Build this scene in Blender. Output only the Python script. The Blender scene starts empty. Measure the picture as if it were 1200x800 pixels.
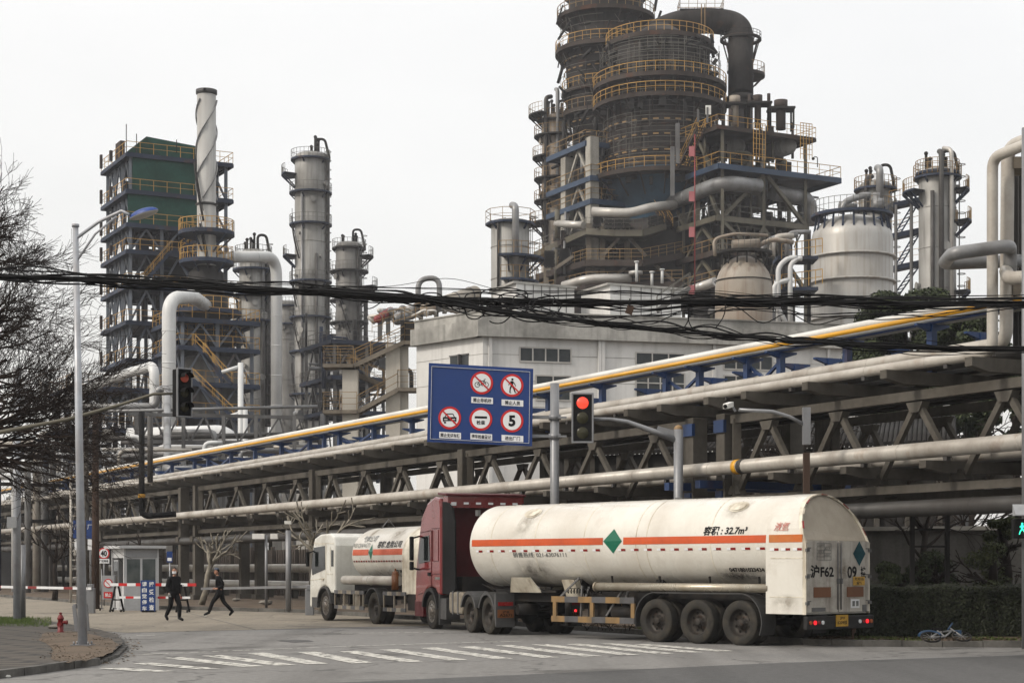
import bpy, bmesh, math, random
from mathutils import Vector, Matrix
random.seed(7)
R=math.radians; PI=math.pi
F=2100.0; HZ=665.0; CH=1.8          # focal length in photo pixels, horizon row, eye height
sc=bpy.context.scene; COL=sc.collection
def V(*a): return Vector(a)
def wx(px,D): return (px-600)*D/F
def wz(py,D): return CH+(HZ-py)*D/F
def W(px,py,D): return V(wx(px,D),D,wz(py,D))
def G(px,py,z=0.0):
    D=(CH-z)*F/(py-HZ); return V(wx(px,D),D,z)
# ------------------------------------------------------------------ materials
MATS={}
def mat(name,col,rough=.7,metal=0.,dirt=None,dfac=.5,dscale=.5,streak=0.,fine=.12,fscale=12.,bump=.15,emit=None,spec=.4,rust=None,rfac=0.,coat=0):
    if name in MATS: return MATS[name]
    cv=lambda c: tuple(min(.8,1.06*x**1.28) for x in c) if c else c
    dirt=dirt or tuple(c*.35 for c in col); col=cv(col); dirt=cv(dirt); rust=cv(rust)
    m=bpy.data.materials.new(name); m.use_nodes=True; nt=m.node_tree; N=nt.nodes; L=nt.links
    b=N['Principled BSDF']; b.inputs['Roughness'].default_value=rough; b.inputs['Metallic'].default_value=metal
    b.inputs['Specular IOR Level'].default_value=spec if sum(col)>.12 or spec>.5 else .18
    if coat: b.inputs['Coat Weight'].default_value=coat
    tc=N.new('ShaderNodeTexCoord')
    def noise(scale,vec=None,det=5):
        n=N.new('ShaderNodeTexNoise'); n.inputs['Scale'].default_value=scale; n.inputs['Detail'].default_value=det
        L.new(vec or tc.outputs['Object'],n.inputs['Vector']); return n.outputs['Fac']
    def ramp(src,a,bv):
        r=N.new('ShaderNodeMapRange'); r.inputs[1].default_value=a; r.inputs[2].default_value=bv; L.new(src,r.inputs[0]); return r.outputs[0]
    def mix(fac,a,bc,mode='MIX'):
        x=N.new('ShaderNodeMix'); x.data_type='RGBA'; x.blend_type=mode
        if hasattr(fac,'links'): L.new(fac,x.inputs[0])
        else: x.inputs[0].default_value=fac
        for i,c in ((6,a),(7,bc)):
            if hasattr(c,'links'): L.new(c,x.inputs[i])
            else: x.inputs[i].default_value=(*c,1)
        return x.outputs[2]
    def mul(a,k):
        q=N.new('ShaderNodeMath'); q.operation='MULTIPLY'; L.new(a,q.inputs[0])
        if hasattr(k,'links'): L.new(k,q.inputs[1])
        else: q.inputs[1].default_value=k
        return q.outputs[0]
    f1=ramp(noise(dscale,det=8),.42,.72)
    c=mix(mul(f1,dfac),col,dirt)
    if streak:
        mp=N.new('ShaderNodeMapping'); mp.inputs['Scale'].default_value=(1,1,.06); L.new(tc.outputs['Object'],mp.inputs[0])
        s=ramp(noise(max(2.5,dscale*4),mp.outputs[0],6),.5,.78); c=mix(mul(s,streak),c,dirt)
    if rust:
        r_=ramp(noise(dscale*2.3,det=9),.6,.68); c=mix(mul(r_,rfac),c,rust)
    fn=noise(fscale,det=4)
    c=mix(fine,c,mix(fn,(0,0,0),(1,1,1)),'OVERLAY') if fine else c
    L.new(c,b.inputs['Base Color'])
    rr=N.new('ShaderNodeMapRange'); rr.inputs[3].default_value=max(0,rough-.12); rr.inputs[4].default_value=min(1,rough+.15); L.new(f1,rr.inputs[0]); L.new(rr.outputs[0],b.inputs['Roughness'])
    if bump:
        bp=N.new('ShaderNodeBump'); bp.inputs['Strength'].default_value=bump; bp.inputs['Distance'].default_value=.02; L.new(fn,bp.inputs['Height']); L.new(bp.outputs[0],b.inputs['Normal'])
    if emit:
        b.inputs['Emission Color'].default_value=(*emit[0],1); b.inputs['Emission Strength'].default_value=emit[1]
    MATS[name]=m; return m
def M(n): return MATS[n]
mat('cream',(.62,.607,.565),.36,dirt=(.38,.33,.27),dfac=.42,dscale=.7,streak=.2,fine=.05,bump=.02,rust=(.3,.22,.15),rfac=.12,coat=.25)
mat('cream_dirty',(.64,.61,.53),.5,dirt=(.24,.19,.13),dfac=.8,dscale=1.6,streak=.7,fine=.1,bump=.05)
mat('arch_beige',(.42,.385,.33),.65,dirt=(.3,.27,.22),dfac=.4,dscale=3,streak=.2)
mat('door_grey',(.47,.45,.41),.6,dirt=(.2,.175,.15),dfac=.7,dscale=2.0,streak=.6,fine=.15,bump=.05)
mat('orange_paint',(.52,.12,.035),.45,dfac=.4,dscale=1.2)
mat('orange_cab',(.50,.17,.045),.5,dfac=.6,dscale=1.2,dirt=(.4,.25,.1))
mat('red_paint',(.22,.028,.03),.28,dirt=(.12,.07,.06),dfac=.55,dscale=1.2,fine=.05,bump=.01,coat=.5)
mat('red_dark',(.12,.02,.024),.45,dfac=.4,dscale=1.5)
mat('sign_red',(.50,.02,.02),.5,dfac=.15,fine=.03,bump=0)
mat('red_dull',(.26,.05,.05),.55,dfac=.4)
mat('pink_red',(.42,.17,.18),.6,dfac=.4)
mat('white_paint',(.68,.68,.66),.45,dirt=(.35,.33,.30),dfac=.4,dscale=1,streak=.25,fine=.05,bump=.02)
mat('cab_white',(.62,.62,.585),.35,dirt=(.3,.27,.22),dfac=.55,dscale=1.2,streak=.25,fine=.05,bump=.01,coat=.3)
mat('sign_white',(.66,.67,.68),.55,dirt=(.4,.4,.4),dfac=.3,fine=.04,bump=0)
mat('sign_blue',(.008,.055,.20),.42,dirt=(.02,.06,.16),dfac=.3,fine=.04,bump=0)
mat('panel_blue',(.012,.06,.20),.45,dfac=.3)
mat('sign_back',(.3,.31,.32),.5,metal=.4)
mat('black_ink',(.012,.012,.014),.6,dfac=0,fine=0,bump=0)
mat('faded_ink',(.14,.15,.15),.7,dfac=.3,dscale=9,dirt=(.5,.48,.42),fine=0,bump=0)
mat('red_ink',(.42,.12,.10),.7,dfac=.6,dscale=9,dirt=(.6,.55,.48),fine=0,bump=0)
mat('green_mark',(.0,.16,.10),.5,dfac=.3,fine=.03)
mat('teal_mark',(.01,.09,.11),.6,dfac=.5,dscale=4)
mat('rubber',(.022,.021,.02),.85,dirt=(.075,.068,.058),dfac=.8,dscale=3,fine=.3,bump=.1)
mat('rubber_dust',(.05,.048,.044),.9,dirt=(.1,.09,.075),dfac=.8,dscale=4,fine=.3,bump=.1)
mat('rim_grey',(.075,.07,.065),.6,metal=.35,dirt=(.05,.04,.03),dfac=.8,dscale=5,rust=(.09,.05,.03),rfac=.5)
mat('alloy',(.22,.205,.185),.4,metal=.7,dirt=(.08,.06,.05),dfac=.7,dscale=5)
mat('chassis',(.025,.024,.024),.75,dirt=(.07,.06,.05),dfac=.7,dscale=2.5)
mat('plastic_dark',(.03,.031,.033),.55,dirt=(.07,.065,.06),dfac=.6,dscale=2)
mat('fender_grey',(.085,.085,.085),.6,dirt=(.04,.037,.034),dfac=.6,dscale=2)
mat('black_matte',(.012,.012,.013),.8,dfac=.3)
mat('fuel_tank',(.33,.30,.25),.45,metal=.35,dirt=(.14,.11,.08),dfac=.7,dscale=2.5,streak=.3)
mat('tube_steel',(.42,.39,.33),.38,metal=.55,dirt=(.2,.16,.11),dfac=.6,dscale=2)
mat('guard_yellow',(.28,.19,.09),.6,dfac=.6,dirt=(.12,.1,.07),dscale=3)
mat('guard_grey',(.12,.12,.125),.6,dfac=.6,dscale=3)
mat('glass_dark',(.02,.025,.025),.08,spec=.6,dfac=.0,fine=0,bump=0)
mat('window_glass',(.06,.07,.075),.15,spec=.5,dirt=(.12,.12,.12),dfac=.4,dscale=.8,fine=.02,bump=0)
mat('reflector_brown',(.20,.085,.025),.5,dfac=.5)
mat('plate_yellow',(.50,.32,.04),.5,dfac=.5,dscale=5)
mat('lens_red',(.3,.01,.01),.3,emit=((1,.02,.03),1.1),dfac=0)
mat('lens_red_off',(.25,.02,.02),.35,dfac=.2)
mat('lens_orange',(.4,.12,.02),.4,dfac=.2)
mat('signal_red',(.5,.03,.02),.3,emit=((1,.07,.035),1.15),dfac=0)
mat('signal_red_dim',(.42,.12,.08),.35,emit=((.8,.10,.05),.03),dfac=0,bump=0)
mat('signal_off',(.06,.058,.035),.3,dfac=0)
mat('signal_green',(.01,.3,.2),.4,emit=((.05,1,.6),1.6),dfac=0)
mat('concrete',(.23,.205,.17),.9,dirt=(.09,.078,.063),dfac=.7,dscale=.5,streak=.6,fine=.35,fscale=6,bump=.3)
mat('concrete_rack',(.122,.113,.098),.92,dirt=(.065,.056,.045),dfac=.75,dscale=.7,streak=.6,fine=.3,fscale=7,bump=.3)
mat('concrete_light',(.37,.36,.33),.88,dirt=(.16,.15,.13),dfac=.6,dscale=.4,streak=.5,fine=.25,fscale=5,bump=.2)
mat('kerb_stone',(.15,.145,.135),.9,dirt=(.05,.048,.045),dfac=.8,dscale=1.2,fine=.4,bump=.3)
mat('pipe_beige',(.46,.44,.405),.5,metal=.1,dirt=(.22,.19,.16),dfac=.6,dscale=.9,streak=.25,fine=.12,rust=(.25,.17,.11),rfac=.3,bump=.03)
mat('pipe_silver',(.46,.45,.43),.45,metal=.25,dirt=(.28,.26,.24),dfac=.5,dscale=1,fine=.08,bump=.03)
mat('pipe_grey',(.27,.275,.28),.5,metal=.25,dirt=(.12,.11,.1),dfac=.6,dscale=.6,streak=.4,bump=.03)
mat('pipe_dark',(.10,.098,.095),.6,metal=.2,dirt=(.05,.04,.035),dfac=.6,dscale=.7,streak=.4)
mat('pipe_white',(.60,.61,.61),.45,dirt=(.33,.33,.33),dfac=.4,dscale=.3,streak=.3,bump=.02)
mat('pipe_yellow',(.62,.36,.03),.45,dirt=(.35,.22,.06),dfac=.4,dscale=.5)
mat('canopy_white',(.62,.62,.60),.5,dirt=(.3,.29,.27),dfac=.5,dscale=.4)
mat('steel_blue',(.022,.065,.17),.5,dirt=(.03,.045,.08),dfac=.6,dscale=.8,rust=(.12,.06,.03),rfac=.3)
mat('steel_navy',(.045,.062,.10),.65,dirt=(.04,.038,.04),dfac=.6,dscale=.3,rust=(.12,.07,.04),rfac=.5)
mat('steel_bluegrey',(.13,.15,.18),.6,dirt=(.06,.06,.06),dfac=.6,dscale=.25,rust=(.14,.09,.06),rfac=.5)
mat('deck_blue',(.04,.075,.13),.6,dirt=(.04,.04,.05),dfac=.5,dscale=.3)
mat('furnace_teal',(.05,.11,.165),.65,dirt=(.03,.035,.045),dfac=.6,dscale=.3,streak=.5)
mat('steel_rust',(.085,.070,.062),.8,metal=.1,dirt=(.035,.028,.025),dfac=.7,dscale=.25,streak=.5,rust=(.14,.065,.035),rfac=.5)
mat('furnace_dark',(.058,.054,.052),.82,dirt=(.022,.02,.02),dfac=.7,dscale=.3,streak=.75,rust=(.11,.07,.05),rfac=.4,fine=.3,fscale=2)
mat('steel_dark',(.04,.038,.036),.75,dirt=(.02,.018,.018),dfac=.6,dscale=.4)
mat('steel_grey',(.17,.17,.17),.6,metal=.2,dirt=(.07,.065,.06),dfac=.6,dscale=.4,streak=.4)
mat('steel_olive',(.145,.135,.105),.7,dirt=(.06,.055,.045),dfac=.6,dscale=.4,streak=.4)
mat('rail_yellow',(.46,.30,.09),.6,dirt=(.2,.12,.05),dfac=.5,dscale=.6)
mat('rail_faded',(.30,.21,.10),.7,dirt=(.12,.09,.06),dfac=.6,dscale=.6)
mat('rail_grey',(.16,.155,.14),.7)
mat('tower_shell',(.34,.338,.325),.6,metal=.15,dirt=(.13,.125,.115),dfac=.75,dscale=.3,streak=.75,fine=.15,fscale=1.2)
mat('tower_shell_dark',(.22,.218,.21),.65,metal=.15,dirt=(.09,.085,.078),dfac=.7,dscale=.16,streak=.7,fine=.2,fscale=1.2)
mat('chimney_grey',(.40,.40,.39),.6,dirt=(.22,.21,.2),dfac=.5,dscale=.12,streak=.6,fine=.1)
mat('tank_silver',(.44,.44,.43),.45,metal=.25,dirt=(.27,.24,.2),dfac=.6,dscale=.12,streak=.8,fine=.1,fscale=1)
mat('tank_tan',(.34,.315,.275),.6,dirt=(.2,.14,.095),dfac=.8,dscale=.16,streak=.9,fine=.2,fscale=1)
mat('net_green',(.032,.10,.08),.85,dirt=(.012,.04,.03),dfac=.6,dscale=.35,fine=.3,fscale=3)
mat('wall_white',(.62,.62,.61),.85,dirt=(.33,.33,.32),dfac=.5,dscale=.15,streak=.4,fine=.08,fscale=2)
mat('parapet',(.40,.395,.375),.92,dirt=(.16,.16,.15),dfac=.9,dscale=.35,streak=.6,fine=.3,fscale=3)
mat('wall_beige',(.46,.44,.40),.85,dirt=(.28,.26,.22),dfac=.5,dscale=.3,streak=.5)
mat('fence_brown',(.135,.115,.10),.85,dirt=(.07,.06,.05),dfac=.6,dscale=.4,streak=.7)
mat('wall_concrete',(.15,.145,.135),.9,dirt=(.07,.065,.058),dfac=.8,dscale=.4,streak=.7,fine=.3)
mat('roof_light',(.42,.42,.41),.7,dfac=.4)
mat('booth_white',(.52,.53,.54),.5,dirt=(.3,.3,.3),dfac=.4,dscale=.9,streak=.4)
mat('booth_grey',(.34,.35,.36),.55,dfac=.4,streak=.3)
mat('booth_glass',(.10,.12,.12),.1,spec=.6,dirt=(.25,.26,.25),dfac=.6,dscale=1.4,fine=0,bump=0)
mat('galv',(.27,.275,.285),.45,metal=.4,dirt=(.17,.17,.17),dfac=.5,dscale=1,streak=.3,bump=.02)
mat('lamp_pole',(.40,.42,.45),.45,metal=.2,dirt=(.25,.22,.2),dfac=.5,dscale=2,streak=.3,bump=.02)
mat('lamp_blue',(.02,.075,.26),.6,dfac=.2)
mat('rust_pole',(.10,.07,.055),.85,dfac=.6,dirt=(.04,.03,.025))
mat('hydrant_red',(.20,.012,.015),.55,dfac=.5,dscale=5)
mat('cable_black',(.012,.012,.013),.7,dfac=.2,fine=0,bump=0)
mat('bark_dark',(.045,.036,.03),.95,dfac=.5,dscale=3)
mat('twig',(.050,.037,.030),.95,dfac=.4,dscale=3,bump=0)
mat('bark_plane',(.27,.25,.21),.9,dirt=(.08,.07,.055),dfac=.9,dscale=3,fine=.3)
mat('soil',(.15,.115,.082),.97,dirt=(.07,.055,.04),dfac=.8,dscale=.7,fine=.5,fscale=20,bump=.5)
mat('cloth_black',(.012,.012,.014),.9,dfac=.3,dscale=5)
mat('skin',(.42,.25,.18),.6,dfac=.1)
mat('hair',(.012,.01,.01),.8,dfac=0)
mat('mask_white',(.6,.62,.64),.8,dfac=.1)
mat('cap_grey',(.10,.12,.16),.8,dfac=.1)
mat('glove',(.3,.3,.29),.8)
mat('stone',(.25,.235,.21),.9,dfac=.6,dscale=3)
mat('litter',(.55,.55,.52),.8)
mat('bike_blue',(.03,.08,.15),.6); mat('bike_silver',(.25,.25,.25),.5,metal=.3)
mat('orange_brick',(.5,.18,.06),.8,dfac=.4)
def leafmat(name,c1,c2,sub=True):
    m=bpy.data.materials.new(name); m.use_nodes=True; nt=m.node_tree; b=nt.nodes['Principled BSDF']
    g=nt.nodes.new('ShaderNodeNewGeometry'); r=nt.nodes.new('ShaderNodeValToRGB')
    r.color_ramp.elements[0].color=(*c1,1); r.color_ramp.elements[1].color=(*c2,1)
    nt.links.new(g.outputs['Random Per Island'],r.inputs[0]); nt.links.new(r.outputs[0],b.inputs['Base Color'])
    b.inputs['Roughness'].default_value=.75; b.inputs['Specular IOR Level'].default_value=.25; MATS[name]=m; return m
leafmat('leaf_dark',(.012,.018,.008),(.042,.055,.022)); leafmat('leaf_hedge',(.006,.008,.004),(.026,.032,.015)); leafmat('leaf_mid',(.02,.028,.01),(.07,.08,.03))
leafmat('grass_green',(.04,.07,.015),(.10,.14,.03)); leafmat('leaf_litter',(.035,.025,.015),(.13,.09,.055))

# ------------------------------------------------------------------ mesh builder
def perp(d):
    d=d.normalized(); up=V(0,0,1) if abs(d.z)<.95 else V(0,1,0)
    a=d.cross(up).normalized(); return a,a.cross(d).normalized()
class MB:
    def __init__(s): s.v=[]; s.f=[]; s.m=[]; s.s=[]; s.cm=0
    def mi(s,i): s.cm=i; return s
    def add(s,vs,fs,smooth=False):
        o=len(s.v); s.v.extend(vs)
        for f in fs: s.f.append([o+i for i in f]); s.m.append(s.cm); s.s.append(smooth)
        return s
    def hexa(s,p):   # 8 corner points, bottom 4 ccw, top 4 ccw
        return s.add(p,[(3,2,1,0),(4,5,6,7),(0,1,5,4),(1,2,6,5),(2,3,7,6),(3,0,4,7)])
    def box(s,c,sz,ax=None,ay=None,az=None):
        ax=ax or V(1,0,0); ay=ay or V(0,1,0); az=az or V(0,0,1); c=Vector(c)
        X=ax*sz[0]/2; Y=ay*sz[1]/2; Z=az*sz[2]/2
        return s.hexa([c-X-Y-Z,c+X-Y-Z,c+X+Y-Z,c-X+Y-Z,c-X-Y+Z,c+X-Y+Z,c+X+Y+Z,c-X+Y+Z])
    def bar(s,p,q,w,h=None):
        h=h or w; p=Vector(p); q=Vector(q); d=q-p
        if d.length<1e-6: return s
        a,b=perp(d); return s.box((p+q)/2,(w,d.length,h),a,d.normalized(),b)
    def tube(s,p,q,r,n=8,r2=None,caps=True,smooth=True):
        p=Vector(p); q=Vector(q); r2=r if r2 is None else r2
        if (q-p).length<1e-6: return s
        a,b=perp(q-p); vs=[]
        for c,rr in ((p,r),(q,r2)):
            for i in range(n):
                t=2*PI*i/n; vs.append(c+a*math.cos(t)*rr+b*math.sin(t)*rr)
        s.add(vs,[(i,(i+1)%n,n+(i+1)%n,n+i) for i in range(n)],smooth)
        if caps: o=len(s.v)-2*n; s.f+= [[o+n-1-i for i in range(n)],[o+n+i for i in range(n)]]; s.m+=[s.cm]*2; s.s+=[False]*2
        return s
    def sweep(s,pts,r,n=8,rs=None,caps=True):
        pts=[Vector(p) for p in pts]; k=len(pts)
        if k<2: return s
        a=None; vs=[]
        for i,p in enumerate(pts):
            d=(pts[min(i+1,k-1)]-pts[max(i-1,0)]);
            if d.length<1e-9: d=V(0,0,1)
            d.normalize()
            if a is None: a,_=perp(d)
            a=(a-d*a.dot(d));
            if a.length<1e-6: a,_=perp(d)
            a.normalize(); b=a.cross(d); rr=rs[i] if rs else r
            for j in range(n):
                t=2*PI*j/n; vs.append(p+a*math.cos(t)*rr+b*math.sin(t)*rr)
        fs=[(i*n+j,i*n+(j+1)%n,(i+1)*n+(j+1)%n,(i+1)*n+j) for i in range(k-1) for j in range(n)]
        s.add(vs,fs,True)
        if caps:
            o=len(s.v)-k*n; s.f+=[[o+n-1-j for j in range(n)],[o+(k-1)*n+j for j in range(n)]]; s.m+=[s.cm]*2; s.s+=[False]*2
        return s
    def pipe(s,pts,r,bend=None,n=14,seam=0,seg=6):
        pts=[Vector(p) for p in pts]; bend=bend or r*2.2; out=[pts[0]]
        for i in range(1,len(pts)-1):
            a=pts[i-1]-pts[i]; b=pts[i+1]-pts[i]; l=min(bend,a.length*.49,b.length*.49)
            A=pts[i]+a.normalized()*l; B=pts[i]+b.normalized()*l
            for k in range(seg+1):
                t=k/seg; out.append((1-t)**2*A+2*t*(1-t)*pts[i]+t*t*B)
        out.append(pts[-1]); s.sweep(out,r,n)
        if seam:
            for i in range(len(pts)-1):
                d=pts[i+1]-pts[i]; k=int(d.length/seam)
                for j in range(1,k):
                    p=pts[i]+d*(j/k); u=d.normalized()*max(.012,r*.08); s.tube(p-u,p+u,r*1.035,n,caps=True)
        return s
    def lathe(s,prof,c,n=24,a0=0,a1=2*PI,ax=None,ay=None,az=None,smooth=True):
        c=Vector(c); ax=ax or V(1,0,0); ay=ay or V(0,1,0); az=az or V(0,0,1)
        full=abs(a1-a0-2*PI)<1e-6; k=n if full else n+1; vs=[]
        for (r,z) in prof:
            for i in range(k):
                t=a0+(a1-a0)*i/n; vs.append(c+ax*r*math.cos(t)+ay*r*math.sin(t)+az*z)
        fs=[]
        for j in range(len(prof)-1):
            for i in range(n):
                i2=(i+1)%k if full else i+1
                fs.append((j*k+i,j*k+i2,(j+1)*k+i2,(j+1)*k+i))
        return s.add(vs,fs,smooth)
    def prism(s,poly,axis_vec,o=None):   # poly: list of 3D points, extruded
        n=len(poly); e=Vector(axis_vec); vs=[Vector(p) for p in poly]+[Vector(p)+e for p in poly]
        return s.add(vs,[tuple(range(n-1,-1,-1)),tuple(range(n,2*n))]+[(i,(i+1)%n,n+(i+1)%n,n+i) for i in range(n)])
    def poly(s,pts): return s.add([Vector(p) for p in pts],[tuple(range(len(pts)))])
    def sphere(s,c,r,n=12,sc3=(1,1,1)):
        c=Vector(c); prof=[(max(1e-4,math.cos(t)),math.sin(t)) for t in [ -PI/2+PI*i/(n//2) for i in range(n//2+1)]]
        vs=[];k=n
        for (a,z) in prof:
            for i in range(k): t=2*PI*i/k; vs.append(c+V(a*math.cos(t)*r*sc3[0],a*math.sin(t)*r*sc3[1],z*r*sc3[2]))
        return s.add(vs,[(j*k+i,j*k+(i+1)%k,(j+1)*k+(i+1)%k,(j+1)*k+i) for j in range(len(prof)-1) for i in range(k)],True)
    def build(s,name,mats,parent=None,bevel=0):
        if name in SPLIT and len(s.f)<20000:
            pr=list(range(len(s.v)))
            def fd(x):
                while pr[x]!=x: pr[x]=pr[pr[x]]; x=pr[x]
                return x
            for f in s.f:
                a=fd(f[0])
                for i in f[1:]: pr[fd(i)]=a
            gr={}
            for k,f in enumerate(s.f): gr.setdefault(fd(f[0]),[]).append(k)
            if 1<len(gr)<=100:
                out=[]
                for g in gr.values():
                    q=MB(); mp={}
                    for k in g:
                        for i in s.f[k]:
                            if i not in mp: mp[i]=len(q.v); q.v.append(s.v[i])
                        q.f.append([mp[i] for i in s.f[k]]); q.m.append(s.m[k]); q.s.append(s.s[k])
                    out.append(q._build(name,mats,parent,bevel))
                return out[0]
        return s._build(name,mats,parent,bevel)
    def _build(s,name,mats,parent=None,bevel=0):
        if not isinstance(mats,(list,tuple)): mats=[mats]
        me=bpy.data.meshes.new(name); o=ORG.get(parent.name if parent else None,V(0,0,0))
        me.from_pydata([(p[0]-o[0],p[1]-o[1],p[2]-o[2]) for p in s.v],[],s.f)
        for m in mats: me.materials.append(MATS[m] if isinstance(m,str) else m)
        me.polygons.foreach_set('material_index',s.m); me.polygons.foreach_set('use_smooth',s.s)
        me.update()
        ob=bpy.data.objects.new(name,me); COL.objects.link(ob)
        if parent: ob.parent=parent; ORG[ob.name]=o
        if bevel:
            md=ob.modifiers.new('bevel','BEVEL'); md.width=bevel; md.segments=2; md.limit_method='ANGLE'; md.angle_limit=R(40)
        return ob
ORG={}
SPLIT={'support_shoe','sleeper','cabinet','big_pipe','tank_saddle','side_window','wheel_arch','pipework','pilaster','downpipe','castor','deck_leg','hinge','tube_bracket','guard_strut','lock_rod','bracket','brace','vent_grille','cage','tank_strap','wing_mirror','saddle','top_pipe','side_deflector','label_plate','panel_joint','valve_box','notice','light_post','valve','nozzle','tank_top_fitting'}
def tag(o,label=None,cat=None,group=None,kind=None):
    if label: o['label']=label
    if cat: o['category']=cat
    if group: o['group']=group
    if kind: o['kind']=kind
    return o
def thing(name,label,cat,loc=(0,0,0),rz=0,group=None,world=True):
    e=bpy.data.objects.new(name,None); COL.objects.link(e); e.location=loc; e.rotation_euler=(0,0,rz); e.empty_display_size=.3
    ORG[e.name]=Vector(loc) if world else V(0,0,0)
    return tag(e,label,cat,group)
def copy_thing(o,parent=None,label=None):
    c=o.copy(); COL.objects.link(c)
    if parent: c.parent=parent
    if label: c['label']=label
    for ch in [x for x in o.children]: copy_thing(ch,c)
    return c
_tc={}
def textgeo(body,size=1,shear=0,bold=0,extr=0):
    key=(body,shear,bold)
    if key not in _tc:
        cu=bpy.data.curves.new('txt','FONT'); cu.body=body; cu.size=1; cu.align_x='CENTER'; cu.align_y='CENTER'; cu.shear=shear; cu.offset=bold; cu.resolution_u=3
        ob=bpy.data.objects.new('txt',cu); COL.objects.link(ob)
        dg=bpy.context.evaluated_depsgraph_get(); me=ob.evaluated_get(dg).to_mesh()
        vs=[v.co.copy() for v in me.vertices]; fs=[tuple(p.vertices) for p in me.polygons]
        bpy.data.objects.remove(ob); bpy.data.curves.remove(cu)
        if vs:
            cx=(min(v.x for v in vs)+max(v.x for v in vs))/2; cy=(min(v.y for v in vs)+max(v.y for v in vs))/2
            vs=[V(v.x-cx,v.y-cy,0) for v in vs]
        _tc[key]=(vs,fs)
    return _tc[key]
def text(mb,body,c,right,up,w=None,h=None,shear=0,bold=0,fn=None):
    vs,fs=textgeo(body,1,shear,bold)
    if not vs: return
    W0=max(v.x for v in vs)-min(v.x for v in vs); H0=max(v.y for v in vs)-min(v.y for v in vs)
    kx=(w/W0) if w else h/H0; ky=(h/H0) if h else kx
    c=Vector(c)
    if fn: mb.add([fn(v.x*kx,v.y*ky) for v in vs],fs)
    else: mb.add([c+right*v.x*kx+up*v.y*ky for v in vs],fs)
def rail(mb,pts,h=1.1,sp=1.5,r=.04,closed=False,mid=1):
    r=r*.66
    pts=[Vector(p) for p in pts]
    if closed: pts=pts+[pts[0]]
    for i in range(len(pts)-1):
        a,b=pts[i],pts[i+1]; L=(b-a).length; k=max(1,round(L/sp))
        for j in range(k+(1 if i==len(pts)-2 else 0)):
            p=a+(b-a)*j/k; mb.bar(p,p+V(0,0,h),r*1.6)
        mb.bar(a+V(0,0,h),b+V(0,0,h),r*1.7)
        for m_ in range(mid): mb.bar(a+V(0,0,h*(m_+1)/(mid+1)),b+V(0,0,h*(m_+1)/(mid+1)),r*1.2)
def circ(c,r,n,a0=0,a1=2*PI): return [Vector(c)+V(r*math.cos(a0+(a1-a0)*i/n),r*math.sin(a0+(a1-a0)*i/n),0) for i in range(n+(0 if abs(a1-a0-2*PI)<1e-6 else 1))]
def ringdeck(root,c,ri,ro,z,th=.25,deck='steel_navy',rm='rail_yellow',a0=0,a1=2*PI,n=28,h=1.15,r=.045,sp=1.5,brk=True):
    c=V(c[0],c[1],0); d=MB()
    d.lathe([(ri,z),(ro,z),(ro,z-th),(ri,z-th),(ri,z)],c,n,a0,a1,smooth=False)
    if brk:
        k=max(4,int((a1-a0)*ro/3))
        for i in range(k):
            t=a0+(a1-a0)*(i+.5)/k; u=V(math.cos(t),math.sin(t),0); d.bar(c+u*(ro-.1)+V(0,0,z-th),c+u*ri+V(0,0,z-th-(ro-ri)*.9),.14)
    pl=d.build('platform',deck,root)
    m=MB(); rail(m,circ(c+V(0,0,z),ro-.05,n,a0,a1),h,sp,r,closed=abs(a1-a0-2*PI)<1e-6); m.build('railing',rm,pl)
    return pl
def stairs(mb,rm,p,q,w,side,n=None,rail_on=True):   # p bottom q top, side horizontal vec
    p=Vector(p); q=Vector(q); n=n or max(4,int(abs(q.z-p.z)/.25)); side=Vector(side).normalized()
    for s_ in (-1,1): mb.bar(p+side*w/2*s_,q+side*w/2*s_,.08,.28)
    for i in range(n):
        c=p+(q-p)*((i+.5)/n); d=(q-p); d.z=0; d.normalize(); mb.box(c,(w,.26,.05),side,d,V(0,0,1))
    if rail_on: 
        for s_ in (-1,1): rail(rm,[p+side*w/2*s_,q+side*w/2*s_],1.05,1.4,.04)
# plant grid
dd=V(-.457,.889,0).normalized(); nn=V(.889,.457,0).normalized(); O0=V(11.3,40,0)
def RK(u,v,z): return O0+dd*u+nn*v+V(0,0,z)
def ru(px,v=0):
    t=(px-600)/F; o=O0+nn*v; return (o.x-o.y*t)/(dd.y*t-dd.x)
def uz(py,px,v=0):
    p=RK(ru(px,v),v,0); return wz(py,p.y)
# ------------------------------------------------------------------ camera, light, sky
cam=bpy.data.cameras.new('camera'); camo=bpy.data.objects.new('camera',cam); COL.objects.link(camo); sc.camera=camo
camo.location=(0,0,CH); camo.rotation_euler=(R(90),0,0); cam.sensor_width=36; cam.lens=36*F/1200; cam.shift_y=(HZ-400)/1200; cam.clip_end=6000
SUN_EL=38; SUN_AZ=-118   # azimuth measured clockwise from +Y
sv=V(math.sin(R(SUN_AZ))*math.cos(R(SUN_EL)),math.cos(R(SUN_AZ))*math.cos(R(SUN_EL)),math.sin(R(SUN_EL)))
sun=bpy.data.lights.new('sun','SUN'); sun.energy=2.1; sun.angle=R(9); sun.color=(1,.93,.83)
so=bpy.data.objects.new('sun',sun); COL.objects.link(so); so.rotation_euler=sv.to_track_quat('Z','Y').to_euler(); so.location=(-30,-20,60)
w=bpy.data.worlds.new('World'); sc.world=w; w.use_nodes=True; nt=w.node_tree; N=nt.nodes; L=nt.links
bg=N['Background']; sky=N.new('ShaderNodeTexSky'); sky.sky_type='NISHITA'; sky.sun_disc=False; sky.sun_elevation=R(SUN_EL); sky.sun_rotation=R(SUN_AZ); sky.dust_density=6; sky.air_density=1
L.new(sky.outputs[0],bg.inputs[0]); bg.inputs[1].default_value=.05
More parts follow.
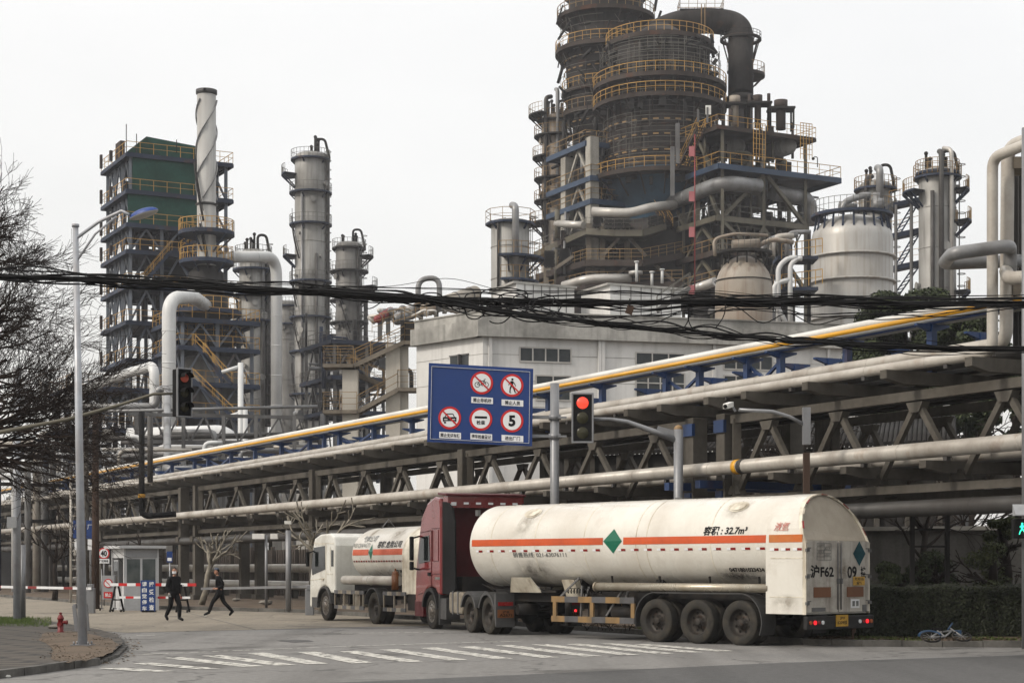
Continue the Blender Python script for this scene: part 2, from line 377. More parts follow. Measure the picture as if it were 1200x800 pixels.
# overcast cloud layer: brighter towards the zenith, faint cloud mottling
bg2=N.new('ShaderNodeBackground'); tc=N.new('ShaderNodeTexCoord'); sx=N.new('ShaderNodeSeparateXYZ'); L.new(tc.outputs['Generated'],sx.inputs[0])
mr=N.new('ShaderNodeMapRange'); mr.inputs[1].default_value=0; mr.inputs[2].default_value=1; mr.inputs[3].default_value=.76; mr.inputs[4].default_value=1.38; L.new(sx.outputs[2],mr.inputs[0])
ns=N.new('ShaderNodeTexNoise'); ns.inputs['Scale'].default_value=3; ns.inputs['Detail'].default_value=4; mp=N.new('ShaderNodeMapping'); mp.inputs['Scale'].default_value=(1,1,2.5); L.new(tc.outputs['Generated'],mp.inputs[0]); L.new(mp.outputs[0],ns.inputs['Vector'])
m2=N.new('ShaderNodeMapRange'); m2.inputs[1].default_value=.3; m2.inputs[2].default_value=.7; m2.inputs[3].default_value=.93; m2.inputs[4].default_value=1.03; L.new(ns.outputs['Fac'],m2.inputs[0])
mm=N.new('ShaderNodeMath'); mm.operation='MULTIPLY'; L.new(mr.outputs[0],mm.inputs[0]); L.new(m2.outputs[0],mm.inputs[1]); L.new(mm.outputs[0],bg2.inputs[1])
bg2.inputs[0].default_value=(1.0,.972,.925,1)
ad=N.new('ShaderNodeAddShader'); L.new(bg.outputs[0],ad.inputs[0]); L.new(bg2.outputs[0],ad.inputs[1]); L.new(ad.outputs[0],N['World Output'].inputs[0])
sc.view_settings.view_transform='Standard'; sc.view_settings.look='None'; sc.view_settings.exposure=0; sc.view_settings.gamma=1
sc.render.engine='CYCLES'; sc.cycles.max_bounces=5; sc.cycles.diffuse_bounces=3; sc.cycles.volume_bounces=0; sc.cycles.transparent_max_bounces=6; sc.cycles.use_denoising=True
# ------------------------------------------------------------------ ground
def ground_mat(name,c1,c2,c3,big=.08,crack=True,tracks=False,rough=.9):
    m=bpy.data.materials.new(name); m.use_nodes=True; nt=m.node_tree; N=nt.nodes; L=nt.links; b=N['Principled BSDF']; b.inputs['Roughness'].default_value=rough; b.inputs['Specular IOR Level'].default_value=.3
    tc=N.new('ShaderNodeTexCoord'); mp=N.new('ShaderNodeMapping'); mp.inputs['Rotation'].default_value=(0,0,R(-25)); mp.inputs['Scale'].default_value=(1,.3,1); L.new(tc.outputs['Object'],mp.inputs[0])
    def nz(s,v,d=6):
        n=N.new('ShaderNodeTexNoise'); n.inputs['Scale'].default_value=s; n.inputs['Detail'].default_value=d; L.new(v,n.inputs['Vector']); return n.outputs['Fac']
    def rmp(x,a,c): 
        r=N.new('ShaderNodeMapRange'); r.inputs[1].default_value=a; r.inputs[2].default_value=c; L.new(x,r.inputs[0]); return r.outputs[0]
    def mix(f,a,c,mode='MIX'):
        x=N.new('ShaderNodeMix'); x.data_type='RGBA'; x.blend_type=mode
        if hasattr(f,'links'): L.new(f,x.inputs[0])
        else: x.inputs[0].default_value=f
        for i,q in ((6,a),(7,c)):
            if hasattr(q,'links'): L.new(q,x.inputs[i])
            else: x.inputs[i].default_value=(*q,1)
        return x.outputs[2]
    c=mix(rmp(nz(big,mp.outputs[0]),.35,.65),c1,c2); c=mix(rmp(nz(.6,mp.outputs[0],8),.58,.8),c,c3)
    c=mix(rmp(nz(.25,tc.outputs['Object'],9),.6,.66),c,c3); mt=N.new('ShaderNodeMapping'); mt.inputs['Rotation'].default_value=(0,0,R(-24)); mt.inputs['Scale'].default_value=(1.1,.035,1); L.new(tc.outputs['Object'],mt.inputs[0]); q_=N.new('ShaderNodeMath'); q_.operation='MULTIPLY'; q_.inputs[1].default_value=.55; L.new(rmp(nz(.8,mt.outputs[0],3),.5,.7),q_.inputs[0]); c=mix(q_.outputs[0],c,c3)
    g=nz(55,tc.outputs['Object'],2); c=mix(.55,c,mix(g,(0,0,0),(1,1,1)),'OVERLAY'); c=mix(.4,c,mix(nz(7,tc.outputs['Object'],6),(0,0,0),(1,1,1)),'OVERLAY')
    if crack:
        vo=N.new('ShaderNodeTexVoronoi'); vo.feature='DISTANCE_TO_EDGE'; vo.inputs['Scale'].default_value=.22
        dn=N.new('ShaderNodeTexNoise'); dn.inputs['Scale'].default_value=1.2; L.new(tc.outputs['Object'],dn.inputs['Vector']); am=N.new('ShaderNodeVectorMath'); am.operation='ADD'; sm=N.new('ShaderNodeVectorMath'); sm.operation='SCALE'; sm.inputs['Scale'].default_value=1.5; L.new(dn.outputs['Color'],sm.inputs[0]); L.new(sm.outputs[0],am.inputs[0]); L.new(tc.outputs['Object'],am.inputs[1]); L.new(am.outputs[0],vo.inputs['Vector'])
        lt=N.new('ShaderNodeMapRange'); lt.inputs[1].default_value=.004; lt.inputs[2].default_value=.016; lt.inputs[3].default_value=.55; lt.inputs[4].default_value=0; L.new(vo.outputs[0],lt.inputs[0])
        c=mix(lt.outputs[0],c,tuple(x*.35 for x in c3))
    L.new(c,b.inputs['Base Color'])
    bp=N.new('ShaderNodeBump'); bp.inputs['Strength'].default_value=.3; bp.inputs['Distance'].default_value=.01; L.new(g,bp.inputs['Height']); L.new(bp.outputs[0],b.inputs['Normal'])
    MATS[name]=m
ground_mat('asphalt_pale',(.185,.181,.173),(.140,.137,.132),(.085,.082,.078))
ground_mat('asphalt_dark',(.078,.077,.077),(.066,.066,.066),(.045,.045,.045),crack=False)
ground_mat('forecourt_concrete',(.215,.19,.15),(.185,.162,.13),(.125,.11,.09),big=.12)
ground_mat('bare_ground',(.075,.062,.05),(.055,.046,.038),(.03,.026,.022),crack=False)
def struct(name,mb,m,**k): return tag(mb.build(name,m,**k),kind='structure')
b=MB(); b.poly([(-700,-60,0),(700,-60,0),(700,900,0),(-700,900,0)]); struct('ground',b,'bare_ground')
# road: pale asphalt of the junction, dark strip of the near lane
b=MB(); b.poly([(-60,10,.004),(60,10,.004),(60,58,.004),(14,52,.004),(-4,66,.004),(-9,74,.004),(-60,110,.004)]); struct('road',b,'asphalt_pale')
b=MB(); nr=[G(-400,799),G(250,806),G(600,791),G(900,777),G(1200,767.5),G(1600,762),G(1600,1100),G(-400,1100)]; b.poly([(p.x,p.y,.008) for p in nr]); struct('near_road',b,'asphalt_dark')
fc=[G(148,741),G(300,737.5),G(420,734.5),G(560,732),G(640,728),G(480,716),G(360,706),G(180,700),G(-200,688),G(-700,690),G(-700,726),G(-100,728),G(60,735)]
b=MB(); b.poly([(p.x,p.y,.010) for p in fc]); struct('forecourt_pavement',b,'forecourt_concrete')
# pavement joints of the forecourt slabs
b=MB()
for (a,c) in ((G(110,727),G(560,722)),(G(60,719),G(470,715.5)),(G(150,735),G(560,728)),(G(200,713),G(300,738)),(G(400,716),G(560,733)),(G(20,709),G(260,713))):
    d=(c-a).normalized(); s_=V(-d.y,d.x,0)*.02; b.poly([V(*(a-s_)[:2],.014),V(*(a+s_)[:2],.014),V(*(c+s_)[:2],.014),V(*(c-s_)[:2],.014)])
struct('pavement_joints',b,'asphalt_dark')
b=MB()
for pts in (((325,750.5),(345,749.3),(362,750),(368,751.6),(342,752.6)),((700,748),(735,747),(760,748.5),(722,750))):
    p=[G(*q) for q in pts]; b.poly([V(q.x,q.y,.0105) for q in p])
struct('road_patch',b,'asphalt_dark')
# zebra crossing and stop line, worn paint
mk=bpy.data.materials.new('worn_paint'); mk.use_nodes=True; nt=mk.node_tree; N=nt.nodes; L=nt.links; pb=N['Principled BSDF']; pb.inputs['Base Color'].default_value=(.50,.49,.45,1); pb.inputs['Roughness'].default_value=.8
tc=N.new('ShaderNodeTexCoord'); n1=N.new('ShaderNodeTexNoise'); n1.inputs['Scale'].default_value=5; n1.inputs['Detail'].default_value=8; L.new(tc.outputs['Object'],n1.inputs['Vector'])
mr=N.new('ShaderNodeMapRange'); mr.inputs[1].default_value=.50; mr.inputs[2].default_value=.60; mr.inputs[3].default_value=.92; mr.inputs[4].default_value=.12; L.new(n1.outputs['Fac'],mr.inputs[0]); L.new(mr.outputs[0],pb.inputs['Alpha']); MATS['worn_paint']=mk
b=MB()
def stripe(p,q,wd,z=.013):
    p=G(*p); q=G(*q); s_=V(.87,.49,0).normalized()*wd/2
    b.poly([(p-s_).to_3d()+V(0,0,z),(p+s_)+V(0,0,z),(q+s_)+V(0,0,z),(q-s_)+V(0,0,z)])
for p,q in (((130,783),(190,787)),((165,777),(246,784)),((203,770.5),(296,781)),((248,768),(335,779.5)),((300,765),(372,778)),((360,764),(425,777)),((408,763),(485,775.5)),((455,761),(537,773.5)),((502,759),(590,772)),((545,757.5),(645,770.5)),((590,756),(695,769)),((632,755),(740,767.5)),((672,754.5),(780,766)),((712,754),(815,764.5)),((752,755),(850,763))): stripe(p,q,.44)
for p,q in (((163,767),(270,762.5)),((270,762.5),(400,757.5)),((400,757.5),(520,753.5)),((520,753.5),(610,751.2)),((160,744.5),(185,744.2)),((400,742),(520,740.5))):
    p=G(*p); q=G(*q); b.poly([V(p.x,p.y-.07,.012),V(q.x,q.y-.07,.012),V(q.x,q.y+.07,.012),V(p.x,p.y+.07,.012)])
struct('road_markings',b,'worn_paint')
def kerb_strip(name,pts,w_=.15,h=.15,seg=1.0):
    b=MB()
    for i in range(len(pts)-1):
        p,q=pts[i],pts[i+1]; d=q-p; L_=d.length; d.normalize(); s_=V(-d.y,d.x,0); k=max(1,round(L_/seg))
        for j in range(k):
            a=p+d*(L_*j/k+.008); c=p+d*(L_*(j+1)/k-.008); jz=random.uniform(-.012,.006); js=s_*random.uniform(-.012,.012)
            b.hexa([a+js,c+js,c+js+s_*w_,a+js+s_*w_]+[x+V(0,0,h+jz) for x in (a+js,c+js,c+js+s_*w_,a+js+s_*w_)])
    return struct(name,b,'kerb_stone')
# near left corner island
isl=[G(-260,800),G(-60,799.5),G(0,795),G(55,788),G(117,779)]
isr=[G(117,779),G(140,769),G(149,759.5),G(142,750),G(121,743),G(103,739.5),G(81,735),G(27,728),G(-60,722),G(-260,718)]
kerb_strip('near_kerb',isl); 
# broken lower kerb round the corner
kerb_strip('corner_kerb',isr[:5],.14,.07,.6)
inner=[p+V(-.1,.05,0) for p in isl+isr[1:]]
mb=MB(); mb.poly([V(p.x,p.y,.135) for p in inner]); 
pv=bpy.data.materials.new('brick_pavers'); pv.use_nodes=True; nt=pv.node_tree; N=nt.nodes; L=nt.links; pb=N['Principled BSDF']; pb.inputs['Roughness'].default_value=.9
tc=N.new('ShaderNodeTexCoord'); bk=N.new('ShaderNodeTexBrick'); bk.inputs['Scale'].default_value=.42; bk.inputs['Color1'].default_value=(.075,.062,.048,1); bk.inputs['Color2'].default_value=(.045,.038,.031,1); bk.inputs['Mortar'].default_value=(.012,.011,.01,1); bk.inputs['Mortar Size'].default_value=.045
mpn=N.new('ShaderNodeMapping'); mpn.inputs['Rotation'].default_value=(0,0,R(14)); L.new(tc.outputs['Object'],mpn.inputs[0]); L.new(mpn.outputs[0],bk.inputs['Vector'])
n1=N.new('ShaderNodeTexNoise'); n1.inputs['Scale'].default_value=.9; n1.inputs['Detail'].default_value=8; L.new(tc.outputs['Object'],n1.inputs['Vector']); r1=N.new('ShaderNodeMapRange'); r1.inputs[1].default_value=.42; r1.inputs[2].default_value=.62; L.new(n1.outputs['Fac'],r1.inputs[0])
mx=N.new('ShaderNodeMix'); mx.data_type='RGBA'; mx.inputs[7].default_value=(.05,.042,.032,1); mf=N.new('ShaderNodeMath'); mf.operation='MULTIPLY'; mf.inputs[1].default_value=.4; L.new(r1.outputs[0],mf.inputs[0]); L.new(mf.outputs[0],mx.inputs[0]); L.new(bk.outputs['Color'],mx.inputs[6]); L.new(mx.outputs[2],pb.inputs['Base Color'])
bp=N.new('ShaderNodeBump'); bp.inputs['Strength'].default_value=.6; bp.inputs['Distance'].default_value=.02; L.new(bk.outputs['Fac'],bp.inputs['Height']); bp.invert=True; L.new(bp.outputs[0],pb.inputs['Normal']); MATS['brick_pavers']=pv
struct('sidewalk',mb,'brick_pavers')
# bare soil heap round the lamp foot, drawn over the pavers
random.seed(3)
cpts=[G(58,773,.135),G(80,777,.135),G(108,773,.135),G(132,764,.135),G(140,756,.135),G(130,748,.135),G(105,742,.135),G(80,739,.135),G(50,741,.135),G(46,750,.135),G(62,760,.135)]
cc=sum(cpts,V(0,0,0))/len(cpts); mb=MB(); vs=[cc+V(0,0,.05)]; n_=len(cpts)*4
for i in range(n_):
    a=i/4; p=cpts[int(a)%len(cpts)].lerp(cpts[(int(a)+1)%len(cpts)],a%1); p=cc+(p-cc)*random.uniform(.93,1.02); vs.append(V(p.x,p.y,.141))
for i in range(n_): q=cc+(vs[i+1]-cc)*.6; vs.append(V(q.x,q.y,.165+random.uniform(-.01,.015)))
mb.add(vs,[(1+i,1+(i+1)%n_,1+n_+(i+1)%n_,1+n_+i) for i in range(n_)]+[(0,1+n_+i,1+n_+(i+1)%n_) for i in range(n_)],True); struct('soil_patch',mb,'soil')
# far pavement, verge under the rack
fk=[G(-500,688),G(0,699),G(130,709.5),G(187,713.5),G(357,718),G(470,725),G(600,733),G(690,739.5),G(750,743.5),G(860,750.5),G(940,755),G(1010,757.3),G(1200,758.5),G(1500,760)]
kerb_strip('far_kerb',fk,.2,.15,1.0)
mb=MB(); back=[p+V(2.5,260,0) if i else p+V(-60,200,0) for i,p in enumerate(fk)]
mb.poly([V(p.x,p.y+.15,.13) for p in fk]+[V(300,300,.13),V(-300,300,.13)]); struct('verge_ground',mb,'soil')
# leaf litter, stones
def scatter(name,label_kind,m,n,region,size,z0=.14,seed=1,flat=True):
    random.seed(seed); b=MB()
    for i in range(n):
        p=region(); s_=random.uniform(*size); a=random.uniform(0,PI); c,s2=math.cos(a)*s_,math.sin(a)*s_; dz=random.uniform(0,s_*.8)
        b.poly([p+V(c,s2,z0),p+V(-s2,c,z0+dz),p+V(-c,-s2,z0+dz*.4),p+V(s2,-c,z0+.01)])
    return tag(b.build(name,m),kind='stuff')
def reg_verge():
    i=random.choice([6,7,8,9,10,11,11,11,12]); p=fk[i].lerp(fk[min(i+1,13)],random.random()); return V(p.x+random.uniform(0,.3),p.y+random.uniform(.3,2.4),0)
scatter('fallen_leaves','',['leaf_litter'],2600,reg_verge,(.02,.06),.135,2)
def reg_corner(): 
    i=random.choice([0,1,2,3,4]); p=isr[i].lerp(isr[i+1],random.random()); return V(p.x+random.uniform(-.9,.35),p.y+random.uniform(-.5,.4),0)
o=scatter('gutter_debris','',['leaf_litter'],700,reg_corner,(.015,.05),.02,3)
def reg_soil(): 
    p=random.choice(cpts).lerp(cc,random.random()); return V(p.x+random.uniform(-.3,.3),p.y+random.uniform(-.3,.3),0)
scatter('soil_litter','',['leaf_litter'],900,reg_soil,(.01,.03),.16,4)
# grass tufts on the island
random.seed(5); b=MB()
for i in range(9000):
    p=G(random.uniform(-60,36),random.uniform(724.5,730.5)+0,.13)
    if random.random()<.3: p=G(random.uniform(-60,60),random.uniform(724,734),.13)
    h=random.uniform(.04,.13); a=random.uniform(0,PI); l=V(random.uniform(-.04,.04),random.uniform(-.04,.04),h); s_=V(math.cos(a),math.sin(a),0)*.008; p.z=.13
    b.poly([p-s_,p+s_,p+l])
tag(b.build('grass','grass_green'),kind='stuff')
# loose kerb lumps and litter
for i,(px,py,s_,lb,m) in enumerate(((126,766,.24,'broken kerb lump fallen at the corner gutter beneath the street lamp','stone'),(63,742,.30,'pale flat stone slab lying left of the red hydrant','stone'),(312,712,.55,'long broken concrete block lying on the verge right of the walking guard','stone'),(277,707,.4,'heap of grey stones at the foot of the pale pollarded tree','stone'),(8,794,.13,'crumpled white litter in the gutter at the near kerb','litter'),(241,722,.07,'small white scrap on the forecourt between the two men','litter'))):
    random.seed(40+i); mb=MB(); p=G(px,py,.0); zb=.13 if py<745 and py!=722 else .0
    if py==722: zb=.012
    mb.sphere((0,0,0),s_/2,8,(1.2,.8,.45)); mb.v=[q*random.uniform(.78,1.15)+V(p.x,p.y,zb+s_*.2) for q in mb.v]; mb.s=[False]*len(mb.s)
    r_=thing('litter' if m=='litter' else 'stone_block',lb,'litter' if m=='litter' else 'stone',(p.x,p.y,zb)); mb.build('body',m,r_)
# ------------------------------------------------------------------ vehicles
X_,Y_,Z_=V(1,0,0),V(0,1,0),V(0,0,1)
def wheel(parent,c,side,r=.52,w=.28,kind='steel',dual=False,dust='rubber'):
    """side -1 = left (outer face towards -x)"""
    c=Vector(c); ax=Y_; ay=Z_; az=V(side,0,0)
    def tyre(off):
        b=MB(); h=w/2
        prof=[(r*.60,h*.80),(r*.66,h*.98),(r*.80,h*1.0),(r*.93,h*.92),(r*.985,h*.78),(r,h*.6)]
        for g in (.45,.15,-.15,-.45): prof+=[(r,h*(g+.06)),(r*.975,h*(g+.045)),(r*.975,h*(g-.045)),(r,h*(g-.06))]
        prof+=[(r,-h*.6),(r*.985,-h*.78),(r*.93,-h*.92),(r*.80,-h),(r*.66,-h*.98),(r*.6,-h*.8)]
        b.lathe(prof,c+az*off,40,ax=ax,ay=ay,az=az); return b
    t=tyre(0)
    if dual: 
        t2=tyre(-w-.05); t.add(t2.v,t2.f,True)
    wh=t.build('wheel',dust,parent)
    b=MB()
    if kind=='steel':   # dished rim
        b.lathe([(r*.62,w*.42),(r*.60,w*.36),(r*.56,w*.1),(r*.50,-w*.05),(r*.33,-w*.10),(r*.30,w*.0),(r*.17,w*.02),(r*.17,w*.32),(r*.13,w*.36),(.001,w*.37)],c,32,ax=ax,ay=ay,az=az)
        b.lathe([(r*.62,w*.42),(r*.645,w*.44),(r*.66,w*.40)],c,32,ax=ax,ay=ay,az=az)
        for i in range(10):
            t_=2*PI*i/10; p=c+ax*math.cos(t_)*r*.24+ay*math.sin(t_)*r*.24; b.tube(p,p+az*w*.1,.018,6)
    else:
        b.lathe([(r*.62,w*.40),(r*.645,w*.44),(r*.60,w*.46),(r*.50,w*.40),(r*.42,w*.44),(r*.34,w*.50),(r*.28,w*.50),(r*.25,w*.62),(r*.12,w*.66),(.001,w*.66)],c,32,ax=ax,ay=ay,az=az)
        for i in range(10):
            t_=2*PI*i/10; p=c+ax*math.cos(t_)*r*.31+ay*math.sin(t_)*r*.31; b.tube(p+az*w*.45,p+az*w*.62,.02,6)
    b.build('rim','rim_grey' if kind=='steel' else 'alloy',wh)
    b=MB()
    if kind=='steel':
        for i in range(8):
            t_=2*PI*(i+.5)/8; p=c+ax*math.cos(t_)*r*.42+ay*math.sin(t_)*r*.42; q=MB(); b.lathe([(.034,-w*.055),(.0005,-w*.05)],p,10,ax=ax,ay=ay,az=az)
    else:
        for i in range(10):
            t_=2*PI*(i+.5)/10; p=c+ax*math.cos(t_)*r*.47+ay*math.sin(t_)*r*.47; b.lathe([(.03,w*.425),(.0005,w*.43)],p,10,ax=ax,ay=ay,az=az)
    b.build('hub_holes','black_matte',wh)
    return wh
def arcband(b,c,r,w,a0,a1,n=14,th=.02):   # mudguard arch about x axis
    c=Vector(c)
    for i in range(n):
        ps=[]
        for t in (a0+(a1-a0)*i/n,a0+(a1-a0)*(i+1)/n):
            u=Y_*math.cos(t)+Z_*math.sin(t); ps.append((c+u*r,c+u*(r+th)))
        (a,a2),(d,d2)=ps; h=X_*w/2
        b.hexa([a-h,a+h,d+h,d-h,a2-h,a2+h,d2+h,d2-h])
def extr(b,poly,x0,x1): # poly in (y,z)
    b.prism([V(x0,y,z) for y,z in poly],V(x1-x0,0,0))

# ======== tanker semi trailer
T=thing('tanker_semi_trailer','long cream cylindrical tank semi-trailer with orange stripe behind the red tractor','semi-trailer',(7.46,40.95,0),R(43),world=False)
TR=1.10; TZ=2.40; TY0=1.05; TY1=11.35
def cyl(y,a,r=TR,zc=TZ): # a=angle from -x (left) upwards
    return V(-r*math.cos(a),y,zc+r*math.sin(a))
b=MB()
prof=[(TR,TY0-.02),(TR,TY1)]+[(TR*math.cos(t),TY1+.48*math.sin(t)) for t in [R(x) for x in (12,25,38,50,62,73,82,89.9)]]
b.lathe(prof,(0,0,TZ),72,ax=X_,ay=Z_,az=Y_)
shell=b.build('tank_shell','cream',T)
b=MB()
for y in (2.9,4.95,5.3,7.1,8.9,10.6): b.lathe([(TR+.001,y-.016),(TR+.006,y-.01),(TR+.006,y+.01),(TR+.001,y+.016)],(0,0,TZ),72,ax=X_,ay=Z_,az=Y_)
b.build('weld_seam','cream_dirty',shell)
def band(b,y0,y1,a0,a1,r,side=-1,n=24,m=3,zc=TZ):
    vs=[]
    for i in range(n+1):
        y=y0+(y1-y0)*i/n
        for j in range(m+1):
            a=a0+(a1-a0)*j/m; vs.append(V(side*r*math.cos(a),y,zc+r*math.sin(a)))
    b.add(vs,[(i*(m+1)+j,i*(m+1)+j+1,(i+1)*(m+1)+j+1,(i+1)*(m+1)+j) for i in range(n) for j in range(m)],True)
b=MB()
for sd in (-1,1):
    band(b,TY0,5.72,-.02,.14,TR+.008,sd); band(b,6.42,TY1,-.02,.14,TR+.008,sd)
b.build('side_stripe','orange_paint',shell)
b=MB()
for i in range(23):
    y=1.25+i*.44
    if 5.75<y<6.35: continue
    for sd in (-1,1):
        b.mi(0); band(b,y,y+.15,-.165,-.115,TR+.009,sd,2,1); b.mi(1); band(b,y+.15,y+.26,-.165,-.115,TR+.009,sd,2,1)
b.build('reflector_tape',['lens_red_off','sign_white'],shell)
b=MB(); c=V(0,6.08,0)
def curved(yc,ac,r=TR+.010,k=1): # text right dir = decreasing y when seen from the left
    return lambda x,y: cyl(yc-x*k,ac+y/TR,r)
b.add([cyl(6.08,.06+.28,TR+.012),cyl(5.76,.06,TR+.014),cyl(6.08,.06-.28,TR+.012),cyl(6.40,.06,TR+.014)],[(3,2,1,0)]); b.build('hazard_diamond','green_mark',shell)
b=MB(); text(b,'容积 : 32.7m³',(0,0,0),None,None,w=1.34,h=.225,shear=.18,bold=.028,fn=curved(2.46,.255)); b.build('volume_lettering','black_ink',shell)
b=MB(); text(b,'销售热线: 021-63076111',(0,0,0),None,None,w=2.0,h=.14,bold=.012,fn=curved(8.75,-.235)); b.build('phone_lettering','faded_ink',shell)
b=MB(); text(b,'0471801023434',(0,0,0),None,None,w=1.05,h=.115,bold=.03,fn=curved(1.95,-.62)); b.build('serial_lettering','black_ink',shell)
# grimy manhole patches
def blotch(yc,ac,ry,ra,m,name,seed=1,tail=0):
    random.seed(seed); b=MB(); n=28; vs=[cyl(yc,ac,TR+.016)]
    for i in range(n):
        t=2*PI*i/n; k=random.uniform(.88,1.08); vs.append(cyl(yc+math.cos(t)*ry*k,ac+math.sin(t)*ra*k,TR+.012))
    b.add(vs,[(0,1+i,1+(i+1)%n) for i in range(n)],True); return b.build(name,m,shell)
stain=bpy.data.materials.new('grime_stain'); stain.use_nodes=True; nt=stain.node_tree; N=nt.nodes; L=nt.links; pb=N['Principled BSDF']; pb.inputs['Base Color'].default_value=(.20,.165,.12,1); pb.inputs['Roughness'].default_value=.9
tc=N.new('ShaderNodeTexCoord'); n1=N.new('ShaderNodeTexNoise'); n1.inputs['Scale'].default_value=3.5; n1.inputs['Detail'].default_value=9; n1.inputs['Roughness'].default_value=.7; L.new(tc.outputs['Object'],n1.inputs['Vector'])
at=N.new('ShaderNodeAttribute'); at.attribute_name='fade'; r1=N.new('ShaderNodeMapRange'); r1.inputs[1].default_value=.35; r1.inputs[2].default_value=.7; L.new(n1.outputs['Fac'],r1.inputs[0]); q=N.new('ShaderNodeMath'); q.operation='MULTIPLY'; L.new(r1.outputs[0],q.inputs[0]); L.new(at.outputs['Fac'],q.inputs[1]); L.new(q.outputs[0],pb.inputs['Alpha']); MATS['grime_stain']=stain
gr2=stain.copy(); gr2.name='grime_black'; gr2.node_tree.nodes['Principled BSDF'].inputs['Base Color'].default_value=(.03,.025,.02,1); MATS['grime_black']=gr2
def grime(y0,y1,a0,a1,m,name,lean=0,par=None,r=TR+.011,zc=TZ,k=1.0,fn=None):
    n1_,n2_=14,10; vs=[];fd=[]
    for i in range(n1_+1):
        for j in range(n2_+1):
            a=a0+(a1-a0)*j/n2_; y=y0+(y1-y0)*i/n1_+lean*(j/n2_)
            vs.append(fn(i/n1_,j/n2_) if fn else V(-r*math.cos(a),y,zc+r*math.sin(a))); e=min(1,2.2*min(i/n1_,1-i/n1_))*min(1,2.2*min(j/n2_,1-j/n2_)); fd.append(e*k*.62)
    b=MB(); b.add(vs,[(i*(n2_+1)+j,i*(n2_+1)+j+1,(i+1)*(n2_+1)+j+1,(i+1)*(n2_+1)+j) for i in range(n1_) for j in range(n2_)],True)
    o=b.build(name,m,par or shell); at=o.data.attributes.new('fade','FLOAT','POINT'); at.data.foreach_set('value',fd); return o
for (yc,s_) in ((9.35,3),(2.35,5)):
    b=MB(); 
    for (ry,k) in ((.30,.014),(.24,.03)):
        n=28; vs=[cyl(yc,.87,TR+k)]+[cyl(yc+math.cos(2*PI*i/n)*ry,.87+math.sin(2*PI*i/n)*ry*.62/TR,TR+k) for i in range(n)]; b.add(vs,[(0,1+i,1+(i+1)%n) for i in range(n)],True)
    b.build('manhole_cover','cream_dirty',shell)
    grime(yc-.42,yc+.42,.5,1.15,'grime_stain','rust_stain',par=shell,k=1.3)
grime(9.2,9.9,.15,.8,'grime_stain','rust_stain',lean=-.3,k=1.1); grime(8.3,9.9,-.95,-.3,'grime_black','grime_patch',k=1.5); grime(1.2,3.2,-1.0,-.5,'grime_black','grime_patch',k=1.6); grime(1.1,10.5,-1.2,-.75,'grime_stain','grime_patch',k=.8); grime(1.7,2.8,-.9,-.7,'grime_black','grime_patch',k=1.4,r=TR+.016)
# rear cabinet
AR=1.20; AZ=2.36
arch=[(-AR,.75),(-AR,AZ)]+[(-AR*math.cos(R(t)),AZ+1.15*math.sin(R(t))) for t in range(8,180,9)]+[(AR,AZ),(AR,.75)]
LN=lambda z: max(0,z-AZ)/1.15*.46
b=MB(); n=len(arch); b.add([V(x,.08+LN(z),z) for x,z in arch]+[V(x,TY0+.1,z) for x,z in arch],[tuple(range(n-1,-1,-1)),tuple(range(n,2*n))]+[(i,(i+1)%n,n+(i+1)%n,n+i) for i in range(n)]); cab=b.build('rear_cabinet','cream',T,bevel=.012)
b=MB(); n=len(arch)
for i in range(n-1):   # raised lip round the rear face
    (x,z),(x2,z2)=arch[i],arch[i+1]; k=.965
    a,e=LN(z),LN(z2); b.hexa([V(x,a,z),V(x*k,a,AZ+(z-AZ)*k),V(x*k,a+.1,AZ+(z-AZ)*k),V(x,a+.1,z),V(x2,e,z2),V(x2*k,e,AZ+(z2-AZ)*k),V(x2*k,e+.1,AZ+(z2-AZ)*k),V(x2,e+.1,z2)])
b.build('rear_lip','cream_dirty',cab)
b=MB(); b.prism([V(x*.962,.045+LN(z)*.97,AZ+.06+(z-AZ-.06)*.95 if z>AZ else AZ+.06) for x,z in arch if z>=AZ],V(0,.05,0)); b.build('rear_arch_panel','arch_beige',cab)
b=MB()
for i in range(1,n-2,2):
    (x,z_),(x2,z2)=arch[i],arch[i+1]; k=.985; b.mi(0 if (i//2)%2 else 1); b.bar(V(x*k,-.006+LN(z_),AZ+(z_-AZ)*k),V(x2*k,-.006+LN(z2),AZ+(z2-AZ)*k),.05,.012)
b.build('lip_tape',['lens_red_off','arch_beige'],cab)
b=MB(); b.mi(0); [band(b,TY0+.0,TY0+.0,0,0,TR)] if 0 else None
for k,(a0,a1,m) in enumerate(((-.02,.14,0),)):
    z0,z1=TZ+TR*math.sin(-.02),TZ+TR*math.sin(.14); b.hexa([V(-AR-.006,.10,z0),V(-AR+.01,.10,z0),V(-AR+.01,TY0,z0),V(-AR-.006,TY0,z0),V(-AR-.006,.10,z1),V(-AR+.01,.10,z1),V(-AR+.01,TY0,z1),V(-AR-.006,TY0,z1)])
b.build('side_stripe','orange_cab',cab)
b=MB(); text(b,'液氩',V(-AR-.012,.62,2.74),-Y_,Z_,w=.42,h=.2,shear=.15,bold=.01,fn=lambda x,y: V(-math.sqrt(max(.01,AR**2-((2.74+y-AZ)/1.15*AR)**2))-.014,.72-x,2.74+y)); b.build('gas_lettering','red_ink',cab)
b=MB()
for i in range(3):
    for k in (0,1): b.mi(k); b.box((-AR-.004,.18+i*.33+k*.12,2.22),(.012,.13,.055))
b.build('reflector_tape',['lens_red_off','sign_white'],cab)
b=MB(); b.box((-AR-.003,.55,2.02),(.008,.9,.02)); b.box((-AR-.003,.55,1.14),(.008,.95,.018)); b.build('panel_joint','cream_dirty',cab)
grime(0,1,0,1,'grime_stain','grime_patch',par=cab,k=1.2,fn=lambda i,j: V(-AR-.006,.12+.9*i,.78+.45*j))
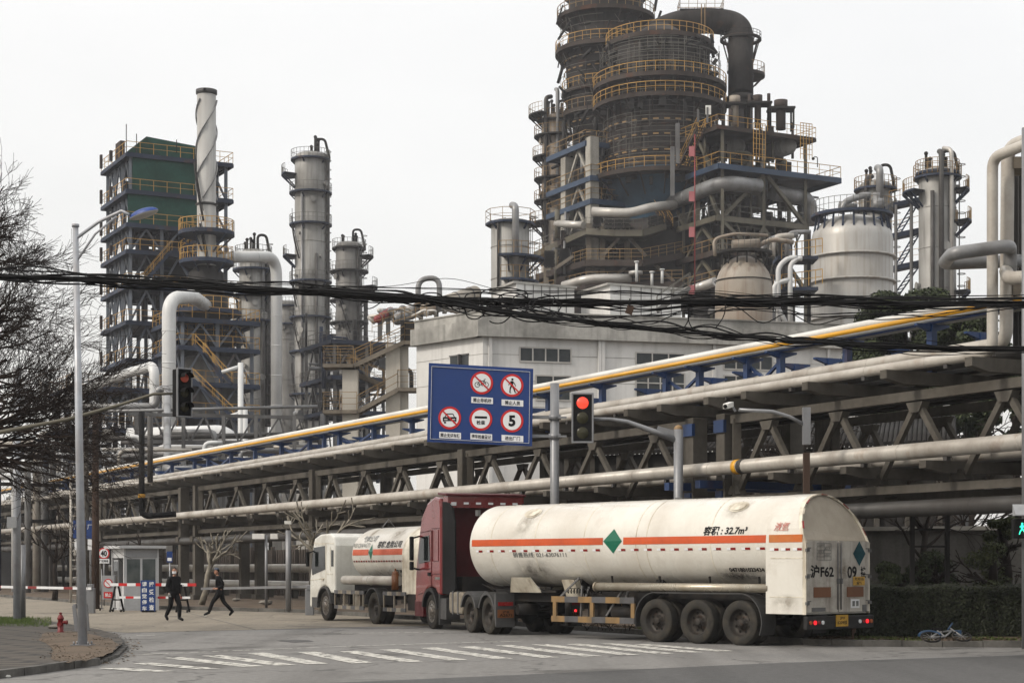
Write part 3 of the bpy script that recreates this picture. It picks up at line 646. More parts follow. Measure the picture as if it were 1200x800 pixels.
for sx in (-1,1):
    b=MB(); b.box((sx*.585,.02,1.60),(1.14,.05,1.62)); dr=b.build('rear_door','door_grey',cab,bevel=.008)
    b=MB(); 
    for z in (1.0,1.6,2.2): b.box((sx*1.17,-.02,z),(.10,.05,.07)); b.box((sx*1.10,-.015,z+.05),(.12,.02,.02))
    b.build('hinge','steel_grey',dr)
    b=MB(); b.tube((sx*.06,-.03,.85),(sx*.06,-.03,2.38),.015,6); b.box((sx*.06,-.04,1.5),(.05,.05,.12)); b.build('lock_rod','steel_grey',dr)
    b=MB(); b.box((sx*.62,-.012,1.25),(.62,.02,.23)); b.build('reflector_plate','reflector_brown',dr)
    grime(0,1,0,1,'grime_stain','grime_patch',par=dr,k=.9,fn=lambda i,j: V(sx*.06+sx*1.05*i,-.0075,.8+.9*j))
b=MB(); text(b,'沪F62',V(-.62,-.012,1.72),X_,Z_,w=.86,h=.30,bold=.03); text(b,'09',V(.50,-.012,1.70),X_,Z_,w=.36,h=.28,bold=.03); text(b,'挂',V(.93,-.012,1.70),X_,Z_,w=.2,h=.27,bold=.04); b.build('plate_lettering','black_ink',cab)
grime(0,1,0,1,'grime_stain','grime_patch',par=cab,k=1.6,fn=lambda i,j: V(-.15+.6*i,-.014,1.45+.6*j))
b=MB(); b.poly([V(.78,-.012,2.42),V(.54,-.012,2.13),V(.78,-.012,1.84),V(1.02,-.012,2.13)]); b.build('hazard_diamond','teal_mark',cab)
b=MB()  # small printed table
for i in range(6):
    b.box((-.55,-.012,1.98+i*.075),(.52,.006,.008))
for x in (-.81,-.55,-.29): b.box((x,-.012,2.165),(.008,.006,.38))
for i,t_ in enumerate(('液氩罐体','32.7','021','6307')): text(b,t_,V(-.55+(.12 if i%2 else -.12),-.013,2.315-i*.075),X_,Z_,h=.045,w=.2)
b.build('data_table','faded_ink',cab)
b=MB(); b.mi(0); b.box((.74,-.03,1.50),(.44,.01,.20)); b.mi(1); text(b,'危险品',V(.74,-.036,1.545),X_,Z_,w=.36,h=.07,bold=.02); text(b,'氩气',V(.74,-.036,1.455),X_,Z_,w=.2,h=.07,bold=.02); b.build('warning_plate',['plate_yellow','black_ink'],cab)
b=MB(); b.mi(1); b.box((.62,-.012,.98),(.32,.01,.2)); b.mi(0)
for k in (-1,1): b.box((.62+k*.07,-.02,.98),(.09,.01,.12))
b.build('label_plate',['faded_ink','sign_white'],cab)
b=MB(); b.box((-.75,-.012,.86),(.5,.01,.09)); b.box((.98,-.012,.87),(.16,.01,.16)); b.build('vent_grille','steel_grey',cab)
# bumper
b=MB(); b.box((0,-.02,.56),(2.5,.12,.30)); bm_=b.build('rear_bumper','plastic_dark',T,bevel=.02)
for sx in (-1,1):
    for x,m,r_ in ((.98,'lens_red',.05),(1.14,'lens_orange',.045),(.70,'sign_white',.045),(.84,'lens_red_off',.04)):
        b=MB(); p=V(sx*x,-.075,.57); b.tube(p,p+V(0,-.03,0),r_,14); b.build('tail_lamp',m,bm_)
b=MB(); b.mi(0); b.box((0.0,-.10,.60),(.44,.02,.26)); b.mi(1); text(b,'沪F',V(0,-.113,.655),X_,Z_,w=.2,h=.08,bold=.02); text(b,'6209挂',V(0,-.113,.56),X_,Z_,w=.36,h=.09,bold=.02); b.build('number_plate',['plate_yellow','black_ink'],bm_)
b=MB(); b.bar((0.55,-.0,.45),(.55,0,.12),.04); b.bar((.55,0,.12),(.5,-.05,.03),.03); b.tube((.55,-.02,.45),(.55,-.02,.3),.05,8); b.build('earth_strap','rust_pole',T)
# chassis
b=MB()
for sx in (-.45,.45):
    b.bar((sx,.15,1.02),(sx,10.3,1.06),.14,.30)
for y in (.6,1.6,2.9,4.2,5.5,6.6,8.2,9.6): b.bar((-.5,y,1.0),(.5,y,1.0),.12,.2)
b.box((0,9.4,1.18),(1.5,1.9,.06))
for y in (1.4,4.9,7.7): b.prism([V(-.8,y-.12,1.15),V(.8,y-.12,1.15),V(.62,y-.12,1.6),V(-.62,y-.12,1.6)],V(0,.24,0))
b.build('chassis_frame','chassis',T)
b=MB()
for sx in (-1,1):
    b.prism([V(sx*.75,9.0,1.15),V(sx*.75,10.2,1.15),V(sx*1.0,9.9,1.55),V(sx*1.0,9.2,1.55)],V(-sx*.05,0,0))
    b.prism([V(sx*.8,7.55,1.02),V(sx*1.0,7.55,1.5),V(sx*1.0,8.0,1.5),V(sx*.8,8.0,1.02)],V(-sx*.2,0,0))
b.build('tank_saddle','cream_dirty',T)
for ax_y in (1.91,3.22,4.53):
    for sx in (-1,1): wheel(T,(sx*1.10,ax_y,.525),sx,.525,.27,'steel',True,'rubber_dust')
    b=MB(); b.tube((-.8,ax_y,.525),(.8,ax_y,.525),.09,10); 
    for sx in (-.45,.45): b.prism([V(sx-.04,ax_y-.5,.85),V(sx-.04,ax_y+.5,.85),V(sx-.04,ax_y,.62)],V(.08,0,0))
    b.tube((.25,ax_y+.1,.6),(.25,ax_y+.35,.65),.1,10); b.build('axle','chassis',T)
for sx in (-1,1):
    b=MB()
    arcband(b,(sx*1.0,1.91,.52),.64,.5,R(80),R(165)) if 0 else None
    arcband(b,(sx*.98,1.91,.54),.66,.52,R(92),R(205),12); 
    arcband(b,(sx*.98,4.53,.54),.66,.52,R(-15),R(88),12)
    b.hexa([V(sx*.98-.26,1.88,1.19),V(sx*.98+.26,1.88,1.19),V(sx*.98+.26,4.56,1.19),V(sx*.98-.26,4.56,1.19),V(sx*.98-.26,1.88,1.215),V(sx*.98+.26,1.88,1.215),V(sx*.98+.26,4.56,1.215),V(sx*.98-.26,4.56,1.215)])
    b.build('mudguard','fender_grey',T)
    # long tube under the tank side
    b=MB(); b.tube((sx*1.12,1.1,1.33),(sx*1.12,6.6,1.33),.105,20); b.tube((sx*1.12,6.6,1.33),(sx*1.12,6.66,1.33),.12,20); b.tube((sx*1.12,3.9,1.33),(sx*1.12,3.94,1.33),.112,20)
    tb=b.build('hose_tube','tube_steel',T)
    b=MB()
    for y in (1.5,3.0,4.6,6.2): b.bar((sx*.95,y,1.22),(sx*1.0,y,1.6),.04)
    b.build('tube_bracket','chassis',tb)
    # side guard striped
    g=MB(); y0,y1=5.25,8.15
    for z in (1.0,.50):
        for k in range(6): g.mi(k%2); g.box((sx*1.2,y0+(y1-y0)*(k+.5)/6,z),(.04,(y1-y0)/6+.0,.15))
    for y in (y0+.04,y0+1.45,y1-.12): g.mi(1); g.box((sx*1.2,y,.75),(.05,.12,.36))
    g.build('side_guard',['guard_grey','guard_yellow'],T)
    b=MB(); 
    for y in (5.6,7.0): b.bar((sx*1.18,y,.95),(sx*.7,y+.3,1.3),.05)
    for (a,c) in (((1.15,7.9,1.05),(1.0,7.35,1.55)),((1.1,6.3,.6),(1.0,5.8,1.3)),((1.1,7.2,.5),(1.05,7.2,1.35))): b.bar(V(a[0]*sx,a[1],a[2]),V(c[0]*sx,c[1],c[2]),.045)
    b.build('guard_strut','steel_grey',T)
    b=MB(); b.tube((sx*.75,8.0,.95),(sx*.75,8.0,.55),.09,10); b.bar((sx*.75,8.0,.55),(sx*.75,8.0,.35),.12); b.box((sx*.75,8.0,.33),(.3,.3,.03)); b.build('landing_leg','chassis',T)
    b=MB(); b.box((sx*.75,6.7,.70),(.5,.7,.4)); b.tube((sx*1.0,5.4,.7),(sx*1.0,6.1,.7),.16,14); b.build('air_tank','chassis',T)
b=MB(); 
for k in range(26): # coiled air line
    t=k/26
b.sweep([V(-1.0+.05*math.cos(k*1.3),6.5+k*.022,1.22+.07*math.sin(k*1.3)) for k in range(60)],.012,6); b.build('coiled_air_line','black_matte',T)
b=MB(); p=V(-1.22,7.25,.72); b.tube(p,p+V(-.03,0,0),.035,12); b.build('side_marker_lamp','lens_red',T)
b=MB(); b.bar((-.5,11.55,3.05),(-.58,11.65,3.35),.03); b.box((-.6,11.66,3.30),(.1,.1,.16)); b.box((.3,5.0,3.52),(.3,.25,.06)); b.build('tank_top_fitting','steel_grey',T)

# ======== red tractor
C=thing('tractor_truck','red high-roof tractor truck coupled to the long cream tank trailer','truck',(.466,48.93,0),R(22),world=False)
b=MB()
side=[(3.72,1.0),(3.72,3.55),(3.82,3.82),(4.3,3.88),(4.9,3.72),(5.45,3.3),(5.62,2.85),(5.88,1.95),(5.97,1.5),(6.02,.45),(5.35,.42),(5.30,.72),(5.15,1.0),(4.88,1.18),(4.55,1.24),(4.2,1.18),(3.98,1.02)]
extr(b,side,-1.23,1.23); cb=b.build('cab','red_paint',C,bevel=.07)
b=MB(); 
for sx in (-1,1):
    x=sx*1.236
    b.mi(0); b.prism([V(x,y,z) for y,z in ((4.62,2.0),(5.62,1.92),(5.66,2.12),(5.45,2.72),(4.72,2.76))],V(sx*.006,0,0))
    b.mi(0); b.prism([V(x,y,z) for y,z in ((3.98,2.35),(4.35,2.35),(4.35,2.65),(3.98,2.65))],V(sx*.003,0,0)) if sx>0 else None
b.build('side_window','glass_dark',cb)
b=MB(); b.hexa([V(-1.1,5.86,2.0),V(1.1,5.86,2.0),V(1.1,5.90,2.02),V(-1.1,5.90,2.02),V(-1.05,5.60,2.9),V(1.05,5.60,2.9),V(1.05,5.64,2.92),V(-1.05,5.64,2.92)]); b.build('windscreen','glass_dark',cb)
b=MB()
for sx in (-1,1):
    x=sx*1.234
    for (p,q) in (((4.5,1.25),(4.5,2.9)),((4.5,2.9),(5.5,2.85)),((4.5,1.78),(5.9,1.74)),((3.75,1.62),(4.5,1.62)),((3.8,2.95),(4.45,2.95)),((5.3,1.05),(5.75,1.0)),((3.9,2.0),(3.9,2.9)),((3.9,2.0),(4.4,2.0)),((4.4,2.0),(4.4,2.9))): b.bar(V(x,*p),V(x,*q),.02,.02)
b.build('door_seam','red_dark',cb)
b=MB()
for sx in (-1,1):
    b.box((sx*1.25,4.66,1.62),(.05,.2,.10)); 
b.build('door_handle','black_matte',cb)
b=MB()  # red side flare of wheel arch, step, front
for sx in (-1,1):
    arcband(b,(sx*1.12,4.6,.52),.60,.32,R(12),R(172),14,.09)
b.build('wheel_arch','plastic_dark',cb)
b=MB(); 
for sx in (-1,1): b.prism([V(sx*1.02,y,z) for y,z in ((5.22,.36),(5.98,.36),(5.98,.80),(5.25,.80))],V(sx*.22,0,0)); 
b.box((0,6.05,.62),(2.4,.12,.42)); b.build('front_bumper','red_dark',cb)
for sx in (-1,1):
    b=MB(); b.box((sx*1.47,5.62,2.38),(.10,.18,.72)); b.box((sx*1.47,5.62,1.86),(.10,.18,.26)); mr_=b.build('wing_mirror','black_matte',cb,bevel=.03)
    b=MB(); b.bar((sx*1.22,5.55,2.75),(sx*1.47,5.62,2.68),.05); b.bar((sx*1.22,5.6,1.75),(sx*1.47,5.62,1.80),.05); b.build('mirror_arm','black_matte',mr_)
b=MB()
for sx in (-1,1):
    b.box((sx*1.236,3.98,1.50),(.006,.42,.07))
b.build('cab_lettering','faded_ink',cb)
# black side deflectors and sleeper back
for sx in (-1,1):
    b=MB(); b.prism([V(sx*1.18,y,z) for y,z in ((3.72,1.05),(3.72,3.72),(3.3,3.70),(2.9,3.5),(2.7,3.1),(2.65,1.2),(2.8,1.02))],V(-sx*.06,0,0)); b.build('side_deflector','black_matte',C,bevel=.015)
b=MB(); b.box((0,3.69,2.35),(2.30,.06,2.4)); bk=b.build('cab_back','red_dark',C)
b=MB(); b.hexa([V(-1.24,3.2,3.86),V(1.24,3.2,3.86),V(1.24,3.95,3.92),V(-1.24,3.95,3.92),V(-1.24,3.2,3.93),V(1.24,3.2,3.93),V(1.24,3.95,3.99),V(-1.24,3.95,3.99)]); b.build('roof_deflector','red_dark',C,bevel=.02)
b=MB(); b.box((0,3.46,3.70),(2.35,.42,.34)); b.build('roof_fairing','red_paint',C)
b=MB()
for i in range(6): b.box((-1.0+i*.38,3.235,3.66),(.15,.02,.06))
b.box((-1.1,3.235,3.55),(.05,.02,.2)); b.box((-1.03,3.235,3.62),(.2,.02,.05)); b.build('reflector_tape','sign_white',C)
b=MB(); b.box((.35,3.64,2.75),(.4,.06,.5)); b.build('rear_window','glass_dark',C)
b=MB(); b.box((0,3.1,1.25),(1.9,.9,.6)); b.box((.7,3.2,1.8),(.5,.4,1.2))
for i in range(5): b.sweep([V(-.4+i*.15,3.3,1.5),V(-.35+i*.15,2.7,1.35-.05*i),V(-.2+i*.1,2.1,1.15)],.02,6)
b.build('engine_pack','chassis',C)
b=MB()
for sx in (-.43,.43): b.bar((sx,-1.0,.92),(sx,5.6,.92),.10,.28)
for y in (-.9,.7,2.3,3.4): b.bar((-.43,y,.9),(.43,y,.9),.12,.2)
b.prism([V(-.45,.1,1.08),V(.45,.1,1.08),V(.45,1.3,1.08),V(-.45,1.3,1.08)],V(0,0,.14)); b.build('chassis_frame','chassis',C)
for y in (0,1.4):
    for sx in (-1,1): wheel(C,(sx*1.07,y,.52),sx,.52,.27,'steel',True,'rubber_dust')
    b=MB(); b.tube((-.8,y,.52),(.8,y,.52),.10,10); b.sphere((0,y,.52),.26,10); b.build('axle','chassis',C)
for sx in (-1,1): wheel(C,(sx*1.06,4.6,.52),sx,.52,.29,'alloy',False,'rubber')
b=MB(); b.tube((-.9,4.6,.5),(.9,4.6,.5),.07,8); b.build('axle','chassis',C)
for sx in (-1,1):
    for y in (0,1.4):
        b=MB(); arcband(b,(sx*.98,y,.52),.60,.56,R(18),R(162),14,.035)
        for xx in (sx*1.255,):
            for i in range(14):
                a=R(18)+R(144)*i/14; a2=R(18)+R(144)*(i+1)/14; u=V(0,math.cos(a),math.sin(a)); u2=V(0,math.cos(a2),math.sin(a2)); c=V(xx,y,.52); b.hexa([c+u*.55-X_*.01,c+u*.55+X_*.01,c+u2*.55+X_*.01,c+u2*.55-X_*.01,c+u*.63-X_*.01,c+u*.63+X_*.01,c+u2*.63+X_*.01,c+u2*.63-X_*.01])
        b.build('mudguard','fender_grey',C)
    b=MB(); b.prism([V(sx*.72,-.56,.70),V(sx*.72,-.62,1.12),V(sx*.72,-.72,1.12),V(sx*.72,-.74,.22),V(sx*.72,-.70,.22)],V(sx*.54,0,0)); fl=b.build('mud_flap','fender_grey',C)
    b=MB(); b.box((sx*.99,-.75,.84),(.42,.03,.10)); b.build('tail_lamp','lens_red_off',fl)
    b=MB(); b.mi(0); b.box((sx*.99,-.755,.58),(.46,.015,.22)); b.mi(1); text(b,'沪B',V(sx*.99,-.765,.625),X_,Z_,w=.2,h=.07,bold=.02); text(b,'A2671',V(sx*.99,-.765,.54),X_,Z_,w=.36,h=.08,bold=.02); b.build('number_plate',['reflector_brown','black_ink'],fl)
    b=MB(); prof=[(y,z) for y,z in ((2.05,.5),(2.02,.62),(2.02,1.02),(2.08,1.12),(3.05,1.12),(3.12,1.02),(3.12,.62),(3.05,.5))]; extr(b,prof,sx*.62,sx*1.2); ft=b.build('fuel_tank','fuel_tank',C,bevel=.05)
    b=MB()
    for y in (2.3,2.72): b.prism([V(sx*.6,y,.48),V(sx*1.215,y,.48),V(sx*1.215,y,1.14),V(sx*.6,y,1.14)],V(0,.09,0))
    b.build('tank_strap','steel_grey',ft)
    b=MB(); b.box((sx*1.0,3.55,.62),(.42,.5,.6)); b.box((sx*1.05,3.85,.6),(.36,.06,.9)); b.build('step_box','fender_grey',C)
b=MB(); b.tube((-.7,-.95,.7),(.7,-.95,.7),.05,8); b.tube((.2,-1.0,.7),(.75,-1.0,.7),.15,14); b.tube((-.75,-1.0,.7),(-.2,-1.0,.7),.15,14); b.build('air_tank','chassis',C)

# ======== white rigid tanker
Q=thing('tanker_truck','small white cab tanker truck with short cream tank ahead of the red tractor','truck',(-3.39,57.8,0),R(27),world=False)
b=MB()
side=[(3.35,.95),(3.35,2.55),(3.45,2.85),(3.8,2.97),(4.7,2.95),(5.25,2.82),(5.38,2.6),(5.62,1.75),(5.70,1.45),(5.75,.45),(5.05,.42),(5.0,.72),(4.85,1.0),(4.58,1.15),(4.27,1.2),(3.95,1.12),(3.72,.95)]
extr(b,side,-1.18,1.18); cb=b.build('cab','cab_white',Q,bevel=.06)
b=MB()
for sx in (-1,1):
    x=sx*1.186; b.prism([V(x,y,z) for y,z in ((4.2,1.75),(5.45,1.55),(5.52,1.8),(5.3,2.5),(4.25,2.55))],V(sx*.005,0,0)) 
    b.prism([V(x,y,z) for y,z in ((3.45,1.85),(3.66,1.85),(3.66,2.4),(3.45,2.4))],V(sx*.005,0,0))
b.build('side_window','glass_dark',cb)
b=MB(); b.hexa([V(-1.05,5.60,1.75),V(1.05,5.60,1.75),V(1.05,5.66,1.77),V(-1.05,5.66,1.77),V(-1.0,5.37,2.62),V(1.0,5.37,2.62),V(1.0,5.42,2.64),V(-1.0,5.42,2.64)]); b.build('windscreen','glass_dark',cb)
b=MB()
for sx in (-1,1):
    for (p,q) in (((4.15,1.1),(4.15,2.6)),((4.15,2.6),(5.2,2.6)),((3.5,1.6),(4.1,1.6)),((3.4,2.62),(5.3,2.66)),((4.15,1.45),(5.6,1.38)),((3.75,1.7),(3.75,2.5))): b.bar(V(sx*1.183,*p),V(sx*1.183,*q),.018)
    b.bar((sx*1.19,4.35,1.4),(sx*1.19,4.5,1.4),.05)
b.build('door_seam','cream_dirty',cb)
b=MB()
for sx in (-1,1):
    arcband(b,(sx*1.1,4.27,.52),.60,.26,R(12),R(172),14,.06)
    b.box((sx*1.15,5.2,.62),(.1,.5,.35))
b.build('wheel_arch','fender_grey',cb)
b=MB()
for sx in (-1,1): b.box((sx*1.36,5.45,2.1),(.08,.14,.5)); b.bar((sx*1.15,5.3,2.4),(sx*1.36,5.45,2.3),.04)
b.build('wing_mirror','black_matte',cb)
QR=.90; QZ=2.22
def qc(y,a,r=QR): return V(-r*1.12*math.cos(a),y,QZ+r*math.sin(a))
b=MB(); prof=[(QR,-2.1),(QR,2.2)]+[(QR*math.cos(t),2.2+.42*math.sin(t)) for t in [R(x) for x in (15,30,45,60,75,89.9)]]
b.lathe(prof,(0,0,QZ),56,ax=X_*1.12,ay=Z_,az=Y_); sh=b.build('tank_shell','cream',Q)
def qband(b,y0,y1,a0,a1,r,n=12,m=3):
    vs=[qc(y0+(y1-y0)*i/n,a0+(a1-a0)*j/m,r) for i in range(n+1) for j in range(m+1)]
    b.add(vs,[(i*(m+1)+j,i*(m+1)+j+1,(i+1)*(m+1)+j+1,(i+1)*(m+1)+j) for i in range(n) for j in range(m)],True)
b=MB(); qband(b,-2.1,.42,-.01,.20,QR+.01); qband(b,.80,2.15,-.01,.20,QR+.01); b.build('side_stripe','orange_paint',sh)
b=MB(); b.add([qc(.61,.39,QR+.012),qc(.44,.1,QR+.014),qc(.61,-.19,QR+.012),qc(.78,.1,QR+.014)],[(3,2,1,0)]); b.build('hazard_diamond','green_mark',sh)
b=MB()
for i in range(20):
    y=-2.0+i*.21
    if i%1==0: b.mi(i%2); qband(b,y,y+.14,-.26,-.20,QR+.01,2,1)
b.build('reflector_tape',['lens_red_off','red_dark'],sh)
b=MB()
text(b,'气体公司',(0,0,0),None,None,w=1.15,h=.26,bold=.01,fn=lambda x,y:qc(1.05-x,.62+y/QR,QR+.012)); text(b,'WEI QIANGTI',(0,0,0),None,None,w=1.5,h=.17,bold=.0,fn=lambda x,y:qc(1.55-x,.34+y/QR,QR+.012)); b.build('company_lettering','faded_ink',sh)
b=MB(); text(b,'容积 危险公司',(0,0,0),None,None,w=1.9,h=.24,bold=.02,fn=lambda x,y:qc(-.8-x,.37+y/QR,QR+.012)); text(b,'4718018',(0,0,0),None,None,w=.8,h=.12,bold=.02,fn=lambda x,y:qc(-1.45-x,-.62+y/QR,QR+.012)); b.build('side_lettering','black_ink',sh)
grime(0,1,0,1,'grime_stain','rust_stain',par=sh,k=1.4,fn=lambda i,j: qc(.95+.45*i+.2*j,.55+.75*j,QR+.008)); grime(0,1,0,1,'grime_stain','rust_stain',par=sh,k=1.5,fn=lambda i,j: qc(-1.7+1.3*i+.2*j,.45+.8*j,QR+.008)); grime(0,1,0,1,'grime_black','grime_patch',par=sh,k=.7,fn=lambda i,j: qc(-2+4*i,-1.0+.5*j,QR+.008))
arch2=[(-1.08,.98),(-1.08,QZ)]+[(-1.08*math.cos(R(t)),QZ+.93*math.sin(R(t))) for t in range(10,180,10)]+[(1.08,QZ),(1.08,.98)]
b=MB(); b.prism([V(x,-3.3,z) for x,z in arch2],V(0,1.22,0)); cc_=b.build('rear_cabinet','cream_dirty',Q,bevel=.02)
b=MB()
for sx in (-.42,.42): b.bar((sx,-3.2,.92),(sx,5.2,.92),.1,.25)
b.box((0,.2,1.15),(1.6,4.6,.18)); b.box((-.9,-2.9,.75),(.4,.6,.5)); b.box((-.9,2.6,.8),(.4,.9,.4)); b.box((0,-3.3,.7),(2.2,.1,.25)); b.build('chassis_frame','chassis',Q)
b=MB(); b.tube((-1.12,-1.95,1.40),(-1.12,2.6,1.40),.15,16); b.tube((-1.12,.3,1.4),(-1.12,.35,1.4),.16,16); b.build('hose_tube','pipe_beige',Q)
b=MB()
for (y0,y1) in ((.75,3.35),(-2.6,-.85)):
    for z in (1.0,.50):
        k=max(2,int((y1-y0)/.35))
        for i in range(k): b.mi(i%2); b.box((-1.18,y0+(y1-y0)*(i+.5)/k,z),(.04,(y1-y0)/k,.12))
    k=4 if y1>2 else 3
    for i in range(k): b.mi(1); b.box((-1.18,y0+.05+(y1-y0-.1)*i/(k-1),.75),(.04,.06,.4))
b.build('side_guard',['guard_grey','fuel_tank'],Q)
b=MB(); b.box((-1.0,1.55,.75),(.2,.5,.4)); b.box((-1.0,2.6,.72),(.2,.5,.35)); b.build('valve_box','fuel_tank',Q)
b=MB(); b.tube((-1.2,-1.85,1.12),(-1.2,-1.85,1.6),.12,12); b.sphere((-1.2,-1.85,1.6),.12,8); b.tube((-1.2,-1.85,1.7),(-1.2,-1.85,1.78),.03,6); b.build('fire_extinguisher','reflector_brown',Q)
b=MB()
for sx in (-1,1): arcband(b,(sx*.98,0,.52),.62,.5,R(10),R(170),14,.03)
b.build('mudguard','fender_grey',Q)
b=MB(); b.mi(0); b.box((-.3,-3.37,.85),(.5,.02,.16)); b.mi(1); b.prism([V(-.7,-3.36,1.05),V(-.3,-3.36,1.05),V(-.5,-3.36,1.35)],V(0,-.01,0)); b.build('warning_plate',['plate_yellow','reflector_brown'],Q)
for sx in (-1,1): wheel(Q,(sx*1.03,0,.52),sx,.52,.25,'steel',True,'rubber_dust'); wheel(Q,(sx*1.03,4.27,.52),sx,.52,.26,'alloy',False,'rubber')
b=MB(); b.sweep([V(-.25,1.5,3.1),V(0,1.5,3.4),V(.25,1.5,3.1)],.02,5); b.build('roof_bracket','steel_grey',Q)
# ------------------------------------------------------------------ concrete pipe rack along the road
rack=thing('pipe_rack','long weathered concrete truss rack carrying pipes above the road edge','pipe rack',(8,48,0))
ZB,ZT=3.70,5.93; VF=3.4
spans=[(-9.2,11.2,3.05,.35),(13.4,28.2,3.75,None),(28.6,43.4,3.75,None),(43.8,60.4,4.1,None),(63.6,80,4.1,None),(80.4,98,4.3,None),(98.4,116,4.3,None),(116.4,134,4.3,None),(134.4,152,4.3,None)]
def gusset(b,u,v,z,up):
    k=-1 if up else 1; s=.06
    pts=[(-.30,0),(.30,0),(.16,k*.24),(-.16,k*.24)]
    b.prism([RK(u+x,v-.12,z+dz) for x,dz in (pts if k<0 else pts[::-1])],nn*.24)
for (u0,u1,pitch,ph) in spans:
    for v in (0,VF):
        b=MB(); n=max(2,round((u1-u0)/pitch)); 
        b.bar(RK(u0,v,ZT),RK(u1,v,ZT),.22,.23); b.bar(RK(u0,v,ZB),RK(u1,v,ZB),.22,.2)
        if ph is not None: tops=[ph+pitch*i for i in range(-3,4) if u0+.8<ph+pitch*i<u1-.8]
        else: tops=[u0+(u1-u0)*(i+.5)/n for i in range(n)]
        p_=pitch if ph is not None else (u1-u0)/n
        for t in tops:
            gusset(b,t,v,ZT-.16,True)
            for s_ in (-1,1):
                q=t+s_*p_/2; q=min(max(q,u0+.1),u1-.1); b.bar(RK(t+s_*.10,v,ZT-.28),RK(q-s_*.10,v,ZB+.2),.13,.15); gusset(b,q,v,ZB+.14,False)
        for e in (u0+.15,u1-.15): b.bar(RK(e,v,ZB),RK(e,v,ZT),.22,.25)
        b.build('truss','concrete_rack',rack)
for u in (-9.6,11.5,13.1,28.4,43.6,60.7,63.3,80.2,98.2,116.2,134.2):
    for v in (0,VF):
        b=MB(); b.box(RK(u,v,3.05),(.5,.42,6.1),nn,dd,Z_); b.box(RK(u,v,3.3),(.8,.5,.3),nn,dd,Z_); b.box(RK(u,v,.2),(.75,.65,.4),nn,dd,Z_)
        b.build('column','concrete_rack',rack,bevel=.02)
for u in (11.5,13.1):  # blue bracket heads
    b=MB(); b.box(RK(u,1.6,4.12),(5.2,.25,.22),nn,dd,Z_); b.box(RK(u,-.26,3.4),(.1,.3,1.1),nn,dd,Z_); b.box(RK(u,-.26,5.75),(.1,.5,.35),nn,dd,Z_); b.build('bracket','steel_blue',rack)
def beams(name,z,h,v0,v1,us,w=.24):
    for u in us:
        b=MB(); b.prism([RK(u-w/2,v0,z-h*.15),RK(u-w/2,v0+.5,z-h/2),RK(u-w/2,v1,z-h/2),RK(u-w/2,v1,z+h/2),RK(u-w/2,v0,z+h/2)],dd*w)
        b.build(name,'concrete_rack',rack)
beams('cross_beam',6.32,.31,-1.15,VF+1,[ru(p,-1.1) for p in (1137,1037,945,873,829,774,735,690)]+[ru(690,-1.1)+3.0*i for i in range(1,33)])
beams('cross_beam',4.14,.27,-1.05,VF+.9,[ru(p,-1.) for p in (1083,990,905,700,640)]+[ru(640,-1.)+3.6*i for i in range(1,26)])
# pipes that rest on the rack ------------------------------------------------
def rpipe(lb,m,r,v,z,u0,u1,seam=3.5,name='pipeline',extra=None,clamps=True):
    t=thing(name,lb,'pipeline',RK(u0 if u0>-20 else 0,v,0))
    b=MB(); pts=[RK(u1,v,z),RK(u0,v,z)]+(extra or []); b.pipe(pts,r,seam=seam,n=14); p=b.build('pipe',m,t)
    if clamps:
        s=MB()
        for i in range(int((u1-u0)/3)):
            u=u0+1.5+3*i; s.box(RK(u,v,z-r-.04),(.12,.12,.1),nn,dd,Z_)
        s.build('support_shoe','pipe_dark' if 'yellow' not in m else m,t)
    return t
# risers at the right edge: pixel positions -> points in the plane beside the rack
uA=ru(1163,-.55); PA=RK(uA,-.55,0)
def RP(px,py,D): return W(px,py,D)
DA=PA.y
rpipe('thin beige pipe on the rack edge turning up at the right beside the riser','pipe_beige',.125,-.55,6.60,uA,150,extra=[RK(uA,-.55,wz(185,DA)),RK(uA-4,-.4,wz(185,DA)+.35)],seam=2.2)
uB=ru(1181,.05); DB=RK(uB,.05,0).y
rpipe('thick pale pipe lying second from the rack edge and rising at the right','pipe_beige',.15,.0,6.86,uB,150,extra=[RK(uB,.05,wz(172,DB)),RK(uB-4,.2,wz(172,DB)+.2)],seam=2.4)
uC=-9
tC=rpipe('long pale pipe bracketed low along the front of the truss rack','pipe_beige',.19,-.75,4.53,uC,132,seam=4)
b=MB()
for px in (865,871): 
    u=ru(px,-.75); b.mi(0 if px==865 else 1); b.tube(RK(u-.1,-.75,4.53),RK(u+.1,-.75,4.53),.2,16)
b.build('band','pipe_yellow',tC) if 0 else b.build('band',['pipe_yellow','pipe_dark'],tC)
for (v,z,r,m,lb) in ((.62,6.68,.14,'pipe_dark','dark grey pipe third from the front on the upper rack deck'),(1.15,6.72,.20,'pipe_grey','grey pipe in the middle of the upper rack deck'),(1.7,6.66,.13,'pipe_dark','thin dark pipe behind the grey middle pipe of the upper rack deck'),(2.3,6.75,.22,'pipe_beige','pale pipe toward the back of the upper rack deck'),(2.95,6.7,.16,'pipe_dark','rearmost dark pipe of the upper rack deck'),
     (.5,4.45,.15,'pipe_beige','pale pipe just inside the front truss on the lower deck'),(1.15,4.48,.19,'pipe_grey','grey pipe running through the middle of the trusses'),(1.9,4.5,.22,'pipe_dark','thick dark pipe running through the middle of the trusses'),(2.6,4.45,.17,'pipe_silver','silver pipe running near the rear truss on the lower deck'),
     (3.9,4.4,.15,'pipe_beige','pale pipe bracketed behind the rear truss'),(-.15,3.22,.20,'pipe_dark','dark lagged pipe slung beneath the bottom chord of the front truss'),(1.3,3.25,.15,'pipe_dark','dark pipe slung beneath the middle of the rack')):
    rpipe(lb,m,r,v,z,-9,150,seam=5,clamps=False)
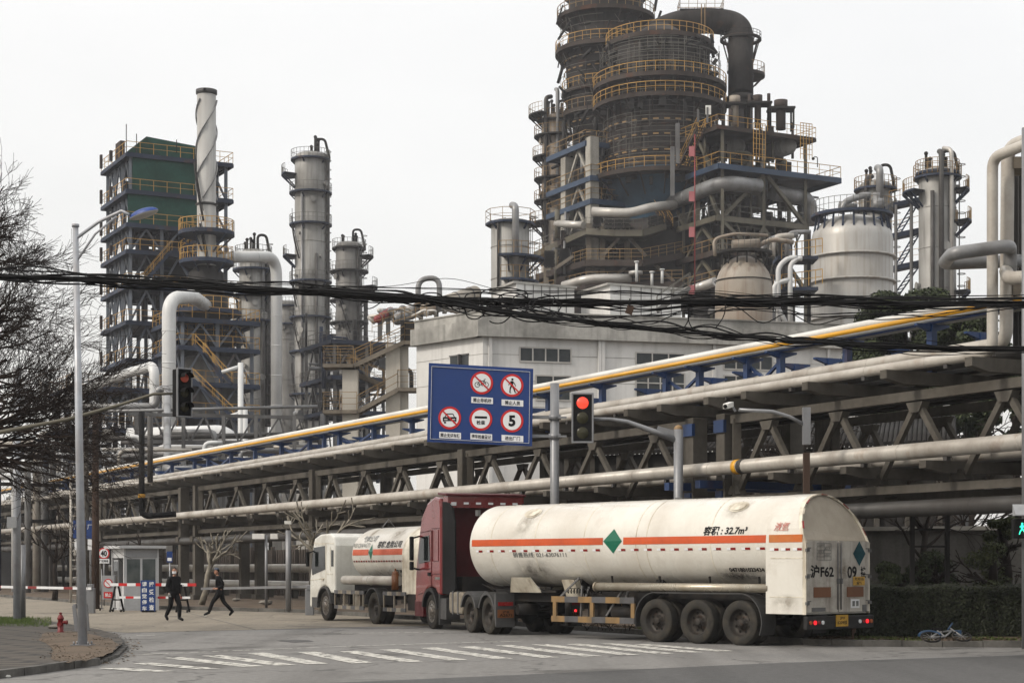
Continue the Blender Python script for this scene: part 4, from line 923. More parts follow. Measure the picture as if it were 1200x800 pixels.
# flat under-deck slabs of the rack
b=MB(); 
for v in (.9,1.9,2.7): b.bar(RK(-9,v,6.05),RK(140,v,6.05),.3,.08); 
b.build('cable_tray','steel_dark',rack)
# expansion loop and elbow at the right edge
t=thing('pipe_loop','horizontal U-shaped grey pipe loop at the right edge joined to the tall riser','pipeline',W(1190,300,DB))
b=MB(); z1=wz(291,40); P1=W(1179,291,40.0); 
b.pipe([W(1184,330,39.9),W(1184,291,39.9),W(1180,291,39.6)+V(-.05,-.3,0),W(1116,297,39.2),W(1116,297,39.2)+V(.2,1.6,.05),W(1240,304,41.2)],.15,bend=.3,n=14,seam=1.4); b.build('pipe','pipe_grey',t)
t=thing('branch_pipe','short pale branch pipe leaving the tall riser to the right edge','pipeline',W(1190,320,39.5)); b=MB(); b.pipe([W(1179,318,39.9),W(1182,326,39.3),W(1260,322,37.5)],.15,bend=.2,seam=.5); b.build('pipe','pipe_beige',t)
t=thing('riser_frame','dark steel posts and concrete ledges holding the risers at the right edge','frame',W(1195,400,41))
b=MB(); b.bar(W(1196,420,41.5),W(1196,190,41.5),.10); b.bar(W(1190,430,41.9),W(1190,200,41.9),.10); b.bar(W(1199,395,41),W(1199,170,41),.07); b.build('post','steel_dark',t)
b=MB(); b.box(W(1206,195,40.6),(.9,.8,.26)); b.build('ledge','concrete',t); b=MB(); b.box(W(1206,340,40.6),(.95,.8,.34)); b.build('ledge','concrete',t)
# white cladding + yellow pipe on blue posts
us_=[ru(p,.62) for p in (1092,993,915,876,820,781,706,643,575,541,483,438,398,380,363,330,299,271,244,228)]
us_+=[us_[-1]+4.2*i for i in range(1,12)]
t=thing('blue_pipe_support','row of blue steel T-posts with X-braces standing on the concrete rack','pipe support',RK(10,1.1,6.5))
for u in [-6,-2]+us_:
    z0=uz(0,0) if 0 else 6.5
    b=MB(); b.box(RK(u,.62,7.05),(.17,.19,1.3),nn,dd,Z_)
    b.prism([RK(u-.06,.62+x,z) for x,z in ((-.5,7.70),(-.5,7.65),(-.1,7.53),(.1,7.53),(.5,7.65),(.5,7.70))],dd*.12); b.build('post','steel_blue',t)
    b=MB(); b.box(RK(u+.6,2.7,7.05),(.16,.18,1.3),nn,dd,Z_); b.prism([RK(u+.54,2.7+x,z) for x,z in ((-.5,7.70),(-.5,7.65),(-.1,7.53),(.1,7.53),(.5,7.65),(.5,7.70))],dd*.12); b.build('post','steel_blue',t)
for i in (2,4,8,11,14,17,20,24):
    if i+1<len(us_):
        a,c=us_[i],us_[i+1]; b=MB(); b.bar(RK(a,.62,7.45),RK(c,.62,6.6),.08); b.bar(RK(a,.7,6.6),RK(c,.7,7.45),.08); b.build('brace','steel_blue',t)
b=MB(); b.bar(RK(-8,.62,7.73),RK(150,.62,7.73),.07,.05); b.build('long_beam','steel_blue',t)
rpipe('bright yellow pipe along the front edge of the topmost pipe tier','pipe_yellow',.06,.12,7.80,-8,150,seam=0,clamps=False)
rpipe('white lagged pipe just above the bright yellow pipe','canopy_white',.11,.30,7.93,-8,150,seam=6,clamps=False)
for k,(v,r,m,lb) in enumerate(((.72,.12,'canopy_white','white pipe in the middle of the blue post tier'),(1.0,.12,'pipe_silver','silver pipe in the middle of the blue post tier'))): rpipe(lb,m,r,v,7.72+r,-8,150,seam=6,clamps=False)
t=thing('drop_pipe','black pipe with yellow collar dropping in front of the rack above the guard booth','pipeline',W(166,600,85)); b=MB(); b.mi(0); b.pipe([W(166,482,84),W(166,605,84),W(206,602,84)],.14,bend=.4); b.mi(1); b.tube(W(166,579,84),W(166,583,84),.17,12); b.build('pipe',['black_matte','pipe_yellow'],t)
t=thing('drop_pipe','dark brown pipe stub dropping onto the upper rack beside the yellow edge','pipeline',W(176,560,86)); b=MB(); b.tube(W(176,565,88),W(176,488,88),.14,10); b.build('pipe','pipe_dark',t)
# large pipes on low sleepers behind
for (v,z,r,m,lb) in ((6.2,1.78,.24,'pipe_beige','thick pale pipe on low sleepers behind the rack columns'),(5.8,.85,.24,'pipe_silver','silver pipe on the lowest sleepers behind the rack columns')):
    t=thing('sleeper_pipe',lb,'pipeline',RK(60,v,0)); b=MB(); b.pipe([RK(30,v,z),RK(150,v,z)],r,seam=5); b.build('pipe',m,t)
    b=MB(); 
    for i in range(30): b.box(RK(31+4*i,v,(z-r)/2),(.3,.3,z-r),nn,dd,Z_)
    b.build('sleeper','concrete_rack',t)
# brown wall behind, panels
t=thing('boundary_wall','brown corrugated boundary wall with posts behind the pipe rack','wall',RK(60,9,0))
b=MB(); k=0
for i in range(700):
    u=14+i*.2; b.box(RK(u,9.0+(.03 if i%2 else 0),1.45),(.06,.11,2.9),nn,dd,Z_)
b.box(RK(84,9.06,1.4),(.04,140,2.8),nn,dd,Z_); b.build('panel','fence_brown',t)
for i in range(36):
    b=MB(); b.box(RK(14+4*i,8.86,1.55),(.2,.2,3.1),nn,dd,Z_); b.build('post','fence_brown',t)
t=thing('boundary_wall','weathered grey concrete wall behind the hedge at the right','wall',W(1080,680,56))
b=MB(); b.hexa([W(940,680,54)*V(1,1,0) if 0 else V(wx(930,54),54,0),V(wx(1500,50),50,0),V(wx(1500,50),50.2,0),V(wx(930,54),54.2,0),V(wx(930,54),54,2.9),V(wx(1500,50),50,2.9),V(wx(1500,50),50.2,2.9),V(wx(930,54),54.2,2.9)]); b.build('panel','wall_concrete',t)
b=MB(); b.hexa([V(wx(930,54),53.85,2.9),V(wx(1500,50),49.85,2.9),V(wx(1500,50),50.35,2.9),V(wx(930,54),54.35,2.9),V(wx(930,54),53.85,3.02),V(wx(1500,50),49.85,3.02),V(wx(1500,50),50.35,3.02),V(wx(930,54),54.35,3.02)]); b.build('coping','concrete_light',t)
# dark low shed behind right half of the rack
t=thing('low_shed','dark low shed with corrugated roof edge seen through the rack trusses','shed',W(850,665,72))
Ca=V(wx(650,74),74,0); b=MB(); Cb=V(wx(1120,66),66,0); hh=wz(528,70)
e=(Cb-Ca); b.hexa([Ca,Cb,Cb+V(3,9,0),Ca+V(3,9,0)]+[p+V(0,0,hh) for p in (Ca,Cb,Cb+V(3,9,0),Ca+V(3,9,0))]); wl=b.build('wall','steel_dark',t)
b=MB()
for i in range(90): p=Ca+e*(i/90)+V(0,-.5,hh+.05); b.tube(p,p+V(1.2,5,1.3),.1,6)
b.build('roof','steel_dark',t)
b=MB()
for i in range(9): p=Ca+e*((i+.5)/9)+V(-.05,-.12,1.9); b.box(p,(1.3,.1,1.1))
b.build('window','glass_dark',t)
b=MB()
for i in range(14): p=Ca+e*((i+.5)/14)+V(-.05,-.15,0); b.bar(p,p+V(0,0,hh),.18)
b.build('pilaster','concrete_rack',t)

# ------------------------------------------------------------------ booth & gate
bl=V(wx(165,75.6),75.6,0)
t=thing('guard_booth','small white guard booth with sliding window beside the entrance','booth',bl)
ax,ay=nn,dd   # front faces -dd
def BB(x,y,z): return bl+ax*x+ay*y+V(0,0,z)
w_,d_,h_=1.5,2.0,2.62
b=MB(); b.box(BB(0,.9,.06),(w_,d_,.12),ax,ay,Z_); 
for x in (-w_/2+.05,w_/2-.05):
    for y in (-.05,1.85): b.box(BB(x,y,h_/2),(.1,.1,h_),ax,ay,Z_)
b.box(BB(0,-.05,.55),(w_-.1,.05,1.0),ax,ay,Z_); b.box(BB(0,1.85,1.3),(w_-.1,.05,2.5),ax,ay,Z_); b.box(BB(-w_/2+.05,.9,.55),(.05,1.8,1.0),ax,ay,Z_); b.box(BB(w_/2-.05,.9,1.3),(.05,1.8,2.5),ax,ay,Z_)
b.box(BB(0,-.05,2.42),(w_-.1,.05,.4),ax,ay,Z_); b.box(BB(-w_/2+.05,.9,2.42),(.05,1.8,.4),ax,ay,Z_); b.build('wall','booth_white',t)
b=MB(); b.box(BB(0,.9,h_+.06),(w_+.5,d_+.5,.12),ax,ay,Z_); b.build('roof','booth_white',t)
b=MB(); b.box(BB(0,-.09,2.42),(w_-.15,.04,.36),ax,ay,Z_); b.build('fascia','booth_grey',t)
for sx in (-1,1):
    b=MB(); c=BB(sx*.33,-.05,1.62)
    for q in (-.31,.31): b.box(c+ax*q,(.05,.06,1.2),ax,ay,Z_)
    for q in (-.58,.58): b.box(c+Z_*q,(.62,.06,.05),ax,ay,Z_)
    f=b.build('window_frame','booth_white',t); b=MB(); b.box(c,(.58,.012,1.12),ax,ay,Z_); b.build('pane','booth_glass',f)
b=MB(); b.box(BB(-w_/2+.03,1.2,1.55),(.04,.7,1.2),ax,ay,Z_); f=b.build('side_window','booth_grey',t); b=MB(); b.box(BB(-w_/2+.005,1.2,1.55),(.012,.6,1.05),ax,ay,Z_); b.build('pane','glass_dark',f)
b=MB(); b.box(BB(.38,.6,1.6),(.25,.1,.9),ax,ay,Z_); b.build('notice_board','orange_brick',t)
b=MB(); b.box(BB(-.3,.8,.85),(.7,.5,.06),ax,ay,Z_); b.build('desk','booth_grey',t)
def pole(name,lb,px,pyb,pyt,r,m,cat='pole',z0=.13,r2=None,group=None):
    g=G(px,pyb,z0); t=thing(name,lb,cat,(g.x,g.y,z0)); b=MB(); b.tube(g,V(g.x,g.y,wz(pyt,g.y)),r,12,r2 or r); b.build('shaft',m,t); return t,g
def discsign(parent,c,r,body,h,ringc='sign_red',yaw=None,slash=False):
    b=MB(); b.tube(c,c+V(0,.02,0),r,28,smooth=False); s=b.build('sign_disc',ringc,parent)
    b=MB(); b.tube(c+V(0,-.006,0),c+V(0,-.001,0),r*.78,28,smooth=False); b.build('sign_face','sign_white',s)
    if body: b=MB(); text(b,body,c+V(0,-.012,0),X_,Z_,h=h,w=h*1.05 if len(body)==2 else None,bold=.04); b.build('lettering','black_ink',s)
    if slash: b=MB(); b.bar(c+V(-r*.6,-.014,r*.6),c+V(r*.6,-.014,-r*.6),.01,r*.18) ; b.build('slash','sign_red',s)
    return s
g=V(wx(122,79),79,.13); t=thing('speed_limit_sign','round red ringed 40 speed limit sign left of the guard booth','road sign',g)
b=MB(); b.tube(g,V(g.x,g.y,2.75),.035,8); b.build('post','galv',t); discsign(t,V(g.x,g.y-.06,wz(648,79)),.25,'40',.26)
b=MB(); b.mi(0); b.box((g.x,g.y-.05,wz(657,79)),(.48,.02,.2)); b.mi(1); text(b,'厂区限速',V(g.x,g.y-.065,wz(657,79)),X_,Z_,w=.4,h=.1,bold=.02); b.build('plate',['sign_white','black_ink'],t)
# wheeled notice stand
g=V(wx(127,75.5),75.5,.0); t=thing('wheeled_notice','pale wheeled notice frame with a red prohibition ring left of the booth','sign',g)
b=MB(); 
for x in (-.28,.28): b.tube(g+V(x,0,.08),g+V(x,0,1.75 if x<0 else 1.5),.025,6); b.bar(g+V(x,-.3,.08),g+V(x,.3,.08),.04)
b.build('frame','galv',t); b=MB()
for x in (-.28,.28): b.tube(g+V(x-.02,-.3,.07),g+V(x+.02,-.3,.07),.07,10)
b.build('castor','rubber',t)
b=MB(); b.box(g+V(0,-.03,.98),(.5,.02,1.0)); bd=b.build('board','booth_grey',t); discsign(bd,g+V(.0,-.06,1.15),.19,'',.1,slash=True); b=MB(); b.mi(0); b.box(g+V(0,-.05,.66),(.36,.01,.26)); b.mi(1); text(b,'禁止',g+V(0,-.06,.66),X_,Z_,w=.26,h=.16,bold=.02); b.build('plate',['sign_red','sign_white'],bd)
# red and white trestle barrier
t=thing('trestle_barrier','red and white striped trestle barrier standing before the guard booth','barrier',V(wx(180,73),73,0)); D=73
for z,px0,px1 in ((1.12,129,233),(.60,138,226)):
    b=MB(); n=10 if z>1 else 9; a=V(wx(px0,D),D,z); c=V(wx(px1,D),D-.6,z)
    for i in range(n): b.mi(i%2); b.bar(a.lerp(c,i/n),a.lerp(c,(i+1)/n),.035,.12 if z>1 else .09)
    b.build('rail',['sign_white','sign_red'],t)
for px in (137,217):
    b=MB(); c=V(wx(px,D),D-(.5 if px>200 else 0),0)
    for s_ in (-1,1): b.bar(c+V(s_*.22,s_*.2,.08),c+V(s_*.05,0,1.12),.07); b.bar(c+V(s_*.22,-.25,.08),c+V(s_*.22,.25,.08),.05)
    b.bar(c+V(-.14,0,.5),c+V(.14,0,.5),.05); lg=b.build('trestle_leg','black_matte',t)
    b=MB()
    for s_ in (-1,1): b.tube(c+V(s_*.25,-.25,.06),c+V(s_*.19,-.25,.06),.06,10); b.tube(c+V(s_*.25,.25,.06),c+V(s_*.19,.25,.06),.06,10)
    b.build('castor','rubber',lg)
g=V(wx(173.5,72.4),72.4,.01); t=thing('stop_notice','upright blue notice board asking drivers to stop for inspection','sign',g)
b=MB(); b.box(g+V(0,0,.66),(.60,.06,1.26)); bd=b.build('board','panel_blue',t,bevel=.01)
b=MB()
for i,ch in enumerate('接受检查'): text(b,ch,g+V(.15,-.04,1.13-i*.31),X_,Z_,w=.2,h=.21,bold=.02)
for i,ch in enumerate('请自觉停车'): text(b,ch,g+V(-.14,-.04,1.14-i*.245),X_,Z_,w=.19,h=.185,bold=.02)
b.build('lettering','sign_white',bd); b=MB(); b.box(g+V(0,.2,.04),(.5,.5,.06)); b.build('foot','black_matte',t)
# boom barriers
def boom(lb,a,c,post,n,cols,stripes):
    t=thing('boom_barrier',lb,'barrier',(post.x,post.y,0)); b=MB()
    for i in range(n): b.mi(stripes[i%len(stripes)]); b.bar(a.lerp(c,i/n),a.lerp(c,(i+1)/n),.05,.10)
    b.build('boom',cols,t); b=MB(); b.box(V(post.x,post.y,.5),(.32,.3,1.0)); b.box(V(post.x,post.y,1.06),(.2,.36,.2)); b.build('housing','galv',t,bevel=.02)
boom('red and white boom lowered across the far left lane behind the lamp post',V(wx(-120,74),74,1.10),V(wx(107,71),71,.98),V(wx(105,71),71.2,0),22,['sign_white','red_dull'],[0,0,0,1])
boom('plain grey boom lowered behind the striding guard',V(wx(236,73),73,.95),V(wx(372,68),68,1.1),V(wx(363,68),68,0),4,['galv'],[0])
# poles round the gate
t,g=pole('lamp_post_stub','grey steel pole between the guard and the white tanker truck',338,716,621,.11,'galv')
b=MB(); b.box(V(g.x,g.y-.1,wz(612,g.y)),(.25,.3,.12)); b.build('camera_head','white_paint',t)
t,g=pole('camera_pole','slim grey pole with two white cameras right of the pale pollarded tree',312,712,627,.06,'galv'); b=MB(); b.box(g+V(-.3,-.1,wz(629,g.y)-.1),(.5,.3,.22)); b.box(g+V(.35,-.1,wz(629,g.y)-.1),(.3,.3,.22)); b.build('camera','white_paint',t)
t,g=pole('notice_post','thin post with small blue and white notice behind the masked guard',199,716,646,.03,'galv'); b=MB(); b.mi(0); b.box(V(g.x,g.y-.04,wz(652,g.y)),(.22,.02,.42)); b.mi(1); b.box(V(g.x,g.y-.055,wz(655,g.y)),(.16,.01,.12)); b.build('plate',['panel_blue','sign_white'],t)
t,g=pole('utility_pole','dark concrete utility pole right of the street lamp',112,713,478,.17,'rust_pole',r2=.12)
t,g=pole('utility_pole','weathered round utility pole behind the left street lamp',101,711,490,.12,'concrete_rack',r2=.1)
t,g=pole('ladder_mast','pale ladder-like lattice mast just left of the street lamp',83,706,553,.06,'pipe_beige','mast')
b=MB(); b.tube(g+V(.32,0,0),V(g.x+.32,g.y,wz(553,g.y)),.06,8)
for i in range(16): z=.5+i*.42; b.bar(V(g.x,g.y,z),V(g.x+.32,g.y,z),.04)
b.build('rungs','pipe_beige',t)
for (px,lb) in ((90,'blue and white route plate left of the lamp post shaft'),(105.5,'blue and white route plate right of the lamp post shaft')):
    D=74; c=V(wx(px,D),D,wz(620,D)); t=thing('route_plate',lb,'sign',(c.x,c.y,0)); b=MB(); b.mi(0); b.box(c,(.30,.04,.75)); b.mi(1); b.box(c+V(.02,-.005,-.62),(.22,.04,.45)); text(b,'厂',c+V(0,-.03,.1),X_,Z_,h=.2); b.build('plate',['panel_blue','sign_white'],t); b=MB(); b.tube(V(c.x,c.y+.08,0.13),c+V(0,.08,.5),.04,8); b.build('post','galv',t)
t,g=pole('steel_pole','tall white painted steel pole at the left edge behind the bare tree',20,727,430,.125,'lamp_pole'); b=MB(); b.box(V(g.x,g.y,.15),(.4,.4,.04)); b.build('base_plate','galv',t); b=MB(); b.box(V(g.x-.1,g.y-.15,wz(612,g.y)),(.3,.2,.35)); b.build('junction_box','booth_grey',t)
t,g=pole('steel_pole','shorter grey steel pole just right of the white pole at the left edge',26.5,726,638,.10,'galv')
# street lamp
g=G(97,757.5,.14); t=thing('street_lamp','tall pale street lamp with blue headed luminaire on the near corner','street lamp',(g.x,g.y,.14)); s=F/g.y
top=V(wx(88.5,g.y),g.y,wz(266,g.y)); b=MB(); b.tube(g,top,.10,20,.06); b.tube(top,top+V(0,0,.06),.08,10); b.build('pole','lamp_pole',t)
b=MB(); b.box(g+V(0,0,.03),(.42,.42,.05)); 
for x in (-.15,.15):
    for y in (-.15,.15): b.tube(g+V(x,y,.05),g+V(x,y,.12),.02,6)
b.build('base_plate','galv',t)
h0=W(166,252,g.y-.4); b=MB(); b.sweep([top+V(0,0,-.25),top.lerp(h0,.35)+V(0,0,.02),top.lerp(h0,.7)+V(0,0,.16),h0+V(-.25,0,.0)],.035,10); b.sweep([top+V(0,0,-.75),top.lerp(h0,.3)+V(0,0,-.22),top.lerp(h0,.62)+V(0,0,.06)],.025,8); b.build('arm','lamp_pole',t)
d=(W(186,246,g.y-.5)-W(152,257,g.y-.3)); L_=d.length; d.normalize(); up=d.cross(Y_).normalized()*-1; up=V(-d.z,0,d.x)
c=W(168.5,251.5,g.y-.4); hd=MB(); 
def ell(b,c,k0,k1,rz):
    vs=[];n=20
    for j in range(7):
        ph=(PI/2)*j/6; 
        for i in range(n): t_=2*PI*i/n; vs.append(c+d*math.cos(t_)*math.cos(ph)*L_/2+Y_*math.sin(t_)*math.cos(ph)*.19+up*math.sin(ph)*rz)
    b.add(vs,[(j*n+i,j*n+(i+1)%n,(j+1)*n+(i+1)%n,(j+1)*n+i) for j in range(6) for i in range(n)],True)
ell(hd,c,0,0,.13); hh_=hd.build('lamp_head','lamp_blue',t); hd=MB(); ell(hd,c,0,0,-.07); hd.build('lamp_glass','pipe_silver',hh_)
# inverted U guard rails near the lamp
g=G(90,739,.135); t=thing('hoop_rail','short grey leaning hoop rail left of the street lamp foot','rail',(g.x,g.y,.135)); b=MB(); b.bar(g,g+V(-.07,0,.68),.09); b.bar(g+V(.17,.5,0),g+V(.12,.5,.68),.09); b.bar(g+V(-.07,0,.68),g+V(.12,.5,.68),.07); b.build('hoop','galv',t)
# hydrant
g=G(71,741,.135); t=thing('fire_hydrant','small dark red fire hydrant on the near corner pavement','fire hydrant',(g.x,g.y,.135))
b=MB(); b.lathe([(.001,0),(.10,0),(.10,.03),(.075,.04),(.07,.34),(.085,.35),(.085,.38),(.075,.40),(.055,.45),(.03,.47),(.03,.49),(.04,.49),(.04,.52),(.001,.525)],g,20); bd=b.build('body','hydrant_red',t)
b=MB(); b.tube(g+V(.05,-.0,.27),g+V(.15,-.03,.27),.045,12); b.tube(g+V(.15,-.03,.27),g+V(.18,-.035,.27),.055,8); b.build('outlet','hydrant_red',bd)
b=MB(); b.tube(g+V(0,-.05,.22),g+V(0,-.13,.22),.05,12); b.tube(g+V(0,-.13,.22),g+V(0,-.155,.22),.06,8); b.build('outlet','hydrant_red',bd)
# CCTV pole right
g=V(wx(945,43.6),43.6,.13); t=thing('camera_pole','rusty square pole with an arm and white camera behind the trailer','camera pole',g)
b=MB(); b.box(V(g.x,g.y,2.35),(.15,.15,4.5)); b.build('pole','rust_pole',t); b=MB(); b.box(W(945,499,g.y),(.18,.18,.9)); b.build('clamp','galv',t)
b=MB(); b.sweep([W(944,498,g.y),W(925,488,g.y),W(905,482,g.y),W(866,480,g.y-.1)],.045,10); b.build('arm','galv',t)
b=MB(); c=W(857,473.5,g.y-.1); q=W(850,476,g.y-.5); e=(c-q).normalized(); b.box((c+q)/2,(.13,.42,.12),e.cross(Z_).normalized(),e,Z_); cm=b.build('camera','white_paint',t); b=MB(); b.tube(q,q-e*.02,.05,12); b.build('lens','black_matte',cm); b=MB(); b.bar(c,W(862,482,g.y-.1),.05); b.build('bracket','galv',t)
# ------------------------------------------------------------------ signals & gantry sign
def signal(t,c,w,h,lit,vis=True,yaw=0):
    s=math.cos(yaw); rx=V(math.cos(yaw),math.sin(yaw),0); ry=V(-math.sin(yaw),math.cos(yaw),0)
    b=MB(); b.box(c,(w,.28,h),rx,ry,Z_); bd=b.build('signal_body','black_matte',t,bevel=.03)
    b=MB()
    for q in (-1,1): b.box(c+rx*q*w*.5-ry*.13,(w*.09,.06,h*1.0),rx,ry,Z_); b.box(c+Z_*q*h*.5-ry*.13,(w*1.08,.06,w*.09),rx,ry,Z_)
    b.build('rim','galv',bd,bevel=.01)
    for i in range(3):
        m=(lit if i==0 else 'signal_off'); p=c+Z_*(h*.31*(1-i))-ry*.14; b=MB(); b.lathe([(w*.29,0),(w*.22,.03),(.001,.045)],p,20,ax=rx,ay=Z_,az=-ry); b.build('lens',m,bd)
        if vis: b=MB(); b.lathe([(w*.33,0),(w*.33,.24)],p,14,R(0),R(180),ax=rx,ay=Z_,az=-ry); b.build('visor','black_matte',bd)
    return bd
D=41.5; t=thing('traffic_light','dark traffic light seen obliquely on a long arm at the left','traffic light',V(wx(-45,D),D,.135))
b=MB(); b.tube(V(wx(-45,D),D,.135),V(wx(-45,D),D,wz(470,D)),.13,16,.1); b.build('pole','galv',t)
b=MB(); b.sweep([V(wx(-45,D),D,wz(515,D)),W(80,491,D),W(138,475,D),W(180,461.5,D),W(207,461,D)],.05,8,rs=[.055,.045,.04,.033,.03]); b.build('arm','steel_olive',t)
signal(t,W(213,460.5,D),.36,1.10,'signal_red_dim',True,R(38))
D=49.5; g=V(wx(795,D),D,.13); t=thing('traffic_light','red lit traffic light on the arm of a yellow capped grey pole','traffic light',g)
b=MB(); b.tube(g,V(g.x,g.y,wz(503,D)),.13,16); b.build('pole','galv',t); b=MB(); b.sphere(V(g.x,g.y,wz(503,D)),.13,10); b.build('cap','guard_yellow',t)
b=MB(); b.sweep([W(795,516,D),W(765,505,D),W(735,494,D),W(715,491,D),W(690,491,D)],.05,8,rs=[.10,.08,.06,.05,.05]); b.bar(W(795,510,D),W(770,503,D),.08,.2); b.build('arm','galv',t)
signal(t,W(682.5,490,D-.15),.56,1.33,'signal_red',False,R(0))
D=49.8; g=V(wx(650,D),D,.13); t=thing('prohibition_sign','large blue overhead panel with five red ringed prohibition symbols on a grey pole','traffic sign',g)
b=MB(); b.tube(g,V(g.x,g.y,wz(449,D)),.125,16); b.build('pole','galv',t)
b=MB()
for y in (489,511): b.bar(W(650,y,D),W(515,y-2,D),.06,.09); b.tube(W(650,y-3,D),W(650,y+3,D),.17,12); b.bar(W(632,y,D-.12),W(664,y,D-.12),.05,.05)
b.build('arm','galv',t)
rx=V(1,0,-.055).normalized(); rz=V(.0,0,1); up=V(.012,0,1); sg=F/D; c0=W(563,473.2,D-.28)
def SG(px,py,o=0): # photo pixel on the panel -> point
    return V(wx(px,D-.28),D-.28-o,wz(py,D-.28))
b=MB(); q=[SG(500.5,517.5),SG(623.5,522.5),SG(625,432),SG(502.5,425)]; b.prism(q,V(0,.06,0)); pn=b.build('panel','sign_blue',t)
b=MB(); k=[(506,429.2),(621,435.6),(619.8,519.2),(504.3,514)]
for i in range(4): 
    (a,c_),(e,f)=k[i],k[(i+1)%4]; b.bar(SG(a,c_,.004),SG(e,f,.004),.012 if 0 else .05,.008) if i%2==0 else b.bar(SG(a,c_,.004),SG(e,f,.004),.008,.05)
b.v=b.v; b.build('border','sign_white',pn)
def psym(cx,cy,draw,cap,capw):
    c=SG(cx,cy,.004); r=.315; m=MB(); m.tube(c,c+V(0,-.010,0),r,36,smooth=False); rg=m.build('prohibition_ring','sign_red',pn)
    m=MB(); m.tube(c+V(0,-.010,0),c+V(0,-.016,0),r*.80,36,smooth=False); m.build('ring_face','sign_white',rg)
    m=MB(); draw(m,c+V(0,-.02,0)); m.build('symbol','black_ink',rg)
    p=SG(cx+.5,cy+20.5,.006); m=MB(); m.box(p,(.60,.01,.17),rx,Y_,Z_); cp=m.build('caption_plate','sign_white',pn); m=MB(); text(m,cap,p+V(0,-.012,0),rx,up,w=capw,h=.115,bold=.02); m.build('lettering','black_ink',cp)
    return rg,c
def ring2(m,c,r,w,n=16):
    for i in range(n): a,e=2*PI*i/n,2*PI*(i+1)/n; m.bar(c+V(math.cos(a)*r,0,math.sin(a)*r),c+V(math.cos(e)*r,0,math.sin(e)*r),.006 if 0 else w,.006) 
def L2(m,c,a,e,w=.016): m.bar(c+V(a[0],0,a[1]),c+V(e[0],0,e[1]),w,.006) if abs(a[0]-e[0])<1e-6 and 0 else m.prism([c+V(a[0],0,a[1])+n_,c+V(a[0],0,a[1])-n_,c+V(e[0],0,e[1])-n_,c+V(e[0],0,e[1])+n_] if True else [],V(0,.004,0)) if not globals().__setitem__('n_',V(-(e[1]-a[1]),0,e[0]-a[0]).normalized()*w/2) else None
def bike(m,c):
    for x in (-.12,.12):
        for i in range(14): a,e=2*PI*i/14,2*PI*(i+1)/14; L2(m,c,(x+.068*math.cos(a),-.05+.068*math.sin(a)),(x+.068*math.cos(e),-.05+.068*math.sin(e)),.016)
    for a,e in (((-.12,-.05),(-.06,.05)),((-.06,.05),(.07,.05)),((.07,.05),(0,-.05)),((0,-.05),(-.05,.07)),((-.12,-.05),(0,-.05)),((.12,-.05),(.06,.09)),((.06,.09),(.11,.10)),((-.09,.075),(-.02,.075)),((.0,-.05),(.02,-.09))): L2(m,c,a,e,.018)
def walker(m,c):
    m.tube(c+V(.01,0,.165),c+V(.01,.004,.165),.032,12)
    for a,e,w in (((.0,.12),(-.01,.0),.075),((-.01,.01),(.05,-.09),.04),((.05,-.09),(.09,-.2),.032),((-.01,.01),(-.05,-.09),.04),((-.05,-.09),(-.06,-.2),.032),((.02,.11),(.08,.03),.025),((.08,.03),(.10,-.03),.02),((-.02,.11),(-.08,.05),.025),((-.08,.05),(-.09,0),.02),((.09,-.2),(.12,-.2),.02),((-.06,-.2),(-.02,-.2),.02)): L2(m,c,a,e,w)
def carsym(m,c):
    for a,e,w in (((-.17,.0),(.17,.0),.05),((-.17,-.07),(.17,-.07),.035),((-.17,.02),(-.17,-.10),.035),((.17,.02),(.17,-.10),.035),((-.13,.02),(-.09,.11),.022),((.13,.02),(.09,.11),.022),((-.09,.11),(.09,.11),.025),((-.13,-.1),(-.13,-.15),.05),((.13,-.1),(.13,-.15),.05),((-.06,-.035),(.06,-.035),.03)): L2(m,c,a,e,w)
def slash(rg,c):
    m=MB(); c=c+V(0,-.028,0); L2(m,c,(-.18,.18),(.18,-.18),.042); m.build('slash','sign_red',rg)
rg,c=psym(564.5,448.5,bike,'禁止非机动',.50); slash(rg,c)
rg,c=psym(600,451.5,walker,'禁止人员',.42); slash(rg,c)
rg,c=psym(527,489.5,carsym,'禁止无证车辆',.54); slash(rg,c)
def chk(m,c): L2(m,c,(-.17,.055),(.17,.045),.06); text(m,'检查',c+V(0,0,-.09),X_,Z_,w=.24,h=.12,bold=.02)
psym(563.5,491,chk,'停车检查登记',.54)
psym(600,493,lambda m,c: text(m,'5',c,X_,Z_,h=.31,w=.19,bold=.045),'进出厂门',.42)
# pedestrian signal + pole at right border
D=37; t=thing('pedestrian_signal','pedestrian signal with green walking man at the right edge','pedestrian signal',V(wx(1206,D),D,0.13))
b=MB(); b.tube(V(wx(1202.5,D),D,.13),V(wx(1202.5,D),D,wz(150,D)),.09,14); b.build('pole','galv',t)
c=W(1197,619,D-.25); b=MB(); b.box(c+V(0,.05,0),(.34,.2,.40)); bd=b.build('signal_body','black_matte',t,bevel=.02); b=MB(); b.hexa([c+V(-.19,-.25,.26),c+V(.19,-.25,.26),c+V(.17,.05,.26),c+V(-.17,.05,.26),c+V(-.19,-.25,.28),c+V(.19,-.25,.28),c+V(.17,.05,.50),c+V(-.17,.05,.50)]); b.build('visor','booth_grey',bd)
m=MB(); cc=c+V(0,-.06,.0); m.tube(cc+V(.0,0,.10),cc+V(.0,.004,.10),.022,10)
for a,e,w in (((0,.08),(-.005,0),.045),((0,0),(.045,-.06),.026),((.045,-.06),(.06,-.12),.022),((0,0),(-.04,-.06),.026),((-.04,-.06),(-.06,-.12),.022),((.0,.07),(.05,.02),.018),((0,.07),(-.05,.03),.018)): L2(m,cc,a,e,w)
m.build('walking_man','signal_green',bd)
